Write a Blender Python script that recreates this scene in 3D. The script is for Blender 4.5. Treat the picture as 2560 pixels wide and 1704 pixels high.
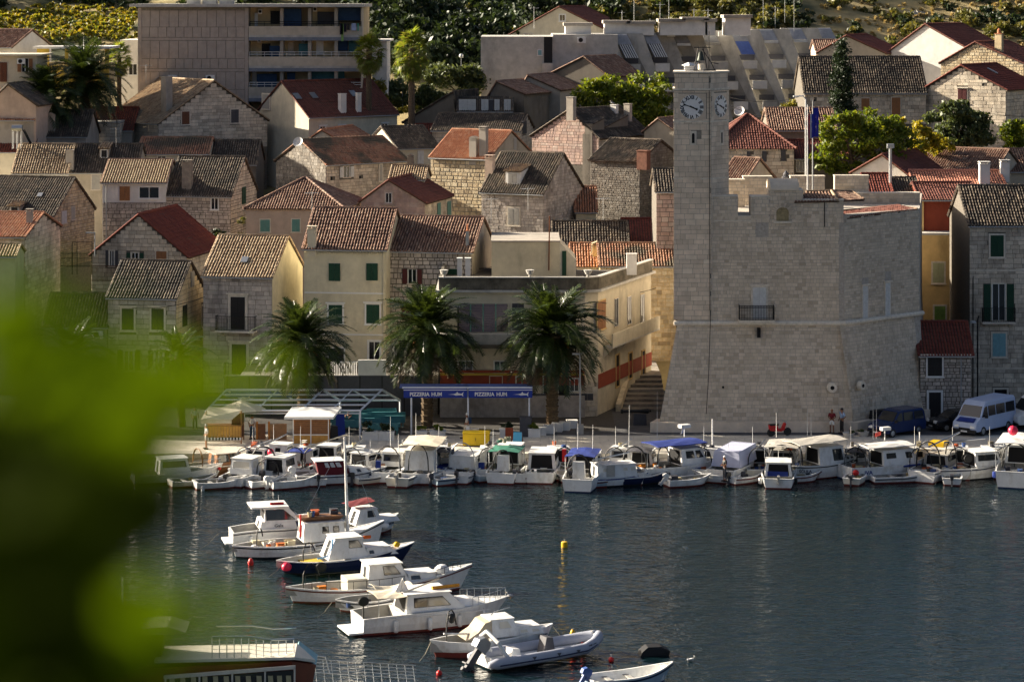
import bpy, bmesh, math, random
import numpy as np
from mathutils import Vector, Matrix
for o in list(bpy.data.objects): bpy.data.objects.remove(o)
sc = bpy.context.scene
COL = sc.collection
R = math.radians
F = 6400.0     # focal length in pixels of the 2560 px wide photograph
HC = 32.0      # height of the viewpoint above the water
# ---------------------------------------------------------------- camera, sky, sun, exposure
cd = bpy.data.cameras.new('camera'); cam = bpy.data.objects.new('camera', cd); COL.objects.link(cam)
cam.location = (0, 0, HC); cam.rotation_euler = (R(90), 0, 0)
cd.lens = F/2560*36; cd.sensor_width = 36; cd.shift_y = -852/2560
cd.clip_start = 0.05; cd.clip_end = 3000
cd.dof.use_dof = True; cd.dof.focus_distance = 182; cd.dof.aperture_fstop = 2.5
sc.camera = cam
SUN_EL, SUN_AZ = 19.5, 22.0    # azimuth: degrees behind the row of houses, to the left
wd = bpy.data.worlds.new('World'); sc.world = wd; wd.use_nodes = True
sv = Vector((-math.cos(R(SUN_EL))*math.cos(R(SUN_AZ)), math.cos(R(SUN_EL))*math.sin(R(SUN_AZ)), math.sin(R(SUN_EL))))
_n = wd.node_tree.nodes; _bg = _n['Background']
sky = _n.new('ShaderNodeTexSky'); sky.sky_type = 'NISHITA'; sky.sun_disc = False
sky.sun_elevation = R(SUN_EL); sky.sun_rotation = math.atan2(sv.x, sv.y); sky.dust_density = 5.0; sky.air_density = .6; sky.ozone_density = .1
wd.node_tree.links.new(sky.outputs[0], _bg.inputs[0]); _bg.inputs[1].default_value = 0.05
sd = bpy.data.lights.new('sun', 'SUN'); sun = bpy.data.objects.new('sun', sd); COL.objects.link(sun)
sd.energy = 5.0; sd.angle = R(0.5); sd.color = (1, .89, .72)
sun.rotation_euler = sv.to_track_quat('Z', 'Y').to_euler()
sc.view_settings.view_transform = 'Standard'; sc.view_settings.look = 'None'
sc.view_settings.exposure = 1.72; sc.view_settings.gamma = 1
# ---------------------------------------------------------------- helpers
rng = random.Random(7)
def PW(px, py, Y): return Vector(((px-1280)*Y/F, Y, HC-py*Y/F))
def PZ(px, py, z=0.0):
    Y = (HC-z)*F/py
    return Vector(((px-1280)*Y/F, Y, z))
def lerp(a, b, t): return a+(b-a)*t
GP = [(0, -3), (174.9, -3), (175.1, .9), (207, .95), (214, 3.9), (300, 16.5), (312, 19), (330, 25.5), (345, 30), (360, 34.5), (450, 66), (700, 130)]
def gz(X, Y):
    z = ground(Y)
    return z+(math.sin(X*.11+Y*.05)*1.0+math.sin(X*.043+1)*1.8)*min(1, (Y-300)/40) if Y > 300 else z
def ground(Y):
    for (a, za), (b, zb) in zip(GP, GP[1:]):
        if Y <= b: return lerp(za, zb, (Y-a)/(b-a))
    return GP[-1][1]
class MB:
    def __init__(s): s.v = []; s.f = []; s.r = []
    def add(s, vs, fs, r=0.0):
        k = len(s.v); s.v += [tuple(v) for v in vs]; s.f += [tuple(i+k for i in f) for f in fs]; s.r += [r]*len(fs)
        return s
    def box(s, x0, x1, y0, y1, z0, z1, M=None, r=0.0):
        vs = [Vector(p) for p in ((x0,y0,z0),(x1,y0,z0),(x1,y1,z0),(x0,y1,z0),(x0,y0,z1),(x1,y0,z1),(x1,y1,z1),(x0,y1,z1))]
        if M is not None: vs = [M@v for v in vs]
        return s.add(vs, [(0,3,2,1),(4,5,6,7),(0,1,5,4),(1,2,6,5),(2,3,7,6),(3,0,4,7)], r)
    def prism(s, poly, d, r=0.0):     # poly: 3-D points (planar), d: extrusion vector
        n = len(poly); d = Vector(d); a = [Vector(p) for p in poly]; b = [p+d for p in a]
        return s.add(a+b, [tuple(range(n-1,-1,-1)), tuple(range(n,2*n))]+[(i,(i+1)%n,n+(i+1)%n,n+i) for i in range(n)], r)
    def tube(s, pts, rad, n=6, r=0.0, cap=True):
        pts = [Vector(p) for p in pts]; rings = []
        for i, p in enumerate(pts):
            t = (pts[min(i+1,len(pts)-1)]-pts[max(i-1,0)]).normalized()
            up = Vector((0,0,1)) if abs(t.z) < .9 else Vector((1,0,0))
            a = t.cross(up).normalized(); b = a.cross(t)
            rr = rad[i] if isinstance(rad, (list, tuple)) else rad
            rings.append([p+(a*math.cos(2*math.pi*k/n)+b*math.sin(2*math.pi*k/n))*rr for k in range(n)])
        vs = [q for g in rings for q in g]; fs = []
        for i in range(len(pts)-1):
            for k in range(n): fs.append((i*n+k, i*n+(k+1)%n, (i+1)*n+(k+1)%n, (i+1)*n+k))
        if cap: fs += [tuple(range(n-1,-1,-1)), tuple((len(pts)-1)*n+k for k in range(n))]
        return s.add(vs, fs, r)
    def lathe(s, prof, n=10, c=(0,0,0), axis='z', r=0.0):
        vs = []; fs = []; c = Vector(c)
        for (rr, z) in prof:
            for k in range(n):
                a = 2*math.pi*k/n; p = (rr*math.cos(a), rr*math.sin(a), z)
                if axis == 'x': p = (p[2], p[0], p[1])
                if axis == 'y': p = (p[0], p[2], p[1])
                vs.append(c+Vector(p))
        for i in range(len(prof)-1):
            for k in range(n): fs.append((i*n+k, i*n+(k+1)%n, (i+1)*n+(k+1)%n, (i+1)*n+k))
        fs += [tuple(range(n-1,-1,-1)), tuple((len(prof)-1)*n+k for k in range(n))]
        return s.add(vs, fs, r)
    def ball(s, c, rx, ry=None, rz=None, n=10, r=0.0):
        ry = ry or rx; rz = rz or rx; c = Vector(c); vs = []; fs = []; m = max(4, n//2)
        for i in range(m+1):
            th = math.pi*i/m
            for k in range(n):
                a = 2*math.pi*k/n; q = max(math.sin(th), .02)
                vs.append(c+Vector((rx*q*math.cos(a), ry*q*math.sin(a), -rz*math.cos(th))))
        for i in range(m):
            for k in range(n): fs.append((i*n+k, i*n+(k+1)%n, (i+1)*n+(k+1)%n, (i+1)*n+k))
        return s.add(vs, fs, r)
    def mesh(s, name, mat, smooth=False):
        me = bpy.data.meshes.new(name); me.from_pydata(s.v, [], s.f)
        if any(s.r):
            a = me.attributes.new('rnd', 'FLOAT', 'FACE'); a.data.foreach_set('value', s.r)
        if smooth: me.polygons.foreach_set('use_smooth', [True]*len(s.f))
        me.materials.append(mat); me.update()
        return me
    def build(s, name, mat, parent=None, smooth=False, label=None, kind=None):
        o = bpy.data.objects.new(name, s.mesh(name, mat, smooth)); COL.objects.link(o)
        if parent is not None: o.parent = parent
        if label: o['label'] = label
        if kind: o['kind'] = kind
        return o
def tag(o, label, cat, group=None):
    o['label'] = label; o['category'] = cat
    if group: o['group'] = group
    return o
def thing(name, label, cat, loc=(0,0,0), rz=0.0, group=None):
    o = bpy.data.objects.new(name, None); COL.objects.link(o); o.empty_display_size = .3
    o.location = loc; o.rotation_euler = (0,0,rz)
    return tag(o, label, cat, group)
def struct(name, mb, mat, smooth=False):
    return mb.build(name, mat, None, smooth, kind='structure')
def inst(name, me, parent, M, label=None):
    o = bpy.data.objects.new(name, me); COL.objects.link(o); o.parent = parent; o.matrix_local = M
    if label: o['label'] = label
    return o
def copytree(o, parent=None):
    c = o.copy(); COL.objects.link(c); c.parent = parent
    for ch in list(o.children): copytree(ch, c)
    return c
# ---------------------------------------------------------------- materials
MATS = {}
def nmat(name):
    m = bpy.data.materials.new(name); m.use_nodes = True
    return m, m.node_tree.nodes, m.node_tree.links, m.node_tree.nodes['Principled BSDF']
def plain(name, col, rough=.6, metal=0.0, spec=.4, emit=None):
    if name in MATS: return MATS[name]
    m, n, l, b = nmat(name)
    b.inputs['Base Color'].default_value = (*col, 1); b.inputs['Roughness'].default_value = rough
    b.inputs['Metallic'].default_value = metal; b.inputs['Specular IOR Level'].default_value = spec
    MATS[name] = m; return m
def varied(name, cols, scale=3.0, amt=.25, rough=.85, bump=.0, stain=.0, stain_scale=.6, stain_col=(.05,.045,.04), bscale=30, weather=None, vstretch=.35):
    """colour picked per piece from cols, mottled by noise, with dark runs of weather"""
    if name in MATS: return MATS[name]
    m, n, l, b = nmat(name)
    at = n.new('ShaderNodeAttribute'); at.attribute_name = 'rnd'
    oi = n.new('ShaderNodeObjectInfo')
    ad = n.new('ShaderNodeMath'); ad.operation = 'ADD'; l.new(at.outputs['Fac'], ad.inputs[0]); l.new(oi.outputs['Random'], ad.inputs[1])
    fr = n.new('ShaderNodeMath'); fr.operation = 'FRACT'; l.new(ad.outputs[0], fr.inputs[0])
    rp = n.new('ShaderNodeValToRGB'); e = rp.color_ramp.elements
    if len(cols) == 1: cols = [cols[0], tuple(c*.93 for c in cols[0])]
    while len(e) < len(cols): e.new(.5)
    for i, c in enumerate(cols): e[i].position = i/max(1, len(cols)-1); e[i].color = (*c, 1)
    l.new(fr.outputs[0], rp.inputs[0])
    ge = n.new('ShaderNodeNewGeometry')
    nz = n.new('ShaderNodeTexNoise'); nz.inputs['Scale'].default_value = scale; nz.inputs['Detail'].default_value = 6
    nz.inputs['Roughness'].default_value = .65
    l.new(ge.outputs['Position'], nz.inputs['Vector'])
    mr = n.new('ShaderNodeMapRange'); mr.inputs[1].default_value = .3; mr.inputs[2].default_value = .7
    mr.inputs[3].default_value = 1-amt; mr.inputs[4].default_value = 1+amt; l.new(nz.outputs[0], mr.inputs[0])
    mx = n.new('ShaderNodeVectorMath'); mx.operation = 'SCALE'; l.new(rp.outputs[0], mx.inputs[0]); l.new(mr.outputs[0], mx.inputs['Scale'])
    out = mx.outputs[0]
    if stain:
        mp = n.new('ShaderNodeMapping'); mp.inputs['Scale'].default_value = (1, 1, vstretch); l.new(ge.outputs['Position'], mp.inputs[0])
        n2 = n.new('ShaderNodeTexNoise'); n2.inputs['Scale'].default_value = stain_scale; n2.inputs['Detail'].default_value = 7
        n2.inputs['Roughness'].default_value = .7; l.new(mp.outputs[0], n2.inputs['Vector'])
        m2 = n.new('ShaderNodeMapRange'); m2.inputs[1].default_value = .5; m2.inputs[2].default_value = .72
        m2.inputs[3].default_value = 0; m2.inputs[4].default_value = stain; l.new(n2.outputs[0], m2.inputs[0])
        mi = n.new('ShaderNodeMix'); mi.data_type = 'RGBA'; l.new(m2.outputs[0], mi.inputs[0]); l.new(out, mi.inputs[6]); mi.inputs[7].default_value = (*stain_col, 1)
        out = mi.outputs[2]
    if weather:     # patches of another tile or lichen colour
        n3 = n.new('ShaderNodeTexNoise'); n3.inputs['Scale'].default_value = weather[1]; n3.inputs['Detail'].default_value = 4; l.new(ge.outputs['Position'], n3.inputs['Vector'])
        m3 = n.new('ShaderNodeMapRange'); m3.inputs[1].default_value = weather[2]; m3.inputs[2].default_value = weather[2]+.12; l.new(n3.outputs[0], m3.inputs[0])
        mi = n.new('ShaderNodeMix'); mi.data_type = 'RGBA'; l.new(m3.outputs[0], mi.inputs[0]); l.new(out, mi.inputs[6]); mi.inputs[7].default_value = (*weather[0], 1)
        out = mi.outputs[2]
    l.new(out, b.inputs['Base Color']); b.inputs['Roughness'].default_value = rough; b.inputs['Specular IOR Level'].default_value = .3
    if bump:
        nb = n.new('ShaderNodeTexNoise'); nb.inputs['Scale'].default_value = bscale; nb.inputs['Detail'].default_value = 5; l.new(ge.outputs['Position'], nb.inputs['Vector'])
        bp = n.new('ShaderNodeBump'); bp.inputs['Strength'].default_value = bump; bp.inputs['Distance'].default_value = .05
        l.new(nb.outputs[0], bp.inputs['Height']); l.new(bp.outputs[0], b.inputs['Normal'])
    MATS[name] = m; return m
# stone
ST_CREAM = varied('cream limestone', [(.559,.473,.365),(.670,.578,.454),(.469,.399,.316),(.737,.651,.523),(.402,.347,.277)], 2.2, .22, .9, .5, .55, .5)
ST_GREY = varied('grey limestone', [(.466,.410,.356),(.582,.518,.448),(.384,.335,.295),(.640,.562,.489),(.314,.270,.234)], 2.2, .22, .9, .5, .6, .5)
ST_TAN = varied('tan rubble stone', [(.60,.47,.29),(.66,.54,.35),(.48,.37,.23),(.70,.60,.42),(.38,.29,.18)], 2.5, .25, .9, .6, .45, .6)  # tan stone, its tone lifted to hold golden bounce light
ST_PINK = varied('pink limewashed stone', [(.50,.34,.28),(.56,.40,.33),(.44,.31,.27),(.58,.46,.39)], 1.5, .2, .9, .4, .5, .5)
ST_DARK = varied('dark rubble stone', [(.20,.17,.14),(.27,.24,.20),(.15,.13,.11),(.32,.29,.25)], 2.5, .3, .9, .6, .5, .5)
ST_CAS = varied('castle ashlar', [(.630,.530,.400),(.672,.570,.442),(.588,.495,.372),(.704,.600,.465),(.525,.435,.326),(.651,.550,.423),(.683,.580,.456),(.473,.385,.284),(.640,.540,.414)], 1.1, .14, .9, .5, .34, .16, stain_col=(.2,.17,.13))
ST_TOWER = varied('tower ashlar', [(.672,.551,.417),(.747,.617,.476),(.611,.497,.376),(.780,.662,.516)], 1.4, .14, .9, .35, .38, .35, stain_col=(.22,.19,.15))
ST_TRIM = varied('dressed stone trim', [(.648,.581,.475),(.713,.643,.532)], 4, .15, .85, .3, .3, 1.5)
MO_DARK = varied('dark mortar joints', [(.13,.115,.095)], 5, .3, .95)
MO_MID = varied('sandy mortar', [(.25,.225,.185)], 5, .3, .95)
MO_CAS = varied('castle mortar', [(.42,.375,.32)], 5, .25, .95)
# plaster
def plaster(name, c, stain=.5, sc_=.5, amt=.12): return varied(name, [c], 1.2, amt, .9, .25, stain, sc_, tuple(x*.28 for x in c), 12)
PL_YEL = plaster('pale yellow plaster', (.62,.56,.40), .35)
PL_YEL2 = plaster('faded yellow plaster', (.58,.52,.37), .6)
PL_CREAM = plaster('cream plaster', (.62,.56,.43), .35)
PL_WHITE = plaster('white plaster', (.72,.70,.66), .25)
PL_BEIGE = plaster('beige plaster', (.46,.40,.31), .45)
PL_GREY = plaster('grey render', (.38,.34,.29), .5)
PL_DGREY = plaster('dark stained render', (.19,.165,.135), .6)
PL_OCHRE = plaster('ochre plaster', (.66,.46,.20), .6, .45)
ST_BOUNCE = varied('bounce lit limestone', [(.70,.55,.33),(.74,.60,.38),(.62,.48,.29),(.76,.64,.44)], 2.0, .18, .9, .4, .4, .5)  # limestone with warm bounce light put into its colour, for one gable
PL_PINK = plaster('pinkish plaster', (.55,.42,.33), .35)
PL_RED = plaster('dark red plaster', (.30,.065,.035), .2)
PL_APT = plaster('pinkish grey facade panel', (.44,.37,.315), .12)
PL_APT2 = plaster('balcony parapet paint', (.55,.48,.38), .3)
PL_CONC = plaster('weathered concrete', (.50,.48,.44), .6, .35, .18)
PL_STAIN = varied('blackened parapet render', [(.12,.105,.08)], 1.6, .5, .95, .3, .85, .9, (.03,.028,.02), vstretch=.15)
# tiles
def tilem(name, cols, weather=None, amt=.25): return varied(name, cols, 4.0, amt, .8, 0, 0, weather=weather)
T_DARK = tilem('weathered dark tiles', [(.075,.06,.048),(.12,.095,.07),(.06,.05,.04),(.20,.16,.115),(.09,.065,.05)], ((.06,.052,.042), .8, .5))
T_TAN = tilem('tan weathered tiles', [(.33,.235,.15),(.40,.30,.19),(.24,.16,.10),(.45,.35,.23)])
T_MIX = tilem('mixed barrel tiles', [(.36,.15,.085),(.30,.17,.11),(.42,.23,.14),(.20,.11,.07)], ((.12,.10,.07), .35, .47))
T_OR = tilem('orange barrel tiles', [(.40,.18,.10),(.46,.23,.13),(.34,.15,.085),(.50,.30,.19)])
T_RED = tilem('red interlocking tiles', [(.155,.055,.040),(.19,.07,.05),(.125,.045,.034)], amt=.15)
T_MAR = tilem('maroon tiles', [(.15,.038,.026),(.19,.05,.032),(.12,.03,.024)], amt=.15)
T_BRN = tilem('brown barrel tiles', [(.21,.12,.085),(.28,.17,.12),(.15,.085,.062),(.36,.25,.18)])
DECK = varied('pan tiles', [(.07,.045,.032)], 3, .3, .9)
WOODE = varied('weathered eaves wood', [(.16,.12,.08)], 6, .3, .85)
# shutters and trims
SH = {k: varied('shutter '+k, [c], 5, .12, .6) for k, c in dict(green=(.012,.055,.03), dark=(.018,.017,.018), brown=(.16,.06,.03), wood=(.30,.14,.06), maroon=(.09,.02,.02), teal=(.14,.30,.26), white=(.62,.62,.60), grey=(.42,.40,.36), lime=(.20,.33,.08), pale=(.45,.46,.28), sky=(.22,.42,.46), slate=(.07,.07,.08)).items()}
GLASS = plain('window glass', (.015,.018,.022), .08, 0, .8)
VOID = plain('dark interior', (.006,.006,.007), .9)
WHITE = varied('white paint', [(.74,.74,.72)], 6, .06, .45)
IRON = plain('black iron', (.012,.012,.013), .5, .3)
STEEL = plain('galvanised steel', (.42,.44,.46), .35, .8)
PVC = plain('grey pvc pipe', (.35,.36,.36), .5)
TERRA = varied('terracotta', [(.45,.18,.09)], 4, .2, .8)
LEAD = plain('blue lead flashing', (.06,.11,.22), .5)
# ---------------------------------------------------------------- roof tiles, stones
def tile_mesh(mb_name, A, B, C, D, mat, tw=.23, tl=.40, amp=.075, lift=.035, jit=.012, seed=1):
    if amp > .055: amp *= 1.3
    A, B, C, D = [np.array(p, float) for p in (A, B, C, D)]
    rs = np.random.RandomState(seed)
    u = B-A; L = np.linalg.norm(u); u /= L
    w = D-A; nrm = np.cross(u, w); nrm /= np.linalg.norm(nrm); v = np.cross(nrm, u)
    if nrm[2] < 0: nrm = -nrm; v = np.cross(nrm, u)
    if np.dot(v, w) < 0: v = -v
    h = np.dot(w, v); dL = np.dot(D-A, u); dR = np.dot(C-A, u)
    rows = max(2, int(round(h/tl))); tl = h/rows; cols = max(2, int(round(L/tw))); tw = L/cols
    r, c = np.meshgrid(np.arange(rows), np.arange(-int(max(0, -dL)/tw)-1, cols+int(max(0, dR-L)/tw)+1), indexing='ij')
    r = r.ravel(); c = c.ravel(); uc = (c+.5)*tw; vc = (r+.5)*tl
    ok = (uc > dL*vc/h+.02) & (uc < L+(dR-L)*vc/h-.02)
    r, c, uc = r[ok], c[ok], uc[ok]; N = len(r)
    if N == 0: return None
    pu = np.array([-.40, -.27, 0, .27, .40]); ph = np.array([-.15, .72, 1, .72, -.15])
    ju = rs.uniform(-jit, jit, N)*1.2; jh = rs.uniform(-jit, jit, N)
    wave = .018*np.sin(uc*1.1+seed)+.012*np.sin(r*.7+uc*.5)
    wave = wave*(jit/.012)
    V = np.zeros((N, 10, 3))
    for e, (dv, dl, ws) in enumerate(((-.03, lift, 1.0), (tl+.01, 0, .86))):
        U = uc[:, None]+ju[:, None]+pu[None]*tw*ws
        VV = (r*tl)[:, None]+dv+np.zeros((N, 5))+jh[:, None]
        Hh = ph[None]*amp+dl+jh[:, None]+wave[:, None]
        V[:, e*5:e*5+5] = A+U[..., None]*u+VV[..., None]*v+Hh[..., None]*nrm
    base = (np.arange(N)*10)[:, None]
    q = np.array([[0,1,6,5],[1,2,7,6],[2,3,8,7],[3,4,9,8]])
    faces = [tuple(f) for f in (base[:, None, :]+q[None]).reshape(-1, 4).tolist()]
    caps = [tuple(f) for f in (base+np.array([[4,3,2,1,0]])).tolist()]
    me = bpy.data.meshes.new(mb_name); me.from_pydata(V.reshape(-1, 3).tolist(), [], faces+caps)
    rr = rs.uniform(.001, 1, N); a = me.attributes.new('rnd', 'FLOAT', 'FACE')
    a.data.foreach_set('value', np.concatenate([np.repeat(rr, 4), rr]).astype(np.float32))
    me.materials.append(mat); return me
def add_mesh(name, me, parent, kind=None, label=None):
    o = bpy.data.objects.new(name, me); COL.objects.link(o); o.parent = parent
    if kind: o['kind'] = kind
    if label: o['label'] = label
    return o
_SU = {}
def stone_unit(mat, rough, k):
    key = (mat.name, rough, k)
    if key in _SU: return _SU[key]
    rs = random.Random(k*13+5); j = .10 if rough else .015
    pr = [(-.5,-.5),(.5,-.5),(.5,.5),(-.5,.5)]
    fr = [(x*(1-rs.uniform(0, j)*1.3), z*(1-rs.uniform(0, j)*1.6)) for x, z in pr]
    cx = .88 if rough else .94
    vs = [(x, 0, z) for x, z in fr]+[(x, -.7, z) for x, z in fr]+[(x*cx, -1, z*(cx-.05)) for x, z in fr]
    fs = []
    for a in (0, 4):
        for i in range(4): fs.append((a+i, a+(i+1)%4, a+4+(i+1)%4, a+4+i))
    fs.append((8,9,10,11))
    me = bpy.data.meshes.new('stone'); me.from_pydata(vs, [], fs); me.materials.append(mat)
    _SU[key] = me; return me
def lay_stones(parent, fr, v0, v1, lo, hi, mat, ch=.30, sw=.50, joint=.03, rough=False, openings=(), limit=300, seed=0, proud=.03, minpx=True, name='stone', skip=None):
    """courses of stones on the plane fr=(o,u,v,n); lo(v),hi(v) bound each course"""
    o, u, v, n = fr; rs = random.Random(seed+11); allst = []
    z = v0
    while z < v1-.08:
        h = ch*rs.uniform(.8, 1.2) if not rough else ch*rs.uniform(.6, 1.4)
        h = min(h, v1-z)
        if h < .1: break
        a = max(lo(z), lo(z+h)); b = min(hi(z), hi(z+h)); x = a-rs.uniform(0, sw*.5); a0 = min(lo(z), lo(z+h)); b0 = max(hi(z), hi(z+h))
        x = min(x, a)
        while x < b:
            w = sw*rs.uniform(.6, 1.5)
            xa, xb = max(x, a), min(x+w, b)
            # opening cuts
            for (ua, ub, va, vb) in openings:
                if z+h*.55 > va and z+h*.45 < vb:
                    if xa < ua < xb: xb = ua
                    elif xa < ub < xb: xa = ub
                    elif ua <= xa and xb <= ub: xb = xa
            if xb-xa > .09 and not (skip and skip((xa+xb)/2, z+h/2)):
                allst.append((xa, xb, z, z+h, True))
            x += w
        z += h
    allst.sort(key=lambda s: -(s[1]-s[0])*(s[3]-s[2]))
    mb = MB(); B = Matrix((u, -n, v)).transposed()
    for i, (xa, xb, za, zb, rect) in enumerate(allst):
        xa += joint/2; xb -= joint/2; zb -= joint; d = proud*rs.uniform(.6, 1.3)
        c = o+u*((xa+xb)/2)+v*((za+zb)/2)
        S = Matrix.Diagonal((xb-xa, d, zb-za)); M3 = B@S
        ang = rs.uniform(-.03, .03) if rough else 0
        if ang: M3 = B@Matrix.Rotation(ang, 3, 'Y')@S
        if i < limit:
            inst(name, stone_unit(mat, rough, rs.randrange(5)), parent, Matrix.Translation(c)@M3.to_4x4())
        else:
            me = stone_unit(mat, rough, rs.randrange(5)); k = len(mb.v)
            mb.v += [tuple(M3@q.co+c) for q in me.vertices]; fs = [tuple(j+k for j in p.vertices) for p in me.polygons]
            mb.f += fs; mb.r += [rs.uniform(.001, 1)]*len(fs)
    if mb.f: mb.build('stonework', mat, parent, kind='stuff')
    return len(allst)
# ---------------------------------------------------------------- windows and shutters
def shutter_mb(w, h, slats=True, t=.04):
    mb = MB(); mb.box(0, w, -t, 0, 0, h)
    if slats:
        k = max(4, int(h/.11))
        for i in range(k):
            z = .06+(h-.12)*i/k
            mb.box(.05, w-.05, -t-.018, -t, z, z+(h-.12)/k*.55)
    return mb
class Face:
    def __init__(s, o, u, n, w, z0, z1, peak=None):
        s.o = Vector(o); s.u = Vector(u).normalized(); s.v = Vector((0,0,1)); s.n = Vector(n).normalized(); s.w = w; s.z0 = z0; s.z1 = z1; s.peak = peak; s.open = []
    def lo(s, v): return 0 if (s.peak is None or v <= s.z1) else s.w*s.peak[0]*(v-s.z1)/(s.peak[1]-s.z1)
    def hi(s, v): return s.w if (s.peak is None or v <= s.z1) else s.w-s.w*(1-s.peak[0])*(v-s.z1)/(s.peak[1]-s.z1)
    def uv(s, px, py, Mi):     # picture pixel -> (u, v) on the face; Mi: inverse world matrix of the thing
        c = Mi@Vector((0,0,HC)); d = (Mi@(Vector((0,0,HC))+Vector(((px-1280)/F, 1, -py/F))))-c
        t = (s.o-c).dot(s.n)/d.dot(s.n); p = c+d*t
        return (p-s.o).dot(s.u), (p-s.o).z
    def M(s, u, v, off=0.0):
        return Matrix.Translation(s.o+s.u*u+s.v*v+s.n*off)@Matrix((s.u, -s.n, s.v)).transposed().to_4x4()
def put(mb, M): mb.v = [tuple(M@Vector(p)) for p in mb.v]; return mb
def add_window(thing_, face, u0, u1, v0, v1, style='shut', col='green', trim=ST_TRIM, tw=.12, head=False, sill=True, bars=1, kind='window', base=.045, label=None):
    """surround + leaves or panes, standing on the wall face"""
    w = u1-u0; h = v1-v0; M = face.M(u0, v0); t = tw
    fb = MB(); d = -base-.03
    if tw > 0:
        fb.box(-t, 0, d, 0, -t, h+t); fb.box(w, w+t, d, 0, -t, h+t); fb.box(0, w, d, 0, h, h+t); fb.box(0, w, d, 0, -t, 0)
        if sill: fb.box(-t-.05, w+t+.05, d-.07, d+.002, -t-.03, -t+.05)
        if head: fb.box(-t-.1, w+t+.1, d-.12, d+.002, h+t-.02, h+t+.09)
    else: fb.box(0, w, -.03, 0, h, h+.03); fb.box(0, w, -.05, 0, -.04, 0)
    wo = put(fb, M).build(kind, trim, thing_, label=label)
    face.open.append((u0-t-.02, u1+t+.02, v0-t-.02, v1+t+.02))
    if style == 'shut':
        for i in range(2 if w > .45 else 1):
            ww = w/2 if w > .45 else w
            put(shutter_mb(ww-.012, h), M@Matrix.Translation((i*ww+.006, -base, 0))).build('shutter', SH[col], wo)
    elif style == 'open':
        put(MB().box(0, w, -base+.015, 0, 0, h), M).build('pane', GLASS, wo)
        q = MB(); q.box(w/2-.03, w/2+.03, -base-.01, -base+.014, 0, h); q.box(0, .05, -base-.01, -base+.014, 0, h); q.box(w-.05, w, -base-.01, -base+.014, 0, h)
        put(q, M).build('sash', WHITE, wo)
        ww = w*.52
        put(shutter_mb(ww, h), M@Matrix.Translation((-ww-t-.02, -base-.03, 0))).build('shutter', SH[col], wo)
        put(shutter_mb(ww, h), M@Matrix.Translation((w+t+.02, -base-.03, 0))).build('shutter', SH[col], wo)
        face.open.append((u0-t-ww-.04, u1+t+ww+.04, v0-.02, v1+.02))
    elif style == 'pane':
        put(MB().box(0, w, -base+.015, 0, 0, h), M).build('pane', GLASS, wo)
        q = MB(); s_ = .045
        q.box(0, s_, -base-.01, -base+.014, 0, h); q.box(w-s_, w, -base-.01, -base+.014, 0, h); q.box(s_, w-s_, -base-.01, -base+.014, 0, s_); q.box(s_, w-s_, -base-.01, -base+.014, h-s_, h)
        for i in range(bars): x = w*(i+1)/(bars+1); q.box(x-.025, x+.025, -base-.008, -base+.014, s_, h-s_)
        put(q, M).build('sash', WHITE, wo)
    elif style == 'void':
        put(MB().box(0, w, -.012, 0, 0, h), M).build('opening', VOID, wo)
    return wo
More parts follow.
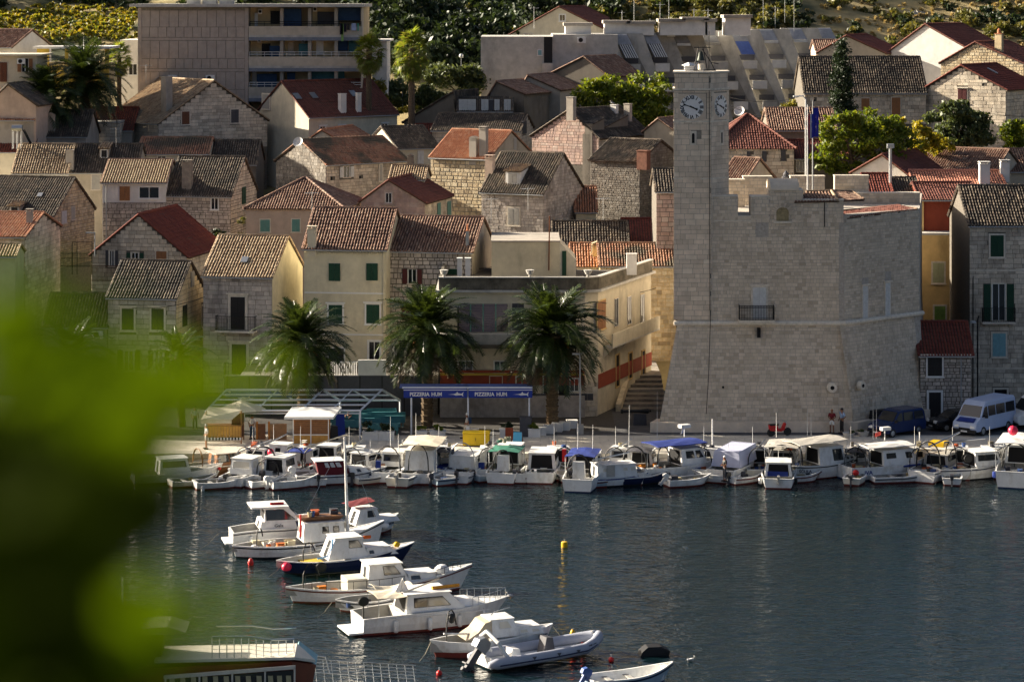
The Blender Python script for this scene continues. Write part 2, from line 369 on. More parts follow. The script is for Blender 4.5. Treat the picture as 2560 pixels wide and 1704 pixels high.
# ---------------------------------------------------------------- houses
NB = [0]
class House:
    def __init__(s, label, x0, x1, xs, Y, ye, yr, ridge='x', Dp=8.0, wall=PL_CREAM, stone=None, ch=.30, sw=.52, rough=False, joint=.035, roof=T_DARK, amp=.075, tw=.23, tl=.40, jit=.012, yb=None, yaw=None, name='stone_house', cat='house', oh=.22, verge=.12, pk=.5, sides='FRL', limit=300, limR=300, shed=0, group=None, wallR=None, stoneR=0, gutter=True, trimc=None, hipR=True, par=.0, back=True, cap=None):
        NB[0] += 1; s.seed = NB[0]; s.yb = yb
        right = xs is None or xs >= x1
        Xn = ((x1 if right else x0)-1280)*Y/F
        def geo(th):
            c, sn = math.cos(th), math.sin(th)
            if right:   # near corner = front right
                k = (x0-1280)/F; W = (Xn-k*Y)/(c-k*sn); W = W
                P1 = Vector((Xn, Y)); P0 = P1-Vector((c, sn))*W
                B = P1+Vector((-sn, c))*Dp
            else:
                k = (x1-1280)/F; W = (k*Y-Xn)/(c-k*sn)
                P0 = Vector((Xn, Y)); P1 = P0+Vector((c, sn))*W; B = P0+Vector((-sn, c))*Dp
            return P0, W, 1280+F*B.x/B.y
        if yaw is None:
            if xs is None: th = 0
            else:
                a, b = R(-75), R(75)
                for _ in range(40):
                    m = (a+b)/2; P0, W, xx = geo(m)
                    if xx > xs: a = m
                    else: b = m
                th = (a+b)/2
        else: th = R(yaw)
        P0, W, _x = geo(th)
        s.th = th; s.W = W; s.D = Dp
        zb = min(ground(P0.y), ground(Y))-.3; s.zb = zb
        ze = HC-ye*Y/F-zb
        c, sn = math.cos(th), math.sin(th)
        if ridge == 'x':
            near = Vector((Xn, Y))+Vector((-sn, c))*Dp*pk; zr = HC-yr*near.y/F-zb
        elif ridge == 'y': near = P0+Vector((c, sn))*W*pk; zr = HC-yr*near.y/F-zb
        elif ridge == 'hip': near = Vector((Xn, Y))+Vector((-sn, c))*Dp*.5; zr = HC-yr*near.y/F-zb
        else: zr = HC-yr*Y/F-zb
        if ridge in ('x', 'y', 'hip'): zr = max(zr, ze+.4)
        s.ze = ze; s.zr = zr
        s.T = T = thing(name, label, cat, (P0.x, P0.y, zb), th, group)
        s.Mi = (Matrix.Translation((P0.x, P0.y, zb))@Matrix.Rotation(th, 4, 'Z')).inverted(); s.Mw = s.Mi.inverted()
        D = Dp
        pkF = (pk, zr) if ridge == 'y' else None; pkS = (pk, zr) if ridge == 'x' else None
        s.F = Face((0,0,0), (1,0,0), (0,-1,0), W, 0, ze, pkF)
        s.Rt = Face((W,0,0), (0,1,0), (1,0,0), D, 0, ze, pkS)
        s.L = Face((0,0,0), (0,1,0), (-1,0,0), D, 0, ze, pkS)
        # wall body
        wl = MB()
        if ridge == 'x': wl.prism([(0,0,0),(0,D,0),(0,D,ze),(0,D*pk,zr-.06),(0,0,ze)], (W,0,0))
        elif ridge == 'y': wl.prism([(0,0,0),(W,0,0),(W,0,ze),(W*pk,0,zr-.06),(0,0,ze)], (0,D,0))
        else: wl.box(0, W, 0, D, 0, ze)
        wmat = wall if not stone else (MO_DARK if wall is PL_CREAM else wall)
        if wallR is not None and ridge == 'x':   # a differently finished side
            s.wall = wl.build('wall', wmat, T)
            e = MB(); sd_ = s.Rt if right else s.L; xx = W+.012 if right else -.012
            e.prism([(xx,0,0),(xx,D,0),(xx,D,ze),(xx,D*pk,zr-.06),(xx,0,ze)], (.012 if right else -.012,0,0)); e.build('side_wall', wallR, T)
        else: s.wall = wl.build('wall', wmat, T)
        s.stone = stone; s.stargs = dict(ch=ch, sw=sw, rough=rough, joint=joint); s.limit = limit; s.right = right; s.stoneR = stoneR; s.limR = limR
        # roof
        o = oh; g = verge; sd0 = s.seed
        if ridge in ('x', 'y'):
            if ridge == 'x':
                sl1 = (zr-ze)/(D*pk); sl2 = (zr-ze)/(D*(1-pk))
                A, B_, C, D_ = (-g,-o,ze-o*sl1+.03), (W+g,-o,ze-o*sl1+.03), (W+g,D*pk,zr+.03), (-g,D*pk,zr+.03)
                E, G = (W+g,D+o,ze-o*sl2+.03), (-g,D+o,ze-o*sl2+.03)
            else:
                sl1 = (zr-ze)/(W*pk); sl2 = (zr-ze)/(W*(1-pk))
                # right slope = A,B,C,D ; left slope = D,C,E,G
                A, B_, C, D_ = (W+o,-g,ze-o*sl2+.03), (W+o,D+g,ze-o*sl2+.03), (W*pk,D+g,zr+.03), (W*pk,-g,zr+.03)
                E, G = (-o,D+g,ze-o*sl1+.03), (-o,-g,ze-o*sl1+.03)
            dk = MB(); th_ = Vector((0,0,-.10))
            for q in ((A,B_,C,D_), (D_,C,E,G)):
                dk.prism(q, th_)
            rf = dk.build('roof', DECK, T); s.roof = rf
            me = tile_mesh('roof_tiles', A, B_, C, D_, roof, tw, tl, amp, jit=jit, seed=sd0); add_mesh('roof_tiles', me, rf, 'stuff')
            if ridge == 'y' or back:
                me = tile_mesh('roof_tiles', E, G, D_, C, roof, tw, tl, amp, jit=jit, seed=sd0+50); add_mesh('roof_tiles', me, rf, 'stuff')
            rt = MB(); nseg = max(3, int((Vector(C)-Vector(D_)).length/.42)); P, Q = Vector(D_)+Vector((0,0,.05)), Vector(C)+Vector((0,0,.05))
            for i in range(nseg): rt.tube([P.lerp(Q, i/nseg)+Vector((0,0,.02)), P.lerp(Q, (i+1.05)/nseg)], [.13,.11], 6, r=rng.uniform(.01,1))
            for a_, b_ in ((A, D_), (G, D_), (B_, C), (E, C)):
                a_, b_ = Vector(a_), Vector(b_); k = max(3, int((b_-a_).length/.42))
                for i in range(k): rt.tube([a_.lerp(b_, i/k)+Vector((0,0,.07)), a_.lerp(b_, (i+1.04)/k)+Vector((0,0,.045))], [.085,.07], 5, r=rng.uniform(.01,1))
            rt.build('ridge_tiles', cap or roof, rf, kind='stuff')
            s.slope = (Vector(A), Vector(B_), Vector(C), Vector(D_))
            if gutter and ridge == 'x':
                MB().tube([(-g, -o-.05, A[2]-.05), (W+g, -o-.05, A[2]-.05)], .055, 6).build('gutter', PVC, T)
            ev = MB()
            if ridge == 'x': ev.box(.0, W, -o+.03, -.002, ze-.12, ze-.02)
            else: ev.box(W+.002, W+o-.03, 0, D, ze-.16, ze-.06)
            ev.build('eaves', WOODE if not stone else ST_TRIM, T)
        elif ridge == 'hip':
            hd = min(D/2, W/2)*.98
            z0_ = ze-.02; A, B_, C, D_ = (-o,-o,z0_), (W+o,-o,z0_), (W+o,D+o,z0_), (-o,D+o,z0_); E, G = (hd,D/2,zr), (W-hd,D/2,zr)
            dk = MB(); dk.add([A,B_,C,D_,E,G], [(0,1,5,4),(1,2,5),(2,3,4,5),(3,0,4),(3,2,1,0)])
            rf = dk.build('roof', DECK, T); s.roof = rf
            for i, (a_, b_, c_, d_) in enumerate(((A,B_,G,E), (B_,C,G,G), (D_,A,E,E), (C,D_,E,G))):
                me = tile_mesh('roof_tiles', a_, b_, c_, d_, roof, tw, tl, amp, jit=jit, seed=sd0+i)
                if me: add_mesh('roof_tiles', me, rf, 'stuff')
            rt = MB()
            for a_, b_ in ((A,E),(B_,G),(C,G),(D_,E),(E,G)):
                a_, b_ = Vector(a_)+Vector((0,0,.08)), Vector(b_)+Vector((0,0,.1)); k = max(2, int((b_-a_).length/.42))
                for i in range(k): rt.tube([a_.lerp(b_, i/k)+Vector((0,0,.02)), a_.lerp(b_, (i+1.04)/k)], [.12,.10], 6, r=rng.uniform(.01,1))
            rt.build('ridge_tiles', cap or roof, rf, kind='stuff'); s.slope = (Vector(A), Vector(B_), Vector(G), Vector(E))
        elif ridge == 'shed':    # monopitch, high at the back
            A, B_, C, D_ = (-g,-o,ze+.03), (W+g,-o,ze+.03), (W+g,D+.1,zr+.03), (-g,D+.1,zr+.03)
            MB().prism([(0,0,ze-.05),(0,D,zr-.06),(0,D,ze-.05)], (W,0,0)).build('upper_wall', wmat, T)
            rf = MB().prism((A,B_,C,D_), (0,0,-.1)).build('roof', DECK, T); s.roof = rf
            add_mesh('roof_tiles', tile_mesh('roof_tiles', A, B_, C, D_, roof, tw, tl, amp, jit=jit, seed=sd0), rf, 'stuff')
            rt = MB()
            for a_, b_ in ((A, D_), (B_, C), (D_, C)):
                a_, b_ = Vector(a_), Vector(b_); k = max(3, int((b_-a_).length/.42))
                for i in range(k): rt.tube([a_.lerp(b_, i/k)+Vector((0,0,.08)), a_.lerp(b_, (i+1.04)/k)+Vector((0,0,.05))], [.1,.08], 5, r=rng.uniform(.01,1))
            rt.build('ridge_tiles', roof, rf, kind='stuff'); s.slope = (Vector(A), Vector(B_), Vector(C), Vector(D_))
        elif ridge == 'flat':
            rf = MB().box(-par, W+par, -par, D+par, ze+.002, ze+.18).build('roof', trimc or PL_CONC, T); s.roof = rf
    def face(s, f): return {'F': s.F, 'R': s.Rt, 'L': s.L}[f]
    def win(s, f, xl, xr, yt, yb, style='shut', col='green', **k):
        fc = s.face(f); ym = (yt+yb)/2; xm = (xl+xr)/2
        u0, u1 = sorted((fc.uv(xl, ym, s.Mi)[0], fc.uv(xr, ym, s.Mi)[0])); v1 = fc.uv(xm, yt, s.Mi)[1]; v0 = fc.uv(xm, yb, s.Mi)[1]
        return add_window(s.T, fc, u0, u1, v0, v1, style, col, **k)
    def chim(s, xl, xr, yt, ybot, mat=PL_GREY, depth=None, cap='slab', t=.75, label=None, dy=.3):
        """chimney standing on the front slope; foot given in the picture"""
        A, B, C, D = s.slope; n = (B-A).cross(D-A).normalized()
        c = s.Mi@Vector((0,0,HC)); xm = (xl+xr)/2
        d = (s.Mi@(Vector((0,0,HC))+Vector(((xm-1280)/F, 1, -ybot/F))))-c
        p = c+d*((A-c).dot(n)/d.dot(n)); Yw = (s.Mw@p).y
        w = (xr-xl)*Yw/F; h = (ybot-yt)*Yw/F; dd = depth or w*t
        mb = MB().box(p.x-w/2, p.x+w/2, p.y+.01, p.y+dd, p.z-.6, p.z+h*.93)
        ch_ = mb.build('chimney', mat, s.roof, label=label)
        z = p.z+h*.93; x0, x1, y0, y1 = p.x-w/2, p.x+w/2, p.y, p.y+dd
        q = MB()
        if cap == 'slab':
            q.box(x0-.05, x1+.05, y0-.05, y1+.05, z, z+.06)
            for a in (x0+.03, x1-.09): 
                q.box(a, a+.06, y0+.02, y1-.02, z+.06, z+.2)
            q.box(x0-.06, x1+.06, y0-.06, y1+.06, z+.2, z+.26)
        elif cap == 'tile':
            q.box(x0-.03, x1+.03, y0-.03, y1+.03, z, z+.05)
            q.prism([(x0-.04,y0-.04,z+.17),(x1+.04,y0-.04,z+.17),((x0+x1)/2,y0-.04,z+.36)], (0,dd+.08,0)); q.box(x0+.02, x1-.02, y0+.05, y1-.05, z+.05, z+.17)
        elif cap == 'pot':
            q.box(x0-.04, x1+.04, y0-.04, y1+.04, z, z+.06); q.lathe([(w*.3,0),(w*.24,.35),(w*.3,.37),(.02,.55)], 8, ((x0+x1)/2,(y0+y1)/2,z+.06))
        else: q.box(x0-.04, x1+.04, y0-.04, y1+.04, z, z+.07)
        put(q, Matrix()).build('chimney_cap', TERRA if cap in ('pot',) else mat, s.roof)
        return ch_
    def onslope(s, px, py):
        A, B, C, D = s.slope; n = (B-A).cross(D-A).normalized(); c = s.Mi@Vector((0,0,HC))
        d = (s.Mi@(Vector((0,0,HC))+Vector(((px-1280)/F, 1, -py/F))))-c
        return c+d*((A-c).dot(n)/d.dot(n)), n, (B-A).normalized()
    def skylight(s, px, py, w=.7, h=.95):
        p, n, u = s.onslope(px, py); v = n.cross(u); M = Matrix.Translation(p+n*.1)@Matrix((u, v, n)).transposed().to_4x4()
        f_ = put(MB().box(-w/2, w/2, -h/2, h/2, 0, .08), M).build('skylight', STEEL, s.roof)
    def dormer(s, xl, xr, yt, yb, col='grey', roof=None, wallm=PL_GREY, style='shut'):
        """small gabled or sloping dormer on the front slope: front face given by picture rectangle"""
        p, n, u = s.onslope((xl+xr)/2, yb); Yw = (s.Mw@p).y; w = (xr-xl)*Yw/F; h = (yb-yt)*Yw/F
        A, B, C, D = s.slope; sl = (D.z-A.z)/max(.1, (D.y-A.y)); L = h/max(.15, sl-.22)
        L = min(L, (D.y-p.y))
        x0, x1 = p.x-w/2, p.x+w/2
        zt = p.z+h
        b = MB().prism([(x0,p.y,p.z-.1),(x0,p.y,zt),(x0,p.y+L,zt+.22*L),(x0,p.y+L,p.z+sl*L-.1)], (w,0,0)).build('dormer', wallm, s.roof)
        fc = Face((x0,p.y,p.z), (1,0,0), (0,-1,0), w, 0, h)
        add_window(s.T, fc, w*.2, w*.8, h*.12, h*.82, style, col, trim=WHITE, tw=.06, sill=False, kind='dormer_window')
        a, bq, c_, d_ = (x0-.15,p.y-.2,zt), (x1+.15,p.y-.2,zt), (x1+.15,p.y+L+.1,zt+.22*L+.02), (x0-.15,p.y+L+.1,zt+.22*L+.02)
        MB().prism((a,bq,c_,d_), (0,0,-.06)).build('dormer_roof', DECK, s.roof)
        add_mesh('dormer_tiles', tile_mesh('dormer_tiles', a, bq, c_, d_, roof or T_TAN, .23, .4, .07, seed=s.seed+9), s.roof, 'stuff')
    def finish(s):
        if not s.stone: return s
        yb = s.yb or 1e9
        fs = [(s.F, s.limit)]
        if s.right is True and 'x': fs.append((s.Rt, s.limR))
        if not s.right: fs.append((s.L, s.limR))
        for i, (fc, lim) in enumerate(fs):
            st = s.stone
            if i == 1:
                if s.stoneR is None: continue
                if s.stoneR: st = s.stoneR
            wp = s.Mw@(fc.o+fc.u*fc.w*.5); zlow = HC-yb*wp.y/F-s.zb-.4 if s.yb else 0
            n = fc.n; cen = wp; view = (Vector((0,0,HC))-cen)
            nw = (s.Mw.to_3x3()@n)
            if nw.dot(view) <= 0: continue
            top = fc.peak[1]-.18 if fc.peak else fc.z1-.02
            lay_stones(s.wall, (fc.o, fc.u, fc.v, fc.n), max(.0, zlow), top, fc.lo, fc.hi, st, openings=fc.open, limit=lim, seed=s.seed*3+i, **s.stargs)
        return s
# ================================================================ SETTING: water, quay, terrain
def water_mat():
    m, n, l, b = nmat('harbour water')
    b.inputs['Base Color'].default_value = (.003, .011, .014, 1); b.inputs['Roughness'].default_value = .06; b.inputs['IOR'].default_value = 1.33
    ge = n.new('ShaderNodeNewGeometry'); last = None
    for sc_, st, dist, rot in ((.28, (1, 1.9, 1), .16, 8), (1.1, (1, 2.0, 1), .11, -8), (3.6, (1, 1.6, 1), .022, 14)):
        mp = n.new('ShaderNodeMapping'); mp.inputs['Scale'].default_value = st; mp.inputs['Rotation'].default_value = (0,0,R(rot)); l.new(ge.outputs['Position'], mp.inputs[0])
        nz = n.new('ShaderNodeTexNoise'); nz.inputs['Scale'].default_value = sc_; nz.inputs['Detail'].default_value = 2; nz.inputs['Distortion'].default_value = .4; l.new(mp.outputs[0], nz.inputs['Vector'])
        bp = n.new('ShaderNodeBump'); bp.inputs['Strength'].default_value = 1; bp.inputs['Distance'].default_value = dist; l.new(nz.outputs[0], bp.inputs['Height'])
        if last: l.new(last.outputs[0], bp.inputs['Normal'])
        last = bp
    l.new(last.outputs[0], b.inputs['Normal']); return m
wm = MB(); wm.add([(-700,-60,0),(700,-60,0),(700,174.95,0),(-700,174.95,0)], [(0,1,2,3)]); struct('water', wm, water_mat())
def ground_mat():
    m = varied('dry hillside earth', [(.34,.27,.13)], .25, .35, .95, .6, .0, weather=((.06,.07,.03), .06, .5))
    return m
gm = MB(); xs = [-500,-300]+list(range(-160, 161, 8))+[300, 500]; ys = [174.95,175.1,180,190,195,203,212]+list(range(222, 460, 6))+[500,600,700]
for Y in ys:
    for X in xs:
        z = gz(X, Y)
        gm.v.append((X, Y, z))
nx = len(xs)
for j in range(len(ys)-1):
    for i in range(nx-1): gm.f.append((j*nx+i, j*nx+i+1, (j+1)*nx+i+1, (j+1)*nx+i)); gm.r.append(0)
struct('hillside', gm, ground_mat(), True)
PAVE = varied('limestone paving', [(.66,.60,.49),(.70,.64,.53),(.60,.54,.44),(.68,.62,.51)], 1.5, .12, .75, .2, .3, .4, stain_col=(.22,.19,.15))
KERB = varied('quay edge stone', [(.50,.46,.38),(.56,.52,.44),(.44,.40,.33)], 2, .15, .8, .2, .3, 1)
qb = MB().box(-150, 150, 174.96, 206, -.5, .985); quay = struct('quay_pavement', qb, varied('paving joints', [(.24,.21,.17)], 4, .2, .9))
# paving slabs: real slabs with open joints; the nearest 300 in view are single pieces
sl = []; y = 176.0; k = 0
while y < 204:
    x = -46+(k%2)*.6
    while x < 46: sl.append((x, y)); x += 1.2
    y += 1.0; k += 1
su = MB().box(-.5,.5,-.5,.5,0,1).mesh('paving_slab', PAVE); smb = MB(); nsl = 0
sl.sort(key=lambda s: (s[1] > 183 or s[0] < -24 or s[0] > 24, rng.random()))
for (x, y) in sl:
    zt = .022+rng.uniform(0, .004)
    if nsl < 300: inst('paving_slab', su, quay, Matrix.Translation((x+.6,y+.5,.985))@Matrix.Diagonal((1.185,.985,zt,1))); nsl += 1
    else: smb.box(x+.008, x+1.192, y+.008, y+.992, .985, .985+zt, r=rng.uniform(.01,1))
smb.build('paving_slabs', PAVE, quay, kind='stuff')
kb = stone_unit(KERB, False, 1); x = -60.0
kmb = MB(); nk = 0
while x < 60:
    w = rng.uniform(1.0, 1.9)
    if -45 < x < 45: 
        o = MB().box(x, x+w-.025, 174.9, 175.98, .72, 1.03).build('edge_stone', KERB, quay)
    else: kmb.box(x, x+w-.025, 174.9, 175.98, .72, 1.03, r=rng.uniform(.01,1))
    x += w
kmb.build('edge_stones', KERB, quay, kind='stuff')
lay_stones(quay, (Vector((-48,174.955,-.1)), Vector((1,0,0)), Vector((0,0,1)), Vector((0,-1,0))), 0, .84, lambda v: 0, lambda v: 96, ST_GREY, ch=.42, sw=.9, joint=.04, limit=200, seed=5, proud=.04)
# ================================================================ CASTLE
def text_mesh(s, size, mat, ext=.01, align='CENTER', bold=0, sx=1.0, name='lettering', shear=0):
    cu = bpy.data.curves.new('t', 'FONT'); cu.body = s; cu.size = size; cu.extrude = ext; cu.align_x = align; cu.align_y = 'CENTER'; cu.offset = bold; cu.shear = shear
    cu.resolution_u = 2
    ob = bpy.data.objects.new('t', cu); COL.objects.link(ob); bpy.context.view_layer.update()
    me = bpy.data.meshes.new_from_object(ob.evaluated_get(bpy.context.evaluated_depsgraph_get())); me.name = name
    bpy.data.objects.remove(ob); bpy.data.curves.remove(cu)
    if sx != 1: me.transform(Matrix.Diagonal((sx,1,1,1)))
    me.materials.clear(); me.materials.append(mat); return me
def zof(py, Y): return HC-py*Y/F
def xof(px, Y): return (px-1280)*Y/F
castle = thing('castle', 'pale stone fortress with sloping base, moulded ledge and iron balcony behind the quay', 'castle', (18,185,.98))
CI = Matrix.Translation((-18,-185,-.98))
def cpart(mb, name, mat, parent=None, **k):
    put(mb, CI); return mb.build(name, mat, parent or castle, **k)
ZS = 8.67; ZT = 17.35
A = Vector((11.95,185,0)); B = Vector((24.0,185,0)); C = Vector((30.4,191,0)); D = Vector((33,206,0)); E = Vector((13.6,206,0))
A2 = Vector((10.45,184,0)); B2 = Vector((24.65,184,0)); C2 = Vector((30.8,189.76,0)); D2 = Vector((33.3,206,0)); E2 = Vector((13.0,206,0))
up = MB(); n_ = 5; ring = [A,B,C,D,E]; ring2 = [A2,B2,C2,D2,E2]
up.add([p+Vector((0,0,ZS)) for p in ring]+[p+Vector((0,0,ZT-.9)) for p in ring], [(i,(i+1)%5,5+(i+1)%5,5+i) for i in range(5)]+[(5,6,7,8,9)])
cw = cpart(up, 'wall', MO_CAS)
lowm = MB(); lowm.add([p+Vector((0,0,.9)) for p in ring2]+[p+Vector((0,0,ZS)) for p in ring], [(i,(i+1)%5,5+(i+1)%5,5+i) for i in range(5)])
lw = cpart(lowm, 'battered_base', MO_CAS)
def frame(p, q, z0, p2=None, z1=None):
    u = (q-p).normalized(); o = p+Vector((0,0,z0))
    if p2 is None: v = Vector((0,0,1)); h = z1-z0
    else:
        w = (p2+Vector((0,0,z1)))-o; w = w-u*w.dot(u); h = w.length; v = w/h
    n = u.cross(v); return (CI@o, u, v, n), h, (q-p).length
# upper front
fr, h, w = frame(A, B, ZS, z1=ZT-.9); 
cop = [(8.0,10.2,-.2,.0)]
u_ = lambda px, Y=185: xof(px, Y)-A.x
OPF = [(u_(1882),u_(1918),zof(772,185)-ZS,zof(714,185)-ZS), (u_(1890),u_(1921),zof(592,185)-ZS,zof(548,185)-ZS),(u_(1925),u_(1980),zof(560,185)-ZS,17.5-ZS)]
lay_stones(cw, fr, .12, h-.05, lambda v: 0, lambda v: w-.35, ST_CAS, ch=.25, sw=.33, joint=.022, openings=OPF, limit=110, seed=1, proud=.018)
# quoins at the corner
for z in np.arange(ZS+.15, ZT-1.0, .45):
    L = rng.choice((.55,.85)); 
# lower front, leaning
fr2, h2, w2 = frame(A2, B2, .98, A, ZS)
lo_ = lambda v: 1.5*v/h2; hi_ = lambda v: w2-.65*v/h2
lay_stones(lw, fr2, .0, h2-.12, lo_, hi_, ST_CAS, ch=.26, sw=.37, joint=.02, openings=[(xof(1890,184.6)-10.45,xof(1903,184.6)-10.45,zof(846,184.7)-.98,zof(819,184.7)-.98)], limit=110, seed=2, proud=.016)
# right side
fr3, h3, w3 = frame(B, C, ZS, z1=ZT-.9)
lay_stones(cw, fr3, .1, h3-.05, lambda v: .02, lambda v: w3, ST_CAS, ch=.23, sw=.34, joint=.024, openings=[(2.05,2.75,-.1,3.05),(4.7,5.4,.2,3.3)], limit=70, seed=3, proud=.018)
fr4, h4, w4 = frame(B2, C2, .98, B, ZS)
lay_stones(lw, fr4, 0, h4-.12, lambda v: -.35*v/h4, lambda v: w4-.2*v/h4, ST_CAS, ch=.25, sw=.36, joint=.024, limit=10, seed=4, proud=.018)
# string course (torus moulding) round front and side, footing plinth
st = MB(); ptsm = [A+Vector((-.25,-.08,ZS)), B+Vector((.04,-.10,ZS)), C+Vector((.25,-.05,ZS))]
st.tube(ptsm, .17, 8); cpart(st, 'string_course', ST_TRIM)
pl = MB(); pA = A2+Vector((-.55,-.45,0)); pB = B2+Vector((.15,-.45,0)); pC = C2+Vector((.15,-.3,0))
pl.prism([pA+Vector((0,0,.9)), pB+Vector((0,0,.9)), pC+Vector((0,0,.9)), C2+Vector((0,1,.9)), A2+Vector((0,1.2,.9))], (0,0,.82)); cpart(pl, 'footing', ST_TOWER)
# lightning conductor
cpart(MB().tube([(xof(1773,184.8),184.83,26.5),(xof(1775,184.8),184.83,10),(xof(1776,184.8),184.8,8.9),(xof(1771,184.4),184.2,5),(xof(1765,184),183.8,2.3)], .025, 5), 'lightning_cable', IRON)
def cblock(name, xl, xr, yt, yb, Y, dep, mat=ST_CAS, stones=True, ch=.27, sl=0, seed=0):
    x0, x1 = xof(xl,Y), xof(xr,Y); z1, z0 = zof(yt,Y), zof(yb,Y)
    m_ = MB(); m_.prism([(x0,Y,z0),(x1,Y,z0),(x1,Y,z1-sl),(x0,Y,z1)], (0,dep,0)); o = cpart(m_, name, MO_CAS if stones else mat)
    if stones:
        lay_stones(o, (CI@Vector((x0,Y,z0)), Vector((1,0,0)), Vector((0,0,1)), Vector((0,-1,0))), 0, z1-z0-sl, lambda v: 0, lambda v: x1-x0, mat, ch=ch, sw=.38, joint=.025, limit=0, seed=seed+40, proud=.016)
        cpart(MB().box(x0-.03, x1+.03, Y-.03, Y+dep+.03, z1-sl-.01, z1-sl+.05) if sl == 0 else MB().prism([(x0-.02,Y-.02,z1),(x1+.02,Y-.02,z1-sl),(x1+.02,Y-.02,z1-sl+.05),(x0-.02,Y-.02,z1+.05)], (0,dep,0)), 'coping', ST_TRIM)
    return o
Yc = 184.99
cblock('parapet_block', 1776, 1845, 491, 552, Yc, 1.4, seed=1, sl=-.0)
cblock('parapet_block', 1845, 1877, 541, 558, Yc, 1.3, seed=2)
cblock('merlon', 1877, 1925, 492, 556, Yc, 1.5, seed=3)
cblock('merlon', 1925, 2008, 476, 556, Yc+.002, 2.2, seed=4)
cblock('parapet_block', 2008, 2109, 500, 556, Yc+.003, 1.2, seed=5)
# tapered ledge left of the merlon, sloping coping
cpart(MB().prism([(xof(1785,Yc),Yc-.04,zof(553,Yc)),(xof(1877,Yc),Yc-.04,zof(553,Yc)),(xof(1877,Yc),Yc+1.3,zof(536,Yc)),(xof(1835,Yc),Yc+1.3,zof(536,Yc))], (0,0,.07)), 'coping', ST_TRIM)
# barrel vaulted turret
tv = MB(); x0, x1 = xof(1926,184.9), xof(1998,184.9); zv = zof(476,184.9)
prof = [(184.9,zv)]+[(184.9+1.5-1.5*math.cos(a), zv+.78*math.sin(a)) for a in np.linspace(.15, math.pi-.15, 9)]+[(187.9,zv)]
tv.prism([(x0,y,z) for y, z in prof], (x1-x0,0,0)); cpart(tv, 'vaulted_roof', ST_CAS)
# niche with arched head
nx0, nx1 = xof(1941,184.95), xof(1972,184.95); nz = zof(552,184.95)
ar = [(nx0,nz),(nx1,nz)]+[(lerp(nx1,nx0,.5)+(nx1-nx0)/2*math.cos(a), nz+.58+.42*math.sin(a)) for a in np.linspace(0, math.pi, 9)]
cpart(MB().prism([(x,184.955,z) for x, z in ar], (0,.03,0)), 'niche', varied('ochre niche render', [(.30,.24,.13)], 4, .3))
vo = MB(); cxm = (nx0+nx1)/2
for i in range(13):
    a = math.pi*i/12; ca, sa = math.cos(a), math.sin(a); M = Matrix.Translation((cxm+ca*.66, 184.90, nz+.55+sa*.58))@Matrix.Rotation(-a, 4, 'Y')
    vo.box(-.16,.16,-.03,.04,-.055,.055, M, r=rng.uniform(.01,1))
cpart(vo, 'arch_stones', ST_CAS)
cpart(MB().box(nx0-.2, nx1+.25, 184.85, 184.97, nz-.16, nz-.04), 'sill', ST_TRIM)
# small tiled roofs on the fortress
def croof(pts, amp=.06, mat=T_BRN, seed=3):
    pts = [CI@Vector(p) for p in pts]
    o = MB().prism(pts, (0,0,-.08)).build('small_roof', DECK, castle); add_mesh('roof_tiles', tile_mesh('roof_tiles', *pts, mat, .22, .38, amp, seed=seed), o, 'stuff')
    rt = MB(); rt.tube([pts[3]+Vector((0,0,.06)), pts[2]+Vector((0,0,.06))], .09, 6); rt.tube([pts[1]+Vector((0,0,.06)), pts[2]+Vector((0,0,.06))], .09, 6); rt.build('ridge_tiles', T_TAN, o)
Yr = 184.9
croof([(xof(1986,Yr),Yr,zof(505,Yr)), (xof(2095,Yr),Yr,zof(503,Yr)), (xof(2078,Yr+3.0),Yr+3.0,zof(478,Yr+3.0)), (xof(2015,Yr+3.0),Yr+3.0,zof(480,Yr+3.0))])
croof([(xof(2096,Yr),Yr,zof(503,Yr)), (xof(2160,187),187,zof(500,187)), (xof(2130,189),189,zof(480,189)), (xof(2079,Yr+3.0),Yr+3.0,zof(478,Yr+3.0))], seed=5)
croof([(B.x+.25,185.2,zof(545,185.2)), (C.x-.2,190.8,zof(524,190.8)), (C.x-1.6,192.2,zof(516,192.2)), (B.x-.3,187.2,zof(530,187.2))], mat=T_RED, seed=8)
# rear walls behind the terrace
def rblock(xl, xr, yt, yb, Y, dep=.8, seed=0): return cblock('rear_parapet', xl, xr, yt, yb, Y, dep, seed=seed+20)
rblock(1818, 1862, 450, 520, 192, seed=1); rblock(1858, 1930, 442, 530, 193.5, seed=2); rblock(1976, 2062, 441, 530, 195, seed=3)
rblock(2087, 2172, 440, 500, 196, seed=4); rblock(2085, 2300, 483, 560, 195.2, seed=5); 
cpart(MB().box(xof(2160,193), xof(2262,193), 193, 193.3, zof(520,193), zof(513,193)), 'coping', ST_TRIM)
# chimney-cowl pot behind
cpart(MB().lathe([(.32,0),(.34,.12),(.2,.2),(.24,.3),(.14,.45),(.04,.6)], 10, (xof(1965,196),196,zof(446,196))), 'roof_cowl', SH['slate'])
